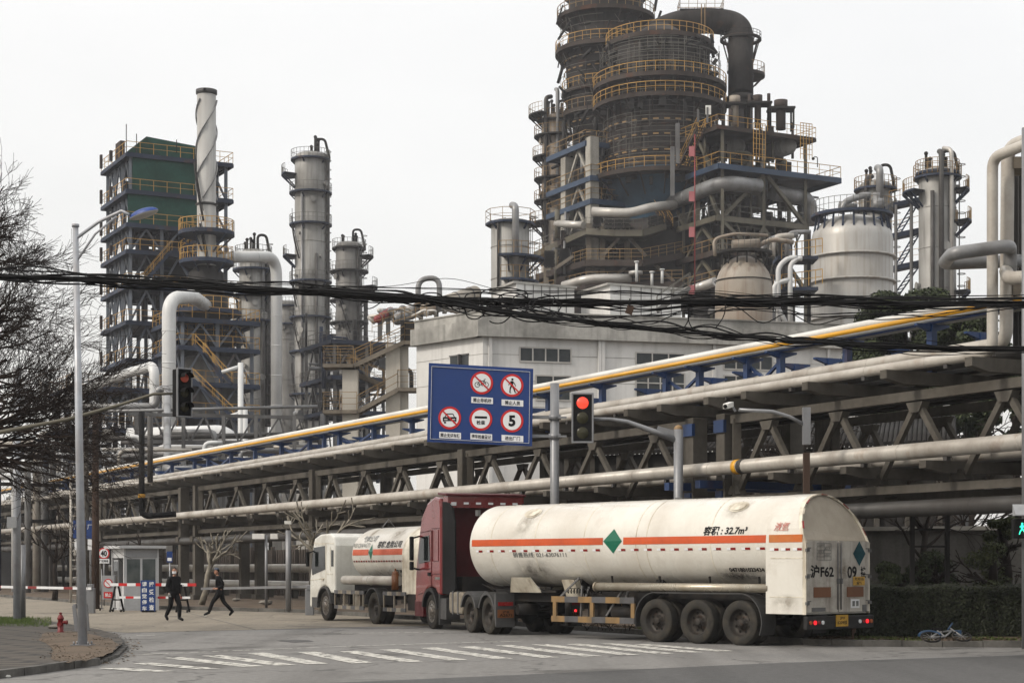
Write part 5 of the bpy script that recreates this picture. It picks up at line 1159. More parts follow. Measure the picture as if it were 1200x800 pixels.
# fallen bicycle on the verge
g=G(1112,753.5,.14); t=thing('bicycle','blue and silver shared bicycle lying fallen on the verge by the hedge','bicycle',g)
def BK(x,y,z): # bike coords: x along, y up of bike (lying ~ flat) , z
    return g+V(x*.78,x*.5+y*.75,.05+abs(y)*.30+z)
for x in (-.52,.52):
    b=MB(); b.sweep([BK(x+.31*math.cos(2*PI*i/20),.30+.31*math.sin(2*PI*i/20),0) for i in range(21)],.022,6); wh=b.build('wheel','rubber',t); b=MB()
    for i in range(10): b.tube(BK(x,.3,0),BK(x+.3*math.cos(2*PI*i/10),.3+.3*math.sin(2*PI*i/10),0),.005,4)
    b.build('spokes','bike_silver',wh)
b=MB()
for a,e in (((-.52,.3),(-.15,.62)),((-.15,.62),(.3,.7)),((.3,.7),(-.05,.3)),((-.05,.3),(-.2,.72)),((-.52,.3),(-.05,.3)),((.52,.3),(.28,.85))): b.tube(BK(*a,0),BK(*e,0),.022,6)
b.build('frame','bike_silver',t); b=MB(); b.tube(BK(.20,.85,-.03),BK(.36,.85,.12),.018,6); b.build('handlebar','bike_blue',t)
b=MB(); b.box(BK(-.2,.76,0),(.24,.1,.1)); b.build('saddle','black_matte',t); b=MB(); b.box(BK(.46,.66,-.03),(.16,.14,.1)); b.build('basket','bike_blue',t)
b=MB(); b.sweep([BK(-.52+.38*math.cos(R(a)),.3+.38*math.sin(R(a)),0) for a in range(20,170,15)],.035,6); b.build('mudguard','bike_blue',t)
# ------------------------------------------------------------------ white building
def quadpt(P,Q,t): return P.lerp(Q,t)
Bc=V(wx(566,110),110,0); Br=V(wx(1010,116.6),116.6,0); Bl=V(wx(488,114.8),114.8,0)
hb=wz(365,110); n2=(Br-Bc).normalized(); d2=(Bl-Bc).normalized(); up3=V(-n2.y,n2.x,0)
t=thing('white_building','long white rendered building with weathered parapet behind the pipe rack','building',(Bc.x,Bc.y,0))
Bk=Bl+n2*((Br-Bc).length); 
b=MB(); b.hexa([Bc,Br,Br+up3*26,Bl]+[p+Z_*(hb-1.55) for p in (Bc,Br,Br+up3*26,Bl)]) ; wl=b.build('wall','wall_white',t)
def panel(b,P,dr,out,x0,x1,z0,z1,th): b.hexa([P+dr*x0+Z_*z0,P+dr*x1+Z_*z0,P+dr*x1-out*th+Z_*z0,P+dr*x0-out*th+Z_*z0,P+dr*x0+Z_*z1,P+dr*x1+Z_*z1,P+dr*x1-out*th+Z_*z1,P+dr*x0-out*th+Z_*z1])
of=-up3; ol=V(d2.y,-d2.x,0);  ol=-ol if ol.dot(V(-1,-.3,0))<0 else ol
LF=(Br-Bc).length; LL=(Bl-Bc).length
b=MB(); Pf=Bc+of*.38-n2*0; panel(b,Bc+of*.42,n2,of,-.42,LF+.4,hb-1.55,hb-.52,.85); panel(b,Bc+ol*.42,d2,ol,.02,LL+.1,hb-1.55,hb-.52,.85)
panel(b,Bc+of*.16,n2,of,-.16,LF+.4,hb-.52,hb,.4); panel(b,Bc+ol*.16,d2,ol,.0,LL,hb-.52,hb,.4)
panel(b,Bc+of*.24,n2,of,-.2,LF+.4,hb,hb+.08,.5); panel(b,Bc+ol*.24,d2,ol,.0,LL,hb,hb+.08,.5); b.build('parapet','parapet',t)
b=MB(); b.hexa([p+Z_*(hb-.9) for p in (Bc,Br,Br+up3*24,Bl+up3*2)]+[p+Z_*(hb-.7) for p in (Bc,Br,Br+up3*24,Bl+up3*2)]); b.build('roof','roof_light',t)
def fx(px): # distance along front from Bc at photo column px
    tt=(px-600)/F; return (Bc.x-Bc.y*tt)/(n2.y*tt-n2.x)
def fz(py,px): return wz(py,(Bc+n2*fx(px)).y)
for (x0,x1,ya,yb,nm) in ((609,669,407,423,4),(745,802,413,427,3),(628,668,440,468,2),(745,802,436,470,4),(848,905,416,432,4),(848,905,440,475,4)):
    a,c=fx(x0),fx(x1); zb,zt=fz(yb,x0),fz(ya,x0)
    b=MB(); panel(b,Bc+of*.02,n2,of,a,c,zb,zt,.1); w_=b.build('window','window_glass',t)
    b=MB()
    for i in range(nm+1): x=a+(c-a)*i/nm; panel(b,Bc+of*.07,n2,of,x-.04,x+.04,zb,zt,.045)
    panel(b,Bc+of*.065,n2,of,a-.03,c+.03,zt-.03,zt+.06,.04); panel(b,Bc+of*.065,n2,of,a-.03,c+.03,zb-.06,zb+.03,.04)
    if zt-zb>1.3: panel(b,Bc+of*.06,n2,of,a,c,zb+(zt-zb)*.62,zb+(zt-zb)*.66,.035)
    b.build('frame','pipe_silver',w_)
b=MB()
for px in (574,702,706,836,970): x=fx(px); panel(b,Bc+of*.22,n2,of,x-.10,x+.10,0,hb-1.56,.21)
b.build('downpipe','wall_white',t)
b=MB()
for z in (hb-2.6,hb-4.2,hb-5.8,hb-7.4): panel(b,Bc+of*.012,n2,of,.02,LF,z,z+.035,.01); panel(b,Bc+ol*.012,d2,ol,.02,LL,z,z+.035,.01)
b.build('wall_groove','parapet',t)
b=MB(); panel(b,Bc+ol*.03,d2,ol,3.9,4.8,hb-5.6,hb-4.9,.1); b.build('window','window_glass',t)
b=MB(); panel(b,Bc+ol*.03,d2,ol,1.35,3.1,hb-3.75,hb-2.5,.1); w_=b.build('window','window_glass',t); b=MB(); panel(b,Bc+ol*.3,d2,ol,2.0,2.06,hb-3.75,hb-2.45,.25); panel(b,Bc+ol*.08,d2,ol,1.3,3.15,hb-2.52,hb-2.44,.05); panel(b,Bc+ol*.08,d2,ol,1.3,3.15,hb-3.8,hb-3.72,.05); b.build('frame','steel_grey',w_)
# rooftop huts
for (c0,l0,r0,yt,D,lb) in ((605,578,673,332,128,'left flat white rooftop hut on the white building'),(715,681,798,334,128,'right white rooftop hut with stair on the white building')):
    P=V(wx(c0,D),D,0); Rr=V(wx(r0,D+2.5),D+2.5,0); Lr=V(wx(l0,D+4),D+4,0); zt=wz(yt,D); zb=hb-.7
    t2=thing('rooftop_hut',lb,'rooftop hut',(P.x,P.y,zb)); b=MB(); b.hexa([p+Z_*zb for p in (P,Rr,Rr+Lr-P,Lr)]+[p+Z_*zt for p in (P,Rr,Rr+Lr-P,Lr)]); b.build('wall','wall_white',t2)
    b=MB(); b.hexa([p+Z_*zt for p in (P+V(-.2,-.2,0),Rr+V(.2,-.2,0),Rr+Lr-P,Lr+V(-.3,0,0))]+[p+Z_*(zt+.15) for p in (P+V(-.2,-.2,0),Rr+V(.2,-.2,0),Rr+Lr-P,Lr+V(-.3,0,0))]); b.build('roof','parapet',t2)
    b=MB(); e=(Rr-P)
    for i in range(1,7): q=P+e*i/7+V(.02,-.03,0); b.bar(q+Z_*zb,q+Z_*zt,.05)
    b.build('panel_joint','steel_grey',t2)
t2=thing('roof_stair','dark diagonal stair on the roof beside the right rooftop hut','stairs',W(775,365,126)); b=MB(); r_=MB(); stairs(b,r_,W(770,364,125),W(808,338,125),.9,V(0,1,0)); b.build('flight','steel_grey',t2); r_.build('railing','rail_grey',t2)
# outside stair tower at the left end of the building
t=thing('outside_stair','zigzag concrete outside stair with rusty yellow railings at the left end of the white building','stairs',(wx(440,116),116,0))
D=116
def SP(px,py,dD=0): return W(px,py,D+dD)
b=MB(); rr_=MB()
def landing(x0,x1,y,dep=1.6,th=.22,dD=0): 
    a=SP(x0,y,dD); c=SP(x1,y,dD); b.hexa([a,c,c+V(0,dep,0),a+V(0,dep,0)]+[p+V(0,0,th) for p in (a,c,c+V(0,dep,0),a+V(0,dep,0))]); rail(rr_,[a+Z_*th,c+Z_*th],1.15,.9,.03,mid=2); rail(rr_,[a+Z_*th+V(0,dep,0),c+Z_*th+V(0,dep,0)],1.15,.9,.03,mid=2); rail(rr_,[a+Z_*th,a+Z_*th+V(0,dep,0)],1.15,.9,.03,mid=2)
landing(474,502,403); landing(378,414,430,1.6); landing(466,504,458); landing(378,418,484)
for (p,q,o) in ((SP(414,430),SP(474,402),.8),(SP(405,432),SP(468,459),2.4),(SP(418,484),SP(466,458),.8)):
    stairs(b,rr_,p+V(0,o,.1),q+V(0,o,.1),1.3,Y_,n=12)
b.build('flight','concrete',t); rr_.build('railing','rail_faded',t)
for (px,yt,wd) in ((411,434,1.0),(461,404,.95),(474,406,.5)):
    b=MB(); b.box(V(wx(px,D+1),D+1,wz(yt,D+1)/2),(wd,wd,wz(yt,D+1))); b.build('column','wall_beige',t)
b=MB(); b.box(SP(488,391,1),(2.0,1.6,1.5)); b.build('enclosure','steel_dark',t)
# pipes and drums on the left wing roof
for (a,c,r,m,lb) in (((442,374),(458,364),.27,'red_dull','short red drum on the roof deck left of the white building'),((466,374),(500,357),.42,'pipe_grey','large grey drum on the roof deck left of the white building'),((500,362),(556,343),.5,'tank_tan','long tan drum on the roof deck of the white building')):
    t=thing('roof_drum',lb,'drum',W(a[0],a[1],124)); P,Q_=W(*a,124),W(*c,127); b=MB(); b.tube(P,Q_,r,20); b.sphere(P,r,14,(1,1,1)); b.sphere(Q_,r,14); b.build('shell',m,t); b=MB(); 
    for k in (.2,.8): q=P.lerp(Q_,k); b.bar(q,q-Z_*1.6,.3)
    for k in (.1,.35,.6,.9): q=P.lerp(Q_,k); b.tube(q-(Q_-P).normalized()*.05,q+(Q_-P).normalized()*.05,r*1.06,20)
    b.build('saddle','steel_grey',t)
t=thing('roof_pipes','cluster of small grey pipes and valves above the left wing parapet','pipework',W(480,370,122)); random.seed(21)
for i in range(26):
    x=random.uniform(440,560); y0=378-(x-440)*.13; h=random.uniform(4,16); b=MB(); D_=random.uniform(120,130); p=W(x,y0,D_)
    b.pipe([p,p+Z_*h/18,p+V(random.uniform(-1,1),random.uniform(-.5,.5),h/18),p+V(random.uniform(-1.2,1.2),.2,0)],.09 if i%3 else .16,bend=.2,n=8); b.build('pipe',random.choice(['pipe_grey','pipe_silver','pipe_grey','tank_tan']),t)
b=MB(); b.pipe([W(490,365,124),W(490,327,124),W(515,325,124),W(515,365,124)],.19,bend=.7,n=12); b.build('pipe','pipe_grey',t)
b=MB(); rail(b,[W(436,390,121),W(500,372,118)],1.1,1.0,.03,mid=2); b.build('railing','rail_faded',t)

# ------------------------------------------------------------------ towers of the plant
def tower(name,lb,cat,px,D,wpx,yt,rings=(),m='tower_shell',dome=.35,top_gear=True,pipes=(),ladder=1,seams=6,rm='rail_faded',deck='steel_navy',ringw=1.1,n=28,sectors=(),toprail=True):
    s=F/D; r=wpx/2/s; x=wx(px,D); zt=wz(yt,D); t=thing(name,lb,cat,(x,D,0)); c=V(x,D,0)
    b=MB(); b.lathe([(r,0),(r,zt-r*dome)]+[(r*math.cos(R(a)),zt-r*dome+r*dome*math.sin(R(a))) for a in (15,30,45,60,75,89.5)],c,36); sh=b.build('shell',m,t)
    b=MB(); k=int(zt/seams)
    for i in range(1,k+1): z=zt-r*dome-i*seams+.5; b.lathe([(r,z),(r*1.015+.02,z+.05),(r*1.015+.02,z+.12),(r,z+.17)],c,36)
    b.build('band',m,sh)
    if toprail: ringdeck(t,c,r*.6,r+.55,zt-r*dome-.3,.2,deck,rm,n=n)
    for y in rings: ringdeck(t,c,r,r+ringw,wz(y,D),.2,deck,rm,n=n)
    for (y,a0,a1,w_) in sectors: ringdeck(t,c,r,r+w_,wz(y,D),.2,deck,rm,R(a0),R(a1),n=10)
    if ladder:
        b=MB(); a=R(-20); u=V(math.cos(a),math.sin(a),0); v_=V(-u.y,u.x,0)
        for q in (-.25,.25): b.bar(c+u*(r+.3)+v_*q,c+u*(r+.3)+v_*q+Z_*zt,.06)
        for i in range(int(zt/1.2)): b.lathe([(.42,i*1.2+2),(.42,i*1.2+2.08)],c+u*(r+.5),8); 
        b.build('ladder','rail_grey',t)
    rg=random.Random(int(px*7)); b=MB()
    for i in range(int(zt/3) if seams<50 else 0):
        a=rg.uniform(PI,2*PI); u=V(math.cos(a),math.sin(a),0); p=c+u*r+Z_*rg.uniform(8,zt-2); q=rg.uniform(.15,.38); b.tube(p,p+u*rg.uniform(.15,.45),q,10); b.tube(p+u*.3,p+u*.38,q*1.3,10)
    if b.v: b.build('nozzle',m,sh)
    if seams<100 and wpx<40:
        b=MB(); yy_=zt*.85; a=rg.uniform(PI,1.3*PI)
        while yy_>12:
            pts=[c+V(math.cos(a+.9*k/8)*(r+.35),math.sin(a+.9*k/8)*(r+.35),yy_-k*.75) for k in range(9)]
            b.sweep(pts,.12,5); b.sweep([p+Z_*1.0 for p in pts],.04,4); yy_-=rg.uniform(6,8); a+=rg.uniform(-.3,.9); a=a if a<1.7*PI else PI*1.1
        b.build('spiral_stair','steel_dark',t)
    for (off,pr,y0,y1,mm) in pipes:
        xx=wx(px+off,D); yy=D-math.sqrt(max(0,r*r-(xx-x)**2))-pr-.1 if abs(xx-x)<r else D-.3
        b=MB(); z1=wz(y0,D); top=V(c.x,c.y,z1+.0) if y0<=yt+8 else None
        pts=[V(xx,yy,wz(y1,D)),V(xx,yy,z1)]; 
        pts+= [V(xx*.4+x*.6,(yy+D)/2,z1+.3)] if top is not None else []
        b.pipe(pts,pr,bend=pr*3,n=12,seam=5); b.build('pipe',mm,t)
    if top_gear:
        b=MB(); random.seed(int(px))
        for i in range(5): q=c+V(random.uniform(-.6,.6)*r,random.uniform(-.5,.5)*r,zt-.3); h=random.uniform(.8,2.2); b.tube(q,q+Z_*h,.13*max(1,r*.6),8); b.sphere(q+Z_*h,.22*max(1,r*.5),8)
        q=c+V(r*.3,0,zt-.3); b.pipe([q,q+Z_*2,q+V(r*.6,0,2),q+V(r*.9,0,-.6)],.16*max(1,r*.5),bend=.5,n=8); b.build('valve_stack','steel_dark',t)
    return t,c,r,zt
tower('distillation_tower','tall slim grey tower with dark rings, fourth structure from the left against the sky','tower',364,240,37,178,rings=(226,263,330,372,412,462),sectors=((205,150,215,1.8),(300,150,215,1.6)),pipes=((20.5,.26,183,480,'pipe_dark'),(9,.2,300,490,'pipe_dark'),(-8,.15,230,490,'pipe_grey')),ringw=.75,rm='rail_grey')
tower('distillation_tower','shorter dark grey tower with many small balconies right of the tallest slim tower','tower',409,255,31,283,rings=(318,352,378,405,440),sectors=((300,-30,40,1.6),(336,-30,40,2.2),(392,150,200,1.6),(425,-30,40,2)),pipes=((12,.22,290,430,'pipe_dark'),(20,.3,352,430,'pipe_dark')),m='tower_shell_dark',ringw=.9,rm='rail_grey',deck='steel_dark')
tower('distillation_tower','pale tower with sheet seams behind the big white elbow duct','tower',297,215,33,292,rings=(316,346,376),sectors=((392,150,210,1.8),),pipes=((17,.5,310,500,'pipe_dark'),(13,.2,300,500,'pipe_grey')),ringw=.8,rm='rail_grey')
tower('distillation_tower','plain short grey tower half hidden left of the tallest slim tower','tower',337,270,26,352,rings=(380,),ringw=.7,rm='rail_grey',top_gear=False,m='tower_shell_dark')
tower('squat_tower','squat grey tower with railed flat top left of the blast furnace','tower',598,168,45,258,rings=(),sectors=((262,0,359.9,.55),(303,-110,20,1.4),(330,-110,20,.9)),pipes=((6,.33,247,340,'pipe_grey'),(-14,.12,262,345,'pipe_dark')),m='tower_shell',dome=.1,toprail=False,top_gear=False,seams=3)
t,c,r,zt=tower('storage_tank','big silver domed tank with ribs right of the steel frame','tank',998.5,165,95,252,m='tank_silver',dome=.62,top_gear=False,ladder=0,seams=200,toprail=False)
s=F/165
ringdeck(t,(c.x,c.y,0),r*.72,r*1.0,wz(252,165),.25,'steel_navy','rail_grey',n=40,r=.04,brk=False)
b=MB()
for k in range(22): a=2*PI*k/22; u=V(math.cos(a),math.sin(a),0); b.bar(c+u*r*.86+Z_*(wz(252,165)),c+u*r*.93+Z_*(wz(272,165)),.16)
b.build('deck_leg','steel_navy',t)
b=MB()
for y in (303,332,376): z=wz(y,165); b.lathe([(r,z-.12),(r+.28,z-.08),(r+.28,z+.08),(r,z+.12)],c,48)
b.build('rib','tank_silver',t)
b=MB(); b.pipe([W(985,250,163),W(990,236,163),W(1012,229,163),W(1020,229,163)],.3,bend=1,n=12); b.tube(W(1022,240,163),W(1035,240,163),.6,14); b.pipe([W(983,240,164),W(1004,243,164)],.35,n=12); b.tube(W(1027,250,164),W(1027,226,164),.32,10); b.build('top_pipe','pipe_grey',t)
t,c,r,zt=tower('domed_vessel','tan stained domed vessel in front of the steel frame','tank',871.5,150,67,300,m='tank_tan',dome=1.15,top_gear=False,ladder=0,seams=200,toprail=False)
ringdeck(t,(c.x,c.y,0),r*.55,r*1.0,wz(296,150),.2,'steel_dark','rail_grey',n=30,r=.035,brk=False)
b=MB()
for k in range(16): a=2*PI*k/16; u=V(math.cos(a),math.sin(a),0); b.bar(c+u*r*.8+Z_*wz(296,150),c+u*r*.86+Z_*wz(312,150),.13)
for y in (330,352): z=wz(y,150); b.lathe([(r,z-.05),(r+.06,z),(r,z+.05)],c,40)
b.build('deck_leg','steel_dark',t)
b=MB(); b.tube(W(858,288,149),W(890,286,149),.45,14); b.pipe([W(838,300,148),W(836,280,148),W(860,274,148),W(900,276,148)],.14,bend=.6,n=8); b.pipe([W(880,292,149),W(905,280,149),W(930,284,149)],.2,bend=.6,n=8); b.build('top_pipe','tank_tan',t)
tower('distillation_tower','slim grey tower with railed top directly behind the big silver tank','tower',1026,190,38,212,rings=(247,),m='tower_shell',top_gear=True,pipes=((0,.4,203,250,'pipe_grey'),(-14,.25,212,250,'pipe_dark')),ringw=.5)
t,c,r,zt=tower('twin_pipe_tower','tall pale tower with three vertical pipes at the far right','tower',1098.5,178,43,197,rings=(203,),m='tower_shell',pipes=((-1.5,.27,184,420,'pipe_dark'),(11,.22,180,420,'pipe_silver'),(-11,.2,228,420,'pipe_dark')),sectors=((223,-40,20,1.3),(260,-40,20,1.5),(262,-40,20,.2),(342,-40,20,1.4),(225,150,215,1.6)),ringw=.35,seams=4)
# stair truss left of it
t=thing('stair_bridge','open steel stair with blue landings between the silver tank and the right tower','stairs',W(1060,665,180)); D=180
b=MB(); r_=MB()
for y in (238,274,312): 
    a,c_=W(1042,y+6,D),W(1080,y-2,D); b.hexa([a,c_,c_+V(0,2,0),a+V(0,2,0)]+[p+Z_*.5 for p in (a,c_,c_+V(0,2,0),a+V(0,2,0))]); rail(r_,[a+Z_*.5,c_+Z_*.5],1.2,1.2,.04)
for (p,q) in (((1050,272),(1074,232)),((1050,310),(1074,270)),((1048,345),(1074,308))): 
    b.bar(W(*p,D),W(*q,D),.14); b.bar(W(p[0]+6,p[1],D),W(q[0]+6,q[1],D),.14)
    for i in range(8): a=W(*p,D).lerp(W(*q,D),i/8); c_=W(p[0]+6,p[1],D).lerp(W(q[0]+6,q[1],D),(i+.8)/8); b.bar(a,c_,.08)
b.build('landing','steel_navy',t); r_.build('railing','rail_yellow',t)
b=MB(); b.tube(V(wx(1068,D),D,0),W(1068,225,D),.18,8); b.tube(V(wx(1050,D),D,0),W(1050,240,D),.14,8); b.build('post','steel_grey',t)
# chimney with spiral strake
t,c,r,zt=tower('chimney','tall pale chimney with a spiral strake beside the green netted frame','chimney',242,184,22,106,m='chimney_grey',dome=.02,top_gear=False,ladder=0,seams=50,toprail=False)
for q_ in range(3):
    b=MB(); pts=[]
    for k in range(120):
        z=wz(118,184)-(wz(118,184)-wz(234,184))*k/119; a=2*PI*q_/3-2*PI*.95*k/119; pts.append(c+V(math.cos(a)*(r+.1),math.sin(a)*(r+.1),z))
    b.sweep(pts,.085,6); b.build('strake','pipe_grey',t); b=MB(); b.lathe([(r,zt-.5),(r+.12,zt-.4),(r+.12,zt),(r*.9,zt+.05)],c,30); b.lathe([(r,wz(240,184)-.15),(r+.2,wz(240,184)),(r,wz(240,184)+.15)],c,30); b.build('collar','steel_grey',t)
for (y,w_) in ((272,1.9),(306,1.8),(365,2.6),(398,2.8)): ringdeck(t,c,r,r+w_,wz(y,184),.4,'steel_navy','rail_yellow',n=26,r=.055)
b=MB(); b.lathe([(r,wz(312,184)),(1.8,wz(320,184)),(1.8,wz(345,184)),(2.2,wz(350,184)),(2.2,wz(375,184)),(1.5,wz(378,184)),(1.5,wz(400,184)),(2.6,wz(410,184)),(2.6,0)],c,30); b.build('lower_vessel','steel_dark',t)
# large white ducts
t=thing('elbow_duct','large pale elbow duct running from the chimney down beside the pale tower','duct',W(324,500,205)); b=MB(); b.tube(W(257,301,186),W(273,301,188),.25,20,r2=.58); b.pipe([W(272,301,188),W(324,301,196),V(W(324,301,196).x,196,0)],.62,bend=2.2,n=22,seam=3.2,seg=10); b.build('duct','pipe_white',t)
t=thing('elbow_duct','tall white elbow duct rising behind the left traffic light','duct',W(198,550,165)); b=MB(); b.pipe([V(wx(198,160),160,0),W(198,350,160),W(225,347,163),W(241,358,182)],.62,bend=1.5,n=22,seam=2.6,seg=10); b.build('duct','pipe_white',t)
t=thing('elbow_duct','cream sloping duct with elbow left of the tall white duct','duct',W(180,450,150)); b=MB(); b.pipe([W(60,472,175),W(150,437,155),W(181,428,150),V(W(181,428,150).x,150,wz(478,150)),W(184,478,150)],.42,bend=1.1,n=18,seam=4); b.build('duct','pipe_white',t)
t=thing('elbow_duct','grey swan-neck pipe in front of the tall white duct','duct',W(196,460,140)); b=MB(); b.pipe([W(60,476,140),W(184,476,140),W(184,456,140),W(196,455,140),W(196,551,120),W(235,549,120)],.27,bend=.7,n=14,seam=5); b.build('duct','pipe_grey',t)
t=thing('low_duct','fat horizontal white duct behind the truss bridge','duct',W(240,508,150)); b=MB(); b.pipe([W(150,512,150),W(262,508,150),W(276,522,150),W(278,560,150)],.75,bend=1.2,n=20,seam=3); b.build('duct','pipe_white',t)
# frame A with green netting
def frame(name,lb,cat,px,D,A,Bd,levels,cols,mcol='steel_bluegrey',mdeck='steel_navy',rm='rail_yellow',brace=True,over=.6,group=None,skip=()):
    C0=V(wx(px,D),D,0); t=thing(name,lb,cat,(C0.x,C0.y,0)); P=lambda a,b_,z: C0+nn*a+dd*b_+Z_*z
    zt=max(levels)
    for a in cols[0]:
        for bb in cols[1]: b=MB(); b.bar(P(a,bb,0),P(a,bb,zt),.34,.34); b.build('column',mcol,t)
    for i,z in enumerate(levels):
        b=MB(); x0,x1,y0,y1=-over,A+over,-over,Bd+over
        b.hexa([P(x0,y0,z-.12),P(x1,y0,z-.12),P(x1,y1,z-.12),P(x0,y1,z-.12),P(x0,y0,z),P(x1,y0,z),P(x1,y1,z),P(x0,y1,z)])
        for (p,q) in ((P(x0,y0,z-.3),P(x1,y0,z-.3)),(P(x1,y0,z-.3),P(x1,y1,z-.3)),(P(x1,y1,z-.3),P(x0,y1,z-.3)),(P(x0,y1,z-.3),P(x0,y0,z-.3))): b.bar(p,q,.18,.36)
        for a in cols[0]: b.bar(P(a,0,z-.45),P(a,Bd,z-.35),.2,.34)
        pl=b.build('platform',mdeck,t)
        if i not in skip: m=MB(); rail(m,[P(x0,y0,z),P(x1,y0,z),P(x1,y1,z),P(x0,y1,z)],1.15,1.4,.05,closed=True); m.build('railing',rm,pl)
    if brace:
        zs=sorted(levels); zs=[0]+zs
        for i in range(len(zs)-1):
            z0,z1=zs[i],zs[i+1]-.5
            if z1-z0>9: z0=z1-8
            b=MB(); ca=cols[0]; cb_=cols[1]
            for j in range(len(ca)-1):
                m_=(ca[j]+ca[j+1])/2
                b.bar(P(ca[j],0,z0),P(m_,0,z1),.2); b.bar(P(ca[j+1],0,z0),P(m_,0,z1),.2)
            for j in range(len(cb_)-1):
                m_=(cb_[j]+cb_[j+1])/2; b.bar(P(0,cb_[j],z0),P(0,m_,z1),.18); b.bar(P(0,cb_[j+1],z0),P(0,m_,z1),.18)
            b.build('brace',mcol,t)
    return t,P
def clutter(t,P,a,bb,z,n,mats,seed,rs=(.08,.3)):
    random.seed(seed)
    for m in mats:
        b=MB()
        for i in range(n//len(mats)):
            k=random.random(); p=(random.uniform(*a),random.uniform(*bb),random.uniform(*z)); r=random.uniform(*rs)
            if k<.35: b.tube(P(*p),P(p[0],p[1],p[2]+random.uniform(1,5)),r,8)
            elif k<.6: q=random.uniform(1.5,5); b.tube(P(*p),P(p[0]+q,p[1],p[2]),r,8)
            elif k<.75: q=random.uniform(1.5,4); b.pipe([P(*p),P(p[0]+q,p[1],p[2]),P(p[0]+q,p[1],p[2]-q)],r,n=8,seg=4)
            elif k<.88: b.box(P(*p),(random.uniform(.4,1.4),random.uniform(.4,1.2),random.uniform(.5,1.6)),nn,dd,Z_)
            else: b.tube(P(*p),P(p[0],p[1]+random.uniform(1,3),p[2]),r*2.2,12)
        b.build('pipework',m,t)
D=190; zl=[wz(y,D) for y in (180,223,262,293,334,376,420)]
t,P=frame('netted_frame','tall blue-grey steel process frame wrapped in green netting at the left','steel frame',153,D,10.5,9.3,zl,((0,3.4,7,10.5),(0,3.1,6.2,9.3)))
for (y0,y1,a0,a1) in ((182,225,.1,8.3),(224,264,-.4,8.3)):
    b=MB(); n_=14; m_=8; random.seed(y0); vs=[P(a0+(a1-a0)*i/n_,-.30-.12*random.random(),wz(y0+(y1-y0)*j/m_,D)) for i in range(n_+1) for j in range(m_+1)]
    b.add(vs,[(i*(m_+1)+j,i*(m_+1)+j+1,(i+1)*(m_+1)+j+1,(i+1)*(m_+1)+j) for i in range(n_) for j in range(m_)],True); b.v+=[v+nn*.0+dd*.04 for v in vs]; k=len(vs); b.f+=[[x+k for x in f[::-1]] for f in b.f]; b.m+=b.m[:]; b.s+=b.s[:]; b.build('green_netting','net_green',t)
b=MB(); z0=wz(180,D); b.hexa([P(3.2,-.4,z0),P(9,-.4,z0),P(9,8,z0),P(3.2,8,z0),P(1.6,-.4,z0+1.9),P(9,-.4,z0+1.3),P(9,8,z0+1.3),P(1.6,8,z0+1.9)]); b.build('green_netting','net_green',t)
b=MB(); b.hexa([P(-.3,3,zl[0]),P(.2,3,zl[0]),P(.2,5,zl[0]),P(-.3,5,zl[0])]+[p+Z_*2 for p in (P(-.3,3,zl[0]),P(.2,3,zl[0]),P(.2,5,zl[0]),P(-.3,5,zl[0]))]); 
for z in zl: b.box(P(-.8,9.2,z+.9),(.25,.35,1.5),nn,dd,Z_); b.box(P(-.8,5,z+.7),(.3,.4,1.1),nn,dd,Z_)
b.build('cabinet','steel_rust',t)
clutter(t,P,(.3,9),(.5,8),(zl[5],zl[2]),70,['steel_dark','steel_navy'],5); clutter(t,P,(.3,3),(1,8),(zl[3],zl[0]-2),30,['steel_bluegrey'],6,(.06,.15))
b=MB(); b.lathe([(2.6,zl[5]-8),(2.6,zl[3]-1),(1,zl[2]-1)],P(6.5,4.5,0),24); b.build('inner_vessel','steel_dark',t)
b=MB(); r_=MB()
for (z0,z1,a0,a1) in ((zl[3],zl[2],5,8.2),(zl[4],zl[3],6,9.5),(zl[5],zl[4],3.5,7.2),(zl[4],zl[3],1.0,4.0)): stairs(b,r_,P(a0,-1.2,z0),P(a1,-1.2,z1),1.0,dd)
f=b.build('stair','steel_navy',t); r_.build('stair_railing','rail_yellow',f)
for (px,h) in ((148,15),(160,10),(207,7),(233,8)):
    b=MB(); p=W(px,180,D); b.bar(p,p+Z_*h*.13*1.6,.08); b.build('lamp_mast','steel_dark',t)
# lower frame with stairs right of the chimney
t,P=frame('steel_frame_tower','dark blue steel frame with yellow handrails below the chimney','steel frame',214,178,7.2,8,[wz(y,178) for y in (372,405,447,485)],((0,3.6,7.2),(0,4,8)))
b=MB(); r_=MB(); D=177
for (p,q) in (((272,450),(228,404)),((274,490),(226,444)),((240,414),(262,447))):
    stairs(b,r_,W(p[0],p[1],D-1.5),W(q[0],q[1],D-1.5),1.0,Y_,rail_on=True)
f=b.build('stair','steel_navy',t); r_.build('stair_railing','rail_yellow',f)
clutter(t,P,(0,7),(1,7),(4,wz(410,178)),50,['steel_dark','tower_shell_dark'],8,(.1,.45))
b=MB(); b.lathe([(2.9,0),(2.9,wz(420,178)),(2.5,wz(412,178))],P(4,4,0),26); b.build('inner_vessel','tower_shell_dark',t)
t,P=frame('process_frame','low blue-grey steel frame with pipes at the far left behind the bare tree','steel frame',92,172,9,9,[wz(y,172) for y in (452,500)],((0,3,6,9),(0,4.5,9)),rm='rail_faded')
clutter(t,P,(-6,9),(-1,7),(3,wz(445,172)),70,['pipe_grey','steel_dark','pipe_beige'],9,(.08,.3))
t,P=frame('process_frame','grey pipe frame packed with valves between the stairs and the slim towers','steel frame',392,205,8,9,[wz(y,205) for y in (398,440,480)],((0,4,8),(0,4.5,9)),mcol='steel_grey',rm='rail_grey')
clutter(t,P,(-2,8),(0,8),(6,wz(385,205)),80,['pipe_grey','steel_dark','steel_navy'],10,(.1,.3))
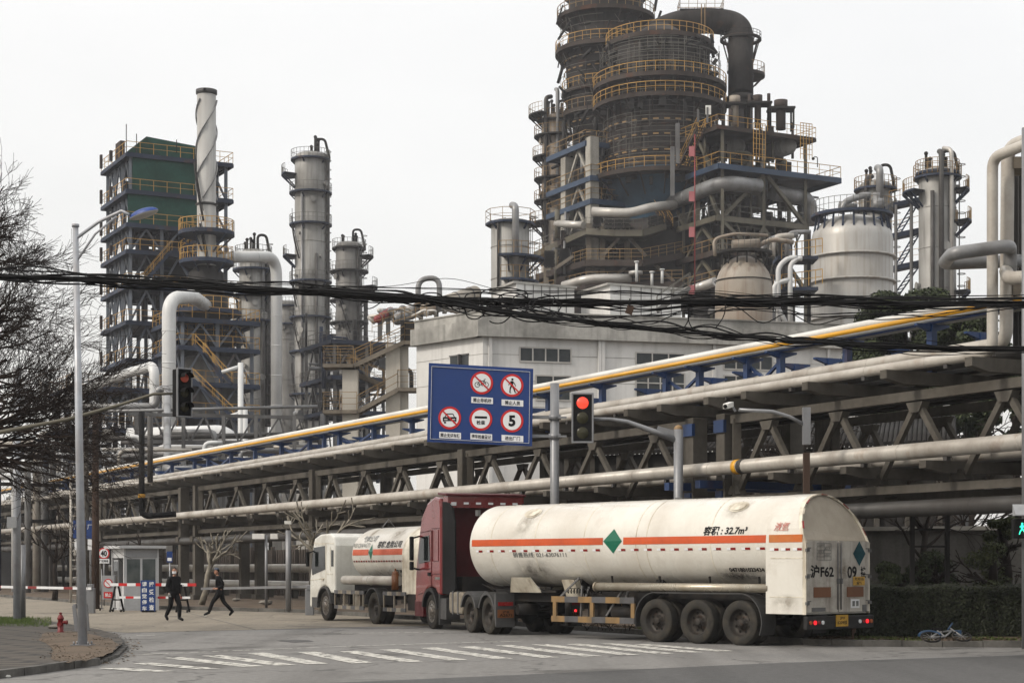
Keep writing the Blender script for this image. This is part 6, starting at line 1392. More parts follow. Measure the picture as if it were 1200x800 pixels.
# truss pipe bridge across
t=thing('truss_bridge','grey steel truss pipe bridge below the left traffic light','pipe bridge',W(250,500,130)); b=MB(); D=130
a,c_=W(150,485,D),W(356,489,D+4); e,f=W(150,517,D),W(350,519,D+4); b.bar(a,c_,.2,.25); b.bar(e,f,.2,.25); n=7
for i in range(n): 
    p,q=a.lerp(c_,i/n),a.lerp(c_,(i+1)/n); m_=e.lerp(f,(i+.5)/n); b.bar(p,m_,.13); b.bar(m_,q,.13)
for v in (a,c_,e,f): pass
b.build('truss','steel_grey',t)
b=MB()
for px in (160,215,262,300,345): p=V(wx(px,D+1),D+1,0); b.bar(p,V(p.x,p.y,wz(486,D)),.25)
b.build('column','steel_grey',t)
for k,(y,r,m) in enumerate(((480,.12,'pipe_grey'),(512,.2,'pipe_dark'),(525,.16,'pipe_silver'),(533,.22,'pipe_grey'),(541,.15,'pipe_dark'))):
    b=MB(); b.pipe([W(120,y+2,D+3),W(372,y-4,D+9)],r,seam=5); b.build('pipe',m,t)
for (px,y0,lb) in ((282,425,'thin pale standpipe right of the stair frame'),(287,478,'short pale vent pipe with side arm above the truss bridge'),):
    t=thing('standpipe',lb,'pipe',(wx(px,140),140,0)); b=MB(); b.tube(V(wx(px,140),140,0),W(px,y0,140),.22,10); b.pipe([W(px,y0+4,140),W(px-22,y0+11,140)],.15,n=8); b.build('pipe','pipe_white',t)
# clutter of standpipes behind the rack at left
random.seed(12); t=thing('pipe_manifold','forest of thin vertical pipes and frames behind the pipe rack at the left','pipework',(wx(150,125),125,0))
for k in range(46):
    px=random.uniform(-20,350); D=random.uniform(118,150); y=random.uniform(505,560); b=MB(); p=V(wx(px,D),D,0); r=random.uniform(.08,.28)
    q=W(px,y,D); b.pipe([p,q,q+V(random.choice((-1,1))*random.uniform(1,5),0,0)],r,bend=.5,n=8,seg=4); b.build('pipe',random.choice(['pipe_grey','pipe_dark','pipe_white','steel_navy','pipe_grey','pipe_beige']),t)
for z in (5,7.5,9.5):
    b=MB(); b.bar(V(wx(-60,120),120,z),V(wx(360,135),135,z),.25); b.build('beam','steel_dark',t)
for k,(px,w_,h) in enumerate(((20,9,7),(95,8,6.4),(200,7,5.8),(420,9,6.2))):
    D=165; t=thing('plant_shed',('grey plant shed far behind the rack at the left edge','grey plant shed far behind the booth','pale plant shed far behind the striding guard','pale plant shed behind the white tanker cab')[k],'shed',(wx(px,D),D,0)); b=MB(); b.box(V(wx(px,D),D,h/2),(w_,6,h)); b.build('wall',('steel_grey','wall_beige','steel_grey','wall_beige')[k],t); b=MB()
    for i in range(4): b.box(V(wx(px,D)-w_*.36+i*w_*.24,D-3.03,h*.62),(w_*.14,.06,1.2))
    b.build('window','window_glass',t); b=MB(); b.box(V(wx(px,D),D,h+.12),(w_+.6,6.6,.24)); b.build('roof','steel_dark',t)
# ------------------------------------------------------------------ blast furnace and its frames
def cyl_thing(t,c,r0,z0,r1,z1,m,name='shell',n=40): b=MB(); b.lathe([(r0,z0),(r1,z1)],c,n); return b.build(name,m,t)
D=212; c=V(wx(773,D),D,0)
bf=thing('blast_furnace','huge dark ringed furnace hood with yellow railed galleries','furnace',(c.x,c.y,0))
z=lambda y,D=212: wz(y,D)
b=MB(); b.lathe([(4.2,z(262)),(4.6,z(250)),(6.0,z(232)),(6.9,z(214)),(6.9,z(208))],c,48); b.build('lower_cone','furnace_teal',bf)
b=MB(); b.lathe([(5.2,z(340)),(5.2,z(270)),(4.2,z(262))],c,40); b.build('hearth','furnace_dark',bf)
b=MB(); b.lathe([(6.35,z(212)),(6.35,z(132)),(6.0,z(120)),(5.9,z(60)),(5.2,z(50)),(3,z(42)),(1.2,z(30))],c,48); hood=b.build('hood','furnace_dark',bf)
b=MB()
for k in range(44): a=2*PI*k/44; u=V(math.cos(a),math.sin(a),0); b.bar(c+u*6.42+Z_*z(210),c+u*6.42+Z_*z(133),.07)
for y in (198,186,174,160,148): b.lathe([(6.36,z(y)-.1),(6.5,z(y)),(6.36,z(y)+.1)],c,48)
b.build('hood_rib','steel_rust',hood)
b=MB()   # dashed yellow pipe rings
for y in (190,172,155):
    pts=circ(c+Z_*z(y),6.62,64)
    for i in range(0,64,2): b.bar(pts[i],pts[(i+1)%64],.16)
b.build('cooling_ring','rail_faded',hood)
for (y,ro,ri,sp) in ((213,8.6,6.2,1.5),(127,7.9,6,1.5),(104,7.9,6,1.5),(54,6.4,4.5,1.5)):
    ringdeck(bf,c,ri,ro,z(y),.5,'steel_rust','rail_yellow',n=44,r=.06,sp=1.5)
# scaffold in the upper part
b=MB(); random.seed(31)
for k in range(60): 
    a=random.uniform(PI,2*PI); rr=random.uniform(6.2,7.2); u=V(math.cos(a),math.sin(a),0); z0=z(random.uniform(95,122)); z1=z(random.uniform(58,84)); b.bar(c+u*rr+Z_*z0,c+u*rr+Z_*z1,.06)
for y in (64,70,77,84,90,96,112,118): 
    a0=random.uniform(PI,1.5*PI); b.sweep(circ(c+Z_*z(y),random.uniform(6.3,7.2),20,a0,a0+random.uniform(1.2,2.6)),.05,4)
b.build('scaffold','rail_grey',bf)
b=MB()
for k in range(80):
    a=random.uniform(PI,2*PI); rr=random.uniform(5.6,7.0); u=V(math.cos(a),math.sin(a),0); p=c+u*rr+Z_*z(random.uniform(60,98)); q=random.random(); b.tube(p,p+V(random.uniform(-1.5,1.5),0,random.uniform(-1,1)),random.uniform(.08,.3),7)
b.build('pipework','steel_dark',bf)
b=MB(); random.seed(77)
for ring in range(26):
    y=62+ring*6; rr=random.choice([6.7,6.95,7.2]); a0=random.uniform(PI*.95,1.3*PI); b.sweep(circ(c+Z_*z(y),rr,26,a0,a0+random.uniform(1.2,2.9)),.035,4)
for k in range(46):
    a=random.uniform(PI*.95,2.05*PI); u=V(math.cos(a),math.sin(a),0); y1_=random.uniform(60,190); rr=random.choice([6.7,6.95,7.2]); b.bar(c+u*rr+Z_*z(y1_),c+u*rr+Z_*z(y1_+random.uniform(12,45)),.05)
for k in range(40):
    a=random.uniform(PI*.95,2.05*PI); u=V(math.cos(a),math.sin(a),0); a2=a+random.uniform(-.25,.25); u2=V(math.cos(a2),math.sin(a2),0); y1_=random.uniform(62,205); b.bar(c+u*7+Z_*z(y1_),c+u2*7+Z_*z(y1_+random.uniform(-9,9)),.05)
b.build('scaffold','rail_grey',bf)
b=MB()
for k in range(70):
    a=random.uniform(PI,2*PI); u=V(math.cos(a),math.sin(a),0); p=c+u*7.3+Z_*(z(random.choice((213,127,104)))-random.uniform(.3,1.5)); b.box(p,(random.uniform(.2,.8),random.uniform(.2,.6),random.uniform(.3,1.2)))
b.build('pipework','steel_dark',bf)
# second, farther shell
D=226; c2=V(wx(710,D),D,0); z2=lambda y: wz(y,226)
t=thing('furnace_shaft','dark round gas tower rising out of the frame left behind the furnace hood','furnace',(c2.x,c2.y,0))
b=MB(); b.lathe([(4.2,0),(4.2,z2(150)),(4.9,z2(120)),(5.1,z2(60)),(4.7,z2(40)),(4.7,z2(-40))],c2,40); b.build('shell','furnace_dark',t)
b=MB(); b.lathe([(4.75,z2(12)),(4.9,z2(10)),(4.9,z2(-3)),(4.75,z2(-5))],c2+V(.3,0,0),40,R(200),R(300)); b.build('blue_panel','panel_blue',t)
for (y,ro) in ((22,6.2),(62,6.4),(110,5.6),(136,5.8),(-8,5.4)): ringdeck(t,c2,4.4,ro,z2(y),.5,'steel_rust','rail_yellow' if y in(62,110) else 'rail_faded',n=36,r=.06)
b=MB(); random.seed(8)
for k in range(90):
    a=random.uniform(PI*.9,2.1*PI); u=V(math.cos(a),math.sin(a),0); p=c2+u*random.uniform(5,6.2)+Z_*z2(random.uniform(-5,200)); b.tube(p,p+V(random.uniform(-1.5,1.5),0,random.uniform(-2.5,2.5)),random.uniform(.06,.25),6)
b.build('pipework','steel_dark',t)
b=MB()
for y in (75,88,150,165,180): 
    pts=circ(c2+Z_*z2(y),5.25,60)
    for i in range(0,60,2): b.bar(pts[i],pts[i+1],.14)
b.build('cooling_ring','rail_faded',t)
b=MB(); random.seed(78)
for k in range(120):
    a=random.uniform(PI*.9,2.1*PI); u=V(math.cos(a),math.sin(a),0); y1_=random.uniform(0,190); b.bar(c2+u*5.7+Z_*z2(y1_),c2+V(math.cos(a+.12),math.sin(a+.12),0)*5.7*(1) + Z_*z2(y1_+random.uniform(-2,26)),.05)
for ring in range(22): a0=random.uniform(PI*.9,1.3*PI); b.sweep(circ(c2+Z_*z2(5+ring*9),5.8,24,a0,a0+random.uniform(1,2.6)),.035,4)
b.build('scaffold','rail_grey',t)
# gas duct
D=216
t=thing('gas_duct','huge dark bent gas duct arching down to the right of the hood top','duct',W(868,110,D)); b=MB()
b.pipe([W(752,48,D),W(790,27,D),W(836,24,D),W(868,30,D),W(868,112,D-3)],1.5,bend=5.2,n=26,seam=6,seg=14); b.build('duct','furnace_dark',t)
b=MB(); cc=W(868,60,D); b.lathe([(2.2,1.3),(2.35,1.3),(2.35,1.55),(2.2,1.55),(2.2,1.3)],cc,26)
for k in range(14): a=2*PI*k/14; u=V(math.cos(a),math.sin(a),0); b.bar(cc+u*2.25+Z_*1.3,cc+u*1.5-Z_*1.4,.12)
b.build('funnel_frame','steel_rust',t)
ringdeck(t,cc,2.2,2.5,cc.z+1.4,.2,'steel_dark','steel_dark',n=24,h=.7,brk=False)
ringdeck(t,W(870,60,D),1.5,2.7,wz(88,D),.35,'steel_rust','rail_faded',R(-140),R(60),n=14)
b=MB(); P0=W(797,13,D-1); P1=W(848,13,D-1); b.hexa([P0,P1,P1+V(0,3.5,0),P0+V(0,3.5,0)]+[p+Z_*.3 for p in (P0,P1,P1+V(0,3.5,0),P0+V(0,3.5,0))]); pl=b.build('platform','steel_dark',t); b=MB(); rail(b,[P0+Z_*.3,P1+Z_*.3,P1+V(0,3.5,.3),P0+V(0,3.5,.3)],1.2,1.1,.05,closed=True); b.bar(W(822,40,D-2),W(822,5,D-2),.1); b.bar(W(826,40,D-2),W(826,5,D-2),.1); b.build('railing','rail_faded',pl)
t=thing('downcomer','dark vertical downcomer pipe beneath the bent gas duct','duct',W(868,200,D-3)); b=MB(); b.tube(W(868,112,D-3),V(wx(868,D-3),D-3,20),1.45,24); b.tube(W(868,118,D-3),W(868,114,D-3),1.7,24); b.build('duct','furnace_dark',t)
# stub chimneys on upper deck
D=203
for (px,w_,y0,y1,m,lb) in ((861,13,113,148,'tank_tan','tan stub stack on the upper steel deck, farthest left of the stubs'),(888,11,112,150,'steel_rust','slim rusty stub stack on the upper steel deck'),(915,16,118,152,'steel_rust','wide rusty capped stack on the upper steel deck, farthest right')):
    t=thing('stub_stack',lb,'stack',W(px,y1,D)); b=MB(); r=w_/2/(F/D); p=W(px,y1,D); q=W(px,y0,D); b.tube(p,q,r*.72,18); b.tube(q-Z_*.9,q,r,18); b.build('stack',m,t)
    b=MB(); k=q-Z_*1.0
    for (u,v_) in ((-1.3,-.9),(1.3,-.9),(1.3,.9),(-1.3,.9)): b.bar(V(p.x+u,p.y+v_,p.z),V(p.x+u,p.y+v_,k.z),.2)
    b.box(k,(3,2.2,.22)); b.build('cradle','steel_dark',t)
# right steel frame (near corner at px 843)
D=200; lv=[wz(y,D) for y in (148,193,252,292,330)]
t,P=frame('steel_process_frame','big open steel frame with yellow railed decks at the right of the furnace','steel frame',843,D,12.2,8,[lv[0]],((.4,6,11.8),(0,8)),mcol='steel_olive',mdeck='steel_rust',rm='rail_yellow',brace=False)
C0=V(wx(843,D),D,0)
def deckbox(t,P,x0,x1,y0,y1,z,mdeck,rm,sides='fblr'):
    b=MB(); b.hexa([P(x0,y0,z-.15),P(x1,y0,z-.15),P(x1,y1,z-.15),P(x0,y1,z-.15),P(x0,y0,z),P(x1,y0,z),P(x1,y1,z),P(x0,y1,z)])
    for (p,q) in ((P(x0,y0,z-.35),P(x1,y0,z-.35)),(P(x1,y0,z-.35),P(x1,y1,z-.35)),(P(x1,y1,z-.35),P(x0,y1,z-.35)),(P(x0,y1,z-.35),P(x0,y0,z-.35))): b.bar(p,q,.25,.6)
    pl=b.build('platform',mdeck,t)
    if rm: m=MB(); rail(m,[P(x0,y0,z),P(x1,y0,z),P(x1,y1,z),P(x0,y1,z)],1.25,1.5,.06,closed=True); m.build('railing',rm,pl)
    return pl
deckbox(t,P,-.6,16.2,-.8,15.5,lv[1],'deck_blue','rail_yellow')
deckbox(t,P,-.4,12.2,0,14,lv[2],'steel_olive','rail_grey'); deckbox(t,P,-.4,5,0,16,lv[3],'steel_rust','rail_faded'); deckbox(t,P,-.4,12,0,16,lv[4],'steel_rust','rail_faded')
deckbox(t,P,-.6,3,8.6,11,lv[0]-.3,'steel_olive','rail_yellow')
b=MB()
for a in (.4,6,11.8):
    for bb in (5,11,15): b.bar(P(a,bb,0),P(a,bb,lv[1]),.5)
b.build('column','steel_olive',t)
b=MB()
for (a0,z0,a1,z1) in ((.6,lv[2],5.9,lv[1]-.6),(11.6,lv[2],6.4,lv[1]-.6),(.6,lv[2]-.8,6,lv[3]-1),(.6,lv[3]-8,5.9,lv[2]-1),(11.6,lv[4],6,lv[2]-1)): b.bar(P(a0,0,z0),P(a1,0,z1),.38)
for (b0,z0,b1,z1) in ((.4,lv[2],3.5,lv[1]-.6),(7,lv[2],3.8,lv[1]-.6),(.4,lv[3],3.6,lv[2]-.8),(7,lv[3],3.6,lv[2]-.8),(.4,lv[4],3.6,lv[3]-.8),(7,lv[4],3.6,lv[3]-.8),(7.5,lv[2],11,lv[1]-.8),(15,lv[2],11,lv[1]-.8),(2,lv[1],4.2,lv[0]-1),(8,lv[1],5,lv[0]-1)): b.bar(P(.2,b0,z0),P(.2,b1,z1),.34)
b.build('brace','steel_olive',t)
for (px,r) in ((863,1.05),(923,1.05)):
    b=MB(); c_=W(px,171,206); b.tube(c_,c_+dd*4,r,20); b.sphere(c_,r,16,(1,.6,1)); b.build('vessel','tower_shell',t)
b=MB(); 
for (px) in (883,938): p=W(px,186,199); rail(b,[p,p+nn*1.6],4,.4,.06,mid=6)
b.build('cage','rail_yellow',t)
b=MB(); b.pipe([P(-.8,9,wz(222,D)),P(.3,-.3,wz(214,D)),P(5.2,-.3,wz(214,D))],.85,bend=2,n=18,seam=3); b.pipe([P(8,1,wz(216,D)),P(13.2,1,wz(218,D)),P(13.2,1,wz(250,D))],.85,bend=2,n=18); b.pipe([P(13.5,3,wz(222,D)),P(13.8,3,wz(240,D)),P(11,3,wz(262,D))],.6,bend=1.5,n=14); b.build('big_pipe','pipe_grey',t)
b=MB(); r_=MB(); stairs(b,r_,P(-1.6,5.6,lv[1]),P(-1.6,1.2,lv[0]),1.1,nn); stairs(b,r_,P(-2.2,7.2,lv[2]),P(-2.2,13,lv[1]),1.1,nn); stairs(b,r_,P(-1.6,13,lv[3]),P(-1.6,8,lv[2]),1.1,nn); f=b.build('stair','steel_rust',t); r_.build('stair_railing','rail_yellow',f)
clutter(t,P,(0,11),(1,13),(lv[4]-9,lv[1]-1.5),330,['pipe_dark','steel_olive','steel_rust','pipe_grey'],14,(.08,.35)); clutter(t,P,(0,11),(1,7),(lv[1],lv[0]-2),50,['steel_olive','steel_rust'],15,(.06,.2)); clutter(t,P,(1,11),(1,7),(lv[0],lv[0]+1.5),18,['steel_rust'],16,(.1,.25))
b=MB(); random.seed(55)
for k in range(70):
    a=random.uniform(0,12); bb=random.choice([.2,3,6,9]); z0_=random.uniform(lv[4]-6,lv[1]-4); L__=random.uniform(2,5)
    if k%3: b.bar(P(a,bb,z0_),P(a+random.uniform(-2.5,2.5),bb,z0_+L__),.12)
    else: rail(b,[P(a,bb,z0_),P(min(12,a+L__),bb,z0_)],1.1,1.0,.05)
b.build('steelwork','steel_olive',t)
for i in range(7):
    b=MB(); rr=.16+.05*(i%2); a=1+1.9*i; b.tube(P(a,5+i%3,6),P(a,5+i%3,lv[2]),1.0+.3*(i%3),16); b.build('inner_vessel',('furnace_dark','steel_rust','steel_dark')[i%3],t)
b=MB(); q=W(811,150,200); b.tube(V(q.x,q.y-3,wz(345,200)),V(q.x,q.y-3,wz(165,200)),.07,8); b.build('red_mast','red_dull',t)
for y in (185,237,278,345): b=MB(); b.box(V(q.x-.35,q.y-3.1,wz(y,200)),(.6,.12,1.1)); b.build('red_plate','pink_red',t)
for (px,ya,yb) in ((794,145,192),(788,172,230),(829,126,144),(818,128,143)): b=MB(); b.bar(W(px,ya,198),W(px,yb,198),.45 if px<800 else .22); b.build('light_post','steel_grey',t)
b=MB(); b.box(W(830,129,198),(.6,.1,1.0)); b.build('white_plate','white_paint',t)
# concrete frame at left with blue decks
D=208; lv2=[wz(y,D) for y in (163,206,233)]
C2=V(wx(697,D),D,0); t=thing('concrete_lift_frame','grey concrete posts with blue edged decks at the left of the furnace','steel frame',(C2.x,C2.y,0)); P2=lambda a,bb,z_: C2+nn*a+dd*bb+Z_*z_
for (a,bb,zt) in ((0,.6,wz(160,D)),(0,6.6,wz(172,D)),(5,.6,wz(165,D)),(5,6.6,wz(170,D))): b=MB(); b.box(P2(a,bb,zt/2),(1.15,1.15,zt),nn,dd,Z_); b.build('column','concrete_light',t)
for i,z_ in enumerate(lv2): deckbox(t,P2,-.6,5,-.2 if i else 1,10.6,z_,'deck_blue','rail_faded')
b=MB()
for i in range(3):
    z_=lv2[i]; b.bar(P2(-.1,1.2,z_-4),P2(-.1,3.6,z_-.6),.3); b.bar(P2(-.1,6,z_-4),P2(-.1,3.6,z_-.6),.3)
b.build('brace','concrete_light',t)
clutter(t,P2,(0,5),(1,10),(lv2[2]-10,lv2[0]+2),70,['tank_tan','steel_dark','pipe_grey'],17,(.08,.3))
# ringed side tower at far left of the furnace
t,c_,r_,zt=tower('side_tower','pale slim tower with stacked side balconies at the left flank of the furnace','tower',650,226,30,134,rings=(160,210,236),m='tank_tan',ringw=1.0,sectors=((136,140,240,1.7),(185,140,240,1.2),(262,140,240,1.6)),pipes=((-10.5,.28,118,330,'pipe_dark'),(3,.25,110,330,'pipe_grey')),rm='rail_faded',deck='steel_dark')
# polygonal lower galleries
t=thing('furnace_gallery','stacked dark galleries with valve banks wrapping the furnace base','steel frame',W(688,340,206))
def gal(pts,m,rm,dep=7,h=1.3):
    P_=[W(*p) for p in pts]; b=MB()
    for i in range(len(P_)-1):
        a,e=P_[i],P_[i+1]; b.hexa([a-Z_*.5,e-Z_*.5,e+V(1,dep,-.5),a+V(1,dep,-.5),a,e,e+V(1,dep,0),a+V(1,dep,0)]); b.bar(a-Z_*.3,e-Z_*.3,.2,.7)
    pl=b.build('platform',m,t); m_=MB(); rail(m_,P_,h,1.3,.05,mid=2); m_.build('railing',rm,pl)
gal([(626,296,216),(687,268,206),(720,270,204),(753,270,203),(780,262,205)],'steel_olive','rail_grey')
gal([(628,322,216),(687,305,206),(753,305,203),(800,296,206)],'steel_rust','rail_faded')
gal([(630,345,216),(687,332,206),(800,330,204)],'steel_rust','rail_faded')
b=MB(); 
for px in (640,662,690,706,735,762,785): D_=208 if px>680 else 214; b.bar(V(wx(px,D_),D_,0),W(px,262 if px>680 else 285,D_),.6)
b.build('column','concrete',t)
b=MB(); 
for (p,q) in (((706,300),(728,276)),((735,276),(757,300)),((712,330),(735,312)),((650,315),(672,300)),((790,330),(765,308))): b.bar(W(*p,206),W(*q,206),.35)
b.build('brace','concrete',t)
def bank(x0,x1,y0,y1,D,nx,ny):
    b=MB(); b.hexa([W(x0,y1,D+1),W(x1,y1,D),W(x1,y1,D)+V(0,1,0),W(x0,y1,D+1)+V(0,1,0),W(x0,y0,D+1),W(x1,y0,D),W(x1,y0,D)+V(0,1,0),W(x0,y0,D+1)+V(0,1,0)]); k=b.build('valve_bank','pipe_silver',t)
    b=MB()
    for i in range(nx):
        for j in range(ny): p=W(x0+(x1-x0)*(i+.5)/nx,y0+(y1-y0)*(j+.5)/ny,D-.1); b.tube(p,p-Y_*.25,.32,10)
    b.build('valve','steel_dark',k)
bank(696,703,252,266,205,2,3); bank(708,738,252,268,205,6,3); bank(760,777,254,264,205,4,2)
for x in (642,660,674,688): bank(x-4,x+7,288+(690-x)*.14,305+(690-x)*.16,209,3,4)
b=MB(); b.pipe([W(694,248,203),W(738,250,202),W(762,243,202),W(790,240,205)],.52,bend=2,n=18,seam=3); b.pipe([W(652,262,210),W(684,264,206)],.42,n=16,seam=3); b.pipe([W(660,335,206),W(690,326,204),W(740,326,204)],.5,bend=2,n=16,seam=3); b.pipe([W(795,345,200),W(838,330,196)],.5,n=14); b.pipe([W(745,318,203),W(745,322,203)],.8,n=14); b.build('big_pipe','pipe_silver',t)
PG=lambda a,bb,z_: W(640,0,210)*V(1,1,0)+V(a,bb,z_)
clutter(t,PG,(0,16),(-1,8),(wz(345,206),wz(262,206)),230,['pipe_dark','steel_rust','pipe_grey','steel_olive'],19,(.07,.32))
b=MB(); b.box(W(720,320,217)*V(1,1,0)+Z_*16,(12,4,20)); b.build('core_wall','furnace_dark',t)
for (px,y0,y1) in ((746,306,330),(764,318,335),(776,315,332)): b=MB(); b.tube(W(px,y1,198),W(px,y0,198),.16,8); b.tube(W(px,y0+1.5,198),W(px,y0,198),.28,8); b.build('vent','pipe_white',t)
# small steelwork between vessel and silver tank
t=thing('pipe_stand','grey pipe stand with white bent pipes between the two domed tanks','pipework',(wx(925,158),158,0)); D=158
for pts,r,m in (([(912,395),(912,312),(924,302),(934,302)],.22,'pipe_white'),([(926,392),(926,310),(934,303),(940,303)],.22,'pipe_white'),([(926,388),(907,352),(907,332),(925,328)],.22,'pipe_white'),([(935,275),(900,280),(890,300)],.25,'pipe_grey'),([(922,300),(922,272),(950,272)],.2,'pipe_grey'),([(905,300),(905,278),(930,276)],.28,'pipe_beige')):
    b=MB(); b.pipe([W(x,y,D) for x,y in pts],r,bend=.9,n=12); b.build('pipe',m,t)
b=MB(); b.box(W(932,341,D+2),(3.6,3,.3)); b.box(W(932,305,D+2),(3.6,3,.3)); pl=b.build('platform','steel_navy',t); b=MB()
for y in (339,303): a=W(916,y,D+.5); rail(b,[a,a+V(3.6,0,.5)],1.3,.6,.06)
b.build('railing','rail_yellow',pl)
b=MB()
for px in (914,948): b.bar(V(wx(px,D+2),D+2,0),W(px,270,D+2),.3)
b.build('column','steel_dark',t)
b=MB(); b.box(V(wx(928,D+5),D+5,7),(5,4,14)); b.build('equipment_house','steel_dark',t)
# slender lamp masts on tall things
for (px,y0,y1,D_,lb) in ((875,66,80,214,'tiny lamp mast on the balcony of the gas duct'),(958,184,196,199,'tiny lamp mast on the right end of the blue edged deck')):
    t=thing('lamp_mast',lb,'lamp',W(px,y1,D_)); b=MB(); b.pipe([W(px,y1,D_),W(px,y0,D_),W(px-4,y0,D_),W(px-5,y0+2,D_)],.05,bend=.3,n=6); b.sphere(W(px-5,y0+2,D_),.18,8); b.build('mast','steel_dark',t)
# ------------------------------------------------------------------ overhead cables
def crom(pts,t):
    n=len(pts)-1; i=min(int(t*n),n-1); f=t*n-i; p=[pts[max(0,i-1)],pts[i],pts[i+1],pts[min(n,i+2)]]
    return tuple(.5*((2*p[1][k])+(-p[0][k]+p[2][k])*f+(2*p[0][k]-5*p[1][k]+4*p[2][k]-p[3][k])*f*f+(-p[0][k]+3*p[1][k]-3*p[2][k]+p[3][k])*f**3) for k in range(len(p[0])))
def bundle(lb,ctrl,n,sp,r,seed,loops=0,name='overhead_cables',D=33,nseg=110):
    random.seed(seed); P0=ctrl[0]; t=thing(name,lb,'cables',W(ctrl[0][0],ctrl[0][1],D))
    for k in range(n):
        core=k<n*.6; s_=sp*(.24 if core else 1.0); ph=[random.uniform(0,6.28) for _ in range(6)]; am=[random.gauss(0,1)*s_*w_ for w_ in (.55,.45,.35,.22,.15,.1)]; off=random.gauss(0,s_*.5); doff=random.gauss(0,.10)
        pts=[]
        for i in range(nseg+1):
            u=i/nseg; x,y=crom(ctrl,u); dy=off+sum(a*math.sin(ph[j]+u*2*PI*(1.5+2.3*j)) for j,a in enumerate(am)); pts.append(W(x,y+dy,D+doff+.08*math.sin(ph[2]+u*9)))
        b=MB(); b.sweep(pts,r*random.uniform(.6,1.5),5); b.build('cable','cable_black',t)
    return t
bundle('thick tangled bundle of black cables sagging right across in front of the plant',[(-90,317),(0,323),(120,329),(260,337),(420,345),(560,352),(640,353),(760,354),(900,353),(1050,355),(1290,355)],30,6.0,.0125,3)
bundle('second tangled bundle of black cables sloping down to the right before the building',[(350,338),(480,349),(570,362),(660,374),(760,384),(860,393),(960,400),(1080,407),(1290,409)],22,6.0,.0115,4,D=32)
bundle('two thin single wires strung just above the thick cable bundle',[(-90,311),(100,322),(400,335),(640,341),(900,348),(1290,345)],3,5,.008,5,D=34)
bundle('thin slack wires drooping between the two cable bundles',[(430,350),(560,352),(700,372),(860,362),(1020,368),(1290,352)],5,9,.008,6,D=32.5)
random.seed(9); t=thing('cable_coil','loose loops and tangles of black cable hanging where the bundles cross','cables',W(580,360,32.6))
for (cx,cy,rx_,ry_) in ((583,366,16,13),(565,352,24,10),(600,355,20,12),(625,352,26,8),(556,362,12,12),(505,350,16,7),(640,360,18,9),(590,350,30,13)):
    b=MB(); a0=random.uniform(0,6); b.sweep([W(cx+rx_*math.cos(a0+a*.25)*(1+.1*math.sin(a)),cy+ry_*math.sin(a0+a*.25),32.6+.05*math.sin(a*.7)) for a in range(24)],.012,5); b.build('cable','cable_black',t)
for (x0,y0,x1,y1,sg_) in ((806,360,795,390,6),(808,360,818,392,-6),(850,356,838,384,4),(470,345,440,352,-4),(868,354,905,362,6)):
    b=MB(); b.sweep([W(x0+(x1-x0)*k/10+sg_*math.sin(k*.3),y0+(y1-y0)*k/10,32.8) for k in range(11)],.011,5); b.build('cable','cable_black',t)
c=W(738,363,32.4); t=thing('cable_tag','small brown speckled tag plate tied to the cable bundle','tag',c); b=MB(); e=V(math.cos(R(-20)),0,math.sin(R(-20))); f=V(-e.z,0,e.x); b.box(c,(.13,.01,.16),e,Y_,f); b.build('plate','rust_pole',t); b=MB(); b.bar(c+V(0,0,.06),c+V(.0,0,.2),.02); b.build('tie','cable_black',t)
# ------------------------------------------------------------------ vegetation
def branch(b,p,d,L_,r,lev,maxl,droop,rng,spread=.55,n=4,minr=.006):
    pts=[p]; rs=[r]; q=p.copy(); dv=d.normalized(); k=4 if lev<3 else 3
    for i in range(k):
        dv=(dv+V(rng.gauss(0,.16),rng.gauss(0,.16),rng.gauss(0,.13)-droop*(.3+lev*.12))).normalized(); q=q+dv*(L_/k); pts.append(q.copy()); rs.append(max(minr,r*(1-.5*(i+1)/k)))
    b.sweep(pts,r,5 if lev<2 else 3,rs=rs,caps=False)
    if lev>=maxl: return
    for i in range(n+ (1 if lev>0 else 0)):
        u=rng.uniform(.3,1.0); j=min(int(u*k),k-1); s=pts[j].lerp(pts[j+1],u*k-j); dn=(pts[j+1]-pts[j]).normalized(); a,c_=perp(dn); t=rng.uniform(0,2*PI); sd=a*math.cos(t)+c_*math.sin(t)
        nd=(dn*(1-spread*.5)+sd*spread*rng.uniform(.6,1.3)).normalized(); branch(b,s,nd,L_*rng.uniform(.5,.78),max(minr,rs[j]*.62),lev+1,maxl,droop,rng,spread,n,minr)
rng=random.Random(4)
D=50; tb=V(wx(-90,D),D,.0); t=thing('bare_tree','dark leafless tree with dense drooping twigs leaning in from the left edge','tree',tb)
b=MB(); b.sweep([tb,tb+V(.1,0,2),tb+V(0,.1,4.2),tb+V(.3,0,6.2),tb+V(.5,0,8.6),tb+V(.7,0,11)],.22,10,rs=[.34,.29,.26,.2,.13,.06]); b.build('trunk','bark_dark',t)
b=MB()
for k in range(36):
    k*=25/35; z0=4.5+6.2*(k/25)**1.15; a=rng.uniform(-1.0,1.0) if int(k*1.4)%5 else rng.uniform(2,4.2); e_=.06+.75*(k/25)**1.3
    branch(b,tb+V(.15+.05*k/3,0,z0),V(math.cos(a),math.sin(a),e_+rng.uniform(-.04,.12)),(3.0-1.3*(k/25))*rng.uniform(.95,1.2),.07,0,4,.0 if z0<6 else -.03,rng,.48,3,.0058)
for k in range(9): branch(b,tb+V(.1,0,4.4+.22*k),V(1,rng.uniform(-.5,.5),.10),3.4,.065,0,4,.0,rng,.42,3,.0062)
b.build('crown','twig',t)
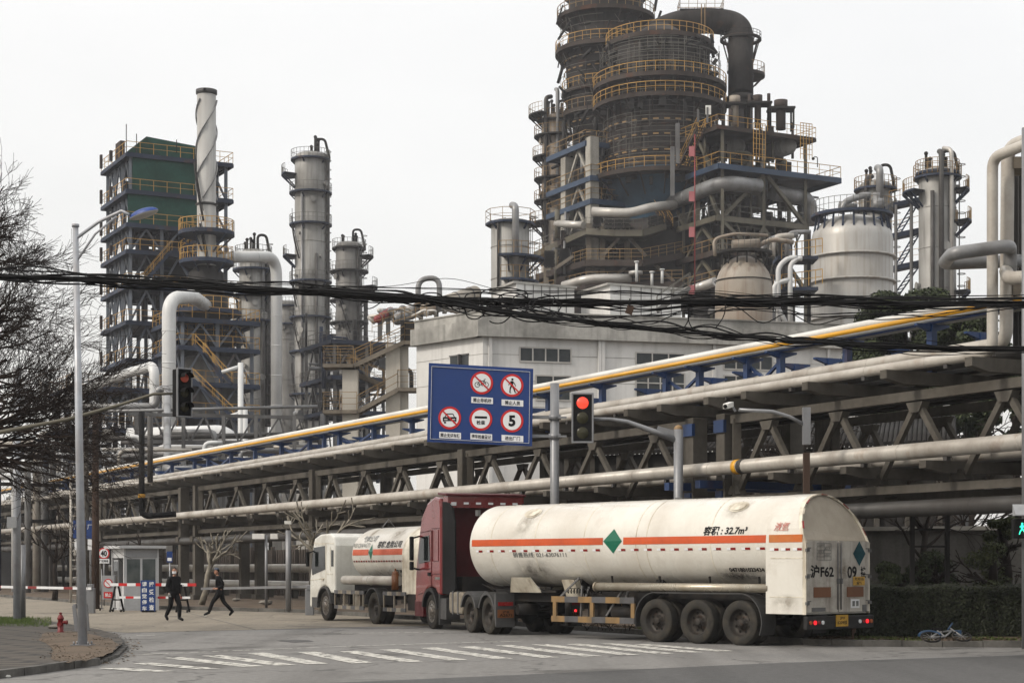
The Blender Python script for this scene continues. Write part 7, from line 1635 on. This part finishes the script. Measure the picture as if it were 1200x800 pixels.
def plane_tree(px,py,H,lean,seed,lb,m='bark_plane',r=.13):
    g=G(px,py,.13); rg=random.Random(seed); t=thing('pollarded_tree',lb,'tree',g); b=MB(); top=g+V(lean[0],0,lean[1]); b.sweep([g,g.lerp(top,.35)+V(.05,0,0),g.lerp(top,.7)+V(-.04,0,0),top],r,9,rs=[r*1.25,r,r*.9,r*.85]); b.build('trunk',m,t); b=MB()
    for k in range(6):
        a=rg.uniform(0,2*PI); d=V(math.cos(a)*.7,math.sin(a)*.5,.8); branch(b,top-V(0,0,rg.uniform(0,.3)),d,H*rg.uniform(.30,.42),r*.62,0,2,-.05,rg,.6,2,.028)
    b.build('crown',m,t); return t
plane_tree(236,708.5,3.6,(.45,1.9),3,'pale pollarded plane tree between the two walking men')
plane_tree(378,716,4.2,(-.1,2.3),5,'mottled pollarded plane tree just behind the white truck cab')
plane_tree(64,703,4.0,(.05,2.1),8,'dark pollarded tree at the far left beneath the rack','bark_dark',.13)
plane_tree(152,704,3.4,(.3,1.8),9,'thin dark pollarded tree hidden behind the guard booth','bark_dark',.09)
def leaves(b,blobs,n,size,rng,shell=.55):
    tot=sum(r[0]*r[1]*r[2] for c,r in blobs); 
    for c,r in blobs:
        k=int(n*(r[0]*r[1]*r[2])/tot)
        for i in range(k):
            u=V(rng.gauss(0,1),rng.gauss(0,1),rng.gauss(0,1)).normalized(); f=rng.random()**.33; f=shell+(1-shell)*f if rng.random()<.8 else f; f*=rng.uniform(.85,1.12)
            p=c+V(u.x*r[0]*f,u.y*r[1]*f,u.z*r[2]*f); nrm=(u+V(rng.gauss(0,.6),rng.gauss(0,.6),rng.gauss(0,.6)+.4)).normalized(); a,e=perp(nrm); th=rng.uniform(0,PI); a2=a*math.cos(th)+e*math.sin(th); e2=nrm.cross(a2); s_=size*rng.uniform(.6,1.3)
            b.v+=[p-a2*s_,p+e2*s_*.5,p+a2*s_,p-e2*s_*.5]; o=len(b.v)-4; b.f.append([o,o+1,o+2,o+3]); b.m.append(0); b.s.append(False)
def evergreen(px,yt,yb,D,wpx,seed,lb,n=9000,size=.13,m='leaf_dark',name='evergreen_tree',blobk=14):
    rg=random.Random(seed); g=V(wx(px,D),D,0); s=F/D; t=thing(name,lb,'tree',g); zt=wz(yt,D); zb=wz(yb,D); R_=wpx/2/s; cz=(zt+zb)/2; hz=(zt-zb)/2
    b=MB(); b.sweep([g,g+V(.1,0,zb*.7),g+V(0,.1,cz),g+V(0,0,cz+hz*.6)],.2,8,rs=[.22,.17,.12,.04]); 
    for k in range(8): a=rg.uniform(0,2*PI); branch(b,g+V(0,0,zb*.8+rg.uniform(0,hz)),V(math.cos(a),math.sin(a),.7),R_*.8,.07,0,2,0,rg,.5,2,.015)
    b.build('trunk','bark_dark',t); blobs=[]
    for k in range(blobk):
        a=rg.uniform(0,2*PI); f=rg.random()**.5; h=rg.uniform(-.75,.8); rr=R_*math.sqrt(max(.05,1-h*h))*f*.75; q=R_*(rg.uniform(.26,.42) if blobk<40 else rg.uniform(.12,.27)); blobs.append((g+V(math.cos(a)*rr,math.sin(a)*rr,cz+h*hz*.85),(q,q,q*rg.uniform(.6,.85))))
    b=MB(); leaves(b,blobs,n,size,rg); b.build('crown',m,t)
evergreen(1062,312,540,78,150,1,'dark glossy evergreen tree right of the silver tank, nearest to it',42000,.105,blobk=70)
evergreen(1132,335,560,74,125,2,'dark evergreen tree behind the tall riser pipes at the right',34000,.105,blobk=64)
evergreen(1190,385,580,70,80,3,'dark evergreen tree at the extreme right edge above the rack',12000,.1)
evergreen(1010,385,500,82,60,4,'smaller evergreen tree showing under the yellow pipe',9000,.1)
for i,(px,D_,yt,lb) in enumerate(((930,62,425,'bare tree seen through the trusses behind the camera pole'),(1000,58,440,'bare tree seen through the trusses above the tank rear'),(1130,54,470,'bare tree tangled behind the trusses at the right'),(1075,50,500,'slim bare tree between the hedge and the rack'))):
    rg=random.Random(50+i); g=V(wx(px,D_),D_,.13); t=thing('bare_tree',lb,'tree',g); H=wz(yt,D_); b=MB(); b.sweep([g,g+V(.1,0,H*.25),g+V(.25,0,H*.5)],.1,7,rs=[.13,.1,.08]); b.build('trunk','bark_dark',t); b=MB()
    for k in range(7): a=rg.uniform(0,2*PI); branch(b,g+V(.2,0,H*rg.uniform(.3,.5)),V(math.cos(a),math.sin(a)*.6,1),H*.26,.05,0,3,0,rg,.55,3,.010)
    b.build('crown','bark_dark',t)
for i,(px,yt,yb,D_,wp,m,lb) in enumerate(((1165,625,720,46.3,90,'leaf_mid','loose mid green bush above the hedge below the pedestrian signal'),(1095,640,700,47,70,'leaf_dark','dark loose bush above the hedge right of the slim bare tree'),(1048,652,700,47,50,'leaf_dark','small dark bush above the hedge beside the trailer rear'),(1175,600,640,47.2,46,'leaf_mid','yellow green bush top high behind the hedge at the right edge'),(1235,600,720,46,80,'leaf_dark','tall dark bush just beyond the right edge'))):
    evergreen(px,yt,yb,D_,wp,60+i,lb,3600,.05,m,'bush',10)
# steel posts behind the hedge
t=thing('steel_portal','dark steel goalpost frame standing behind the hedge','frame',V(wx(1090,45.5),45.5,.13)); b=MB()
for px in (1069,1110): b.bar(V(wx(px,45.5),45.5,.13),W(px,596,45.5),.11)
b.bar(W(1069,597,45.5),W(1110,597,45.5),.1); b.bar(W(1069,620,45.5),W(1110,620,45.5),.05); b.bar(W(1069,640,45.5),W(1110,640,45.5),.05); b.build('frame','steel_dark',t)
# hedge
rg=random.Random(77); x0,x1=wx(880,44.6),wx(1420,44.6); t=thing('hedge','long clipped dark green hedge along the verge at the right','hedge',((x0+x1)/2,44,.13))
b=MB(); b.box(((x0+x1)/2,44.2,.69),(x1-x0,1.15,1.1)); b.build('core','bark_dark',t)
b=MB()
for i in range(42000):
    x=rg.uniform(x0,x1); k=rg.random()
    lump=.07*math.sin(x*3.1)+.05*math.sin(x*7.7+1)
    if k<.68: p=V(x,43.56-rg.uniform(-.05,.12)-lump*.6+.03*math.sin(x*13),rg.uniform(.16,1.32))
    else: p=V(x,rg.uniform(43.4,44.9),1.29+lump*.5+rg.uniform(-.08,.07)+(.12*rg.random() if rg.random()<.06 else 0))
    nrm=V(rg.gauss(0,.6),-1 if k<.68 else -.3,rg.gauss(.4,.5)+(1 if k>=.68 else 0)).normalized(); a,e=perp(nrm); th=rg.uniform(0,PI); a2=a*math.cos(th)+e*math.sin(th); e2=nrm.cross(a2); s_=rg.uniform(.025,.05)
    b.v+=[p-a2*s_,p+e2*s_*.55,p+a2*s_,p-e2*s_*.55]; o=len(b.v)-4; b.f.append([o,o+1,o+2,o+3]); b.m.append(0); b.s.append(False)
b.build('foliage','leaf_hedge',t)
# weeds on the verge
b=MB(); rg=random.Random(78)
for i in range(7000):
    j=rg.choice([8,9,10,11,12]); p=fk[j].lerp(fk[min(j+1,13)],rg.random()); p=V(p.x,p.y+rg.uniform(.25,2.2),.13); 
    if math.sin(p.x*2.3)+math.sin(p.x*5.1+p.y*3)<.3: continue
    h=rg.uniform(.02,.09); l=V(rg.uniform(-.04,.04),rg.uniform(-.04,.04),h); a=rg.uniform(0,PI); s_=V(math.cos(a),math.sin(a),0)*.008; b.poly([p-s_,p+s_,p+l])
tag(b.build('grass','grass_green'),kind='stuff')
# shrub stems / dry plants between trailer and kerb
t=thing('dry_shrub','low dry brown shrub on the verge glimpsed beneath the trailer','bush',G(720,738,.13)); b=MB(); g=G(720,738,.13)
for k in range(10): branch(b,g+V(rg.uniform(-.8,.8),rg.uniform(-.2,.2),0),V(rg.gauss(0,.4),rg.gauss(0,.3),1),.35,.012,0,2,0,rg,.6,3,.004)
b.build('stems','twig',t)
# ------------------------------------------------------------------ people
def skinned(name,verts,edges,root,m,parent,lev=2):
    me=bpy.data.meshes.new(name); me.from_pydata([v[:3] for v in verts],edges,[]); ob=bpy.data.objects.new('tmp_skin',me); COL.objects.link(ob)
    sk=ob.modifiers.new('s','SKIN'); sk.use_smooth_shade=True
    for i,v in enumerate(verts):
        r=v[3]; me.skin_vertices[0].data[i].radius=(r,v[4] if len(v)>4 else r); me.skin_vertices[0].data[i].use_root=(i==root)
    ss=ob.modifiers.new('u','SUBSURF'); ss.levels=lev; ss.render_levels=lev
    dg=bpy.context.evaluated_depsgraph_get(); m2=bpy.data.meshes.new_from_object(ob.evaluated_get(dg)); bpy.data.objects.remove(ob); m2.name=name
    m2.materials.clear(); m2.materials.append(MATS[m]); m2.polygons.foreach_set('use_smooth',[True]*len(m2.polygons))
    o=bpy.data.objects.new(name,m2); COL.objects.link(o); o.parent=parent; ORG[o.name]=V(0,0,0); return o
def person(lb,px,py,rz,J,cap=False,mask=False,jacket='cloth_black'):
    """J: joints in local space, +y is the way the person faces"""
    g=G(px,py,.012); t=thing('person',lb,'person',(g.x,g.y,.012),rz,world=False)
    H=J['head']; 
    def V3(k): return J[k]
    names=['pelvis','waist','chest','neck','headbase','shL','elL','wrL','hdL','shR','elR','wrR','hdR','hipL','knL','anL','toL','hipR','knR','anR','toR']
    rad=dict(pelvis=.115,waist=.115,chest=.135,neck=.06,headbase=.055,shL=.07,elL=.048,wrL=.033,hdL=.038,shR=.07,elR=.048,wrR=.033,hdR=.038,hipL=.095,knL=.062,anL=.042,toL=.035,hipR=.095,knR=.062,anR=.042,toR=.035)
    E=[('pelvis','waist'),('waist','chest'),('chest','neck'),('neck','headbase'),('chest','shL'),('shL','elL'),('elL','wrL'),('wrL','hdL'),('chest','shR'),('shR','elR'),('elR','wrR'),('wrR','hdR'),('pelvis','hipL'),('hipL','knL'),('knL','anL'),('anL','toL'),('pelvis','hipR'),('hipR','knR'),('knR','anR'),('anR','toR')]
    def sub(ks,es,sc_,name,m):
        idx={k:i for i,k in enumerate(ks)}; return skinned(name,[(*J[k],rad[k]*sc_.get(k,sc_['*'])) for k in ks],[(idx[a],idx[c_]) for a,c_ in es],0,m,t)
    sub(names,E,{'*':.88},'body','skin')
    up=['waist','chest','neck','shL','elL','wrL','shR','elR','wrR','pelvis']
    jk=sub(['chest','waist','pelvis','neck','shL','elL','wrL','shR','elR','wrR'],[e for e in E if e[0] in up and e[1] in up],{'*':1.45,'neck':1.2,'pelvis':1.45,'wrL':1.5,'wrR':1.5},'jacket',jacket)
    lo=['pelvis','waist','hipL','knL','anL','hipR','knR','anR']
    sub(lo,[e for e in E if e[0] in lo and e[1] in lo],{'*':1.3,'anL':1.6,'anR':1.6},'trousers','cloth_black')
    for s_ in 'LR':
        a=Vector(J['an'+s_]); c_=Vector(J['to'+s_]); d=(c_-a); b=MB(); b.sweep([a-d*.35+V(0,0,-.01),a,a.lerp(c_,.5),c_,c_+d*.25],.04,10,rs=[.035,.055,.05,.045,.02]); b.build('shoe','black_matte',t)
    # hands with fingers
    for s_ in 'LR':
        w_=Vector(J['wr'+s_]); h_=Vector(J['hd'+s_]); d=(h_-w_).normalized(); a,e=perp(d); b=MB(); b.sweep([w_,w_.lerp(h_,.5),h_],.03,8,rs=[.028,.04,.036])
        for k in range(4): o=h_+a*(k-1.5)*.019; b.sweep([o-d*.01,o+d*.035+e*.006,o+d*(.06+.008*(k in(1,2)))+e*.018],.009,5)
        o=h_.lerp(w_,.5)+a*.035; b.sweep([o,o+a*.02+d*.03,o+a*.015+d*.055],.010,5); b.build('hand','glove' if mask and s_=='R' else 'skin',t)
    # head
    hc=Vector(H); f=Vector(J['face']).normalized(); sd=f.cross(Z_).normalized(); u=sd.cross(f)
    def hp(x,y,z): return hc+sd*x+f*y+u*z
    b=MB(); vs=[];n=16;rows=[(-.118,.035,.03),(-.10,.055,.062),(-.06,.068,.083),(-.01,.075,.093),(.04,.077,.095),(.08,.066,.083),(.105,.045,.055),(.118,.012,.015)]
    for (zz,rx,ry) in rows:
        for i in range(n): a=2*PI*i/n; vs.append(hp(rx*math.cos(a),ry*math.sin(a)+(.012 if zz<-.05 else 0),zz))
    b.add(vs,[(j*n+i,j*n+(i+1)%n,(j+1)*n+(i+1)%n,(j+1)*n+i) for j in range(len(rows)-1) for i in range(n)],True)
    b.add([hp(-.014,.088,-.02),hp(.014,.088,-.02),hp(0,.118,-.03),hp(0,.09,.03)],[(0,1,2),(1,3,2),(3,0,2)])
    for x in (-.078,.078): b.sphere(hp(x,0,-.005),.022,8,(.5,.8,1.3))
    hd=b.build('head','skin',t)
    b=MB(); 
    for x in (-.03,.03): b.sphere(hp(x,.086,.015),.010,8)
    b.bar(hp(-.022,.092,-.055),hp(.022,.092,-.055),.008); b.build('eyes_and_mouth','black_matte',hd)
    b=MB(); vs=[]; hr=[(-.03,1.07),(.02,1.08),(.06,1.1),(.09,1.12),(.12,.9),(.132,.3)]
    rr={-.03:(.074,.09),.02:(.077,.094),.06:(.073,.09),.09:(.06,.075),.12:(.04,.05),.132:(.02,.02)}
    for zz,k in hr:
        for i in range(n):
            a=2*PI*i/n; yy=rr[zz][1]*k*math.sin(a); 
            if zz<.05 and math.sin(a)>.35: zq=.062
            else: zq=zz
            vs.append(hp(rr[zz][0]*k*math.cos(a),yy*(.96 if math.sin(a)>.3 else 1)-.006,zq))
    b.add(vs,[(j*n+i,j*n+(i+1)%n,(j+1)*n+(i+1)%n,(j+1)*n+i) for j in range(5) for i in range(n)],True); b.build('hair','hair',hd)
    if cap:
        b=MB(); b.lathe([(.088,.055),(.092,.085),(.075,.125),(.01,.142)],hc,16,ax=sd,ay=f,az=u); b.prism([hp(-.07,.07,.062),hp(.07,.07,.062),hp(.05,.15,.055),hp(-.05,.15,.055)],u*.008); b.build('cap','cap_grey',hd)
    if mask:
        b=MB(); vs=[hp(x,.098-abs(x)*.35+(.012 if z_==-.045 else 0),z_) for z_ in (-.09,-.045,-.005) for x in (-.07,-.035,0,.035,.07)]; b.add(vs,[(r_*5+i,r_*5+i+1,(r_+1)*5+i+1,(r_+1)*5+i) for r_ in range(2) for i in range(4)],True); b.build('face_mask','mask_white',hd)
    return t
J1=dict(pelvis=(0,0,.96),waist=(0,.0,1.12),chest=(0,.02,1.34),neck=(0,.03,1.50),headbase=(0,.04,1.57),shL=(-.19,.02,1.42),elL=(-.25,-.06,1.13),wrL=(-.22,.02,.90),hdL=(-.21,.06,.82),shR=(.19,.02,1.42),elR=(.27,.0,1.14),wrR=(.30,.14,.93),hdR=(.31,.19,.86),hipL=(-.09,0,.90),knL=(-.10,.20,.50),anL=(-.10,.18,.10),toL=(-.12,.33,.045),hipR=(.09,0,.90),knR=(.08,-.06,.50),anR=(.06,-.34,.17),toR=(.06,-.26,.05),head=(0,.055,1.68),face=(.766,.643,0))
person('man in black with a white face mask walking toward the road before the barrier',203.5,727,R(180+48),J1,mask=True)
J2=dict(pelvis=(0,0,.94),waist=(0,.02,1.10),chest=(0,.06,1.32),neck=(0,.09,1.48),headbase=(0,.11,1.55),shL=(-.19,.05,1.40),elL=(-.24,-.12,1.16),wrL=(-.20,.10,1.02),hdL=(-.17,.17,1.0),shR=(.19,.07,1.40),elR=(.25,-.04,1.13),wrR=(.24,.18,1.02),hdR=(.23,.26,1.0),hipL=(-.09,0,.88),knL=(-.10,.28,.52),anL=(-.10,.42,.12),toL=(-.10,.57,.05),hipR=(.09,0,.88),knR=(.09,-.14,.50),anR=(.09,-.46,.16),toR=(.09,-.36,.04),head=(0,.13,1.66),face=(-.3,1,0))
person('man in grey cap and dark padded jacket striding in front of the grey boom',258,721,R(100),J2,cap=True)
# ------------------------------------------------------------------ haze
b=MB(); b.box((0,415,39.5),(1420,1000,81)); hz_=b.build('haze','black_matte'); tag(hz_,kind='stuff'); hz_.data.materials.clear()
hm=bpy.data.materials.new('haze_air'); hm.use_nodes=True; nt=hm.node_tree; nt.nodes.remove(nt.nodes['Principled BSDF']); pv_=nt.nodes.new('ShaderNodeVolumePrincipled'); pv_.inputs['Density'].default_value=.00024; pv_.inputs['Color'].default_value=(.92,.94,1,1); nt.links.new(pv_.outputs[0],nt.nodes['Material Output'].inputs['Volume']); hz_.data.materials.append(hm)
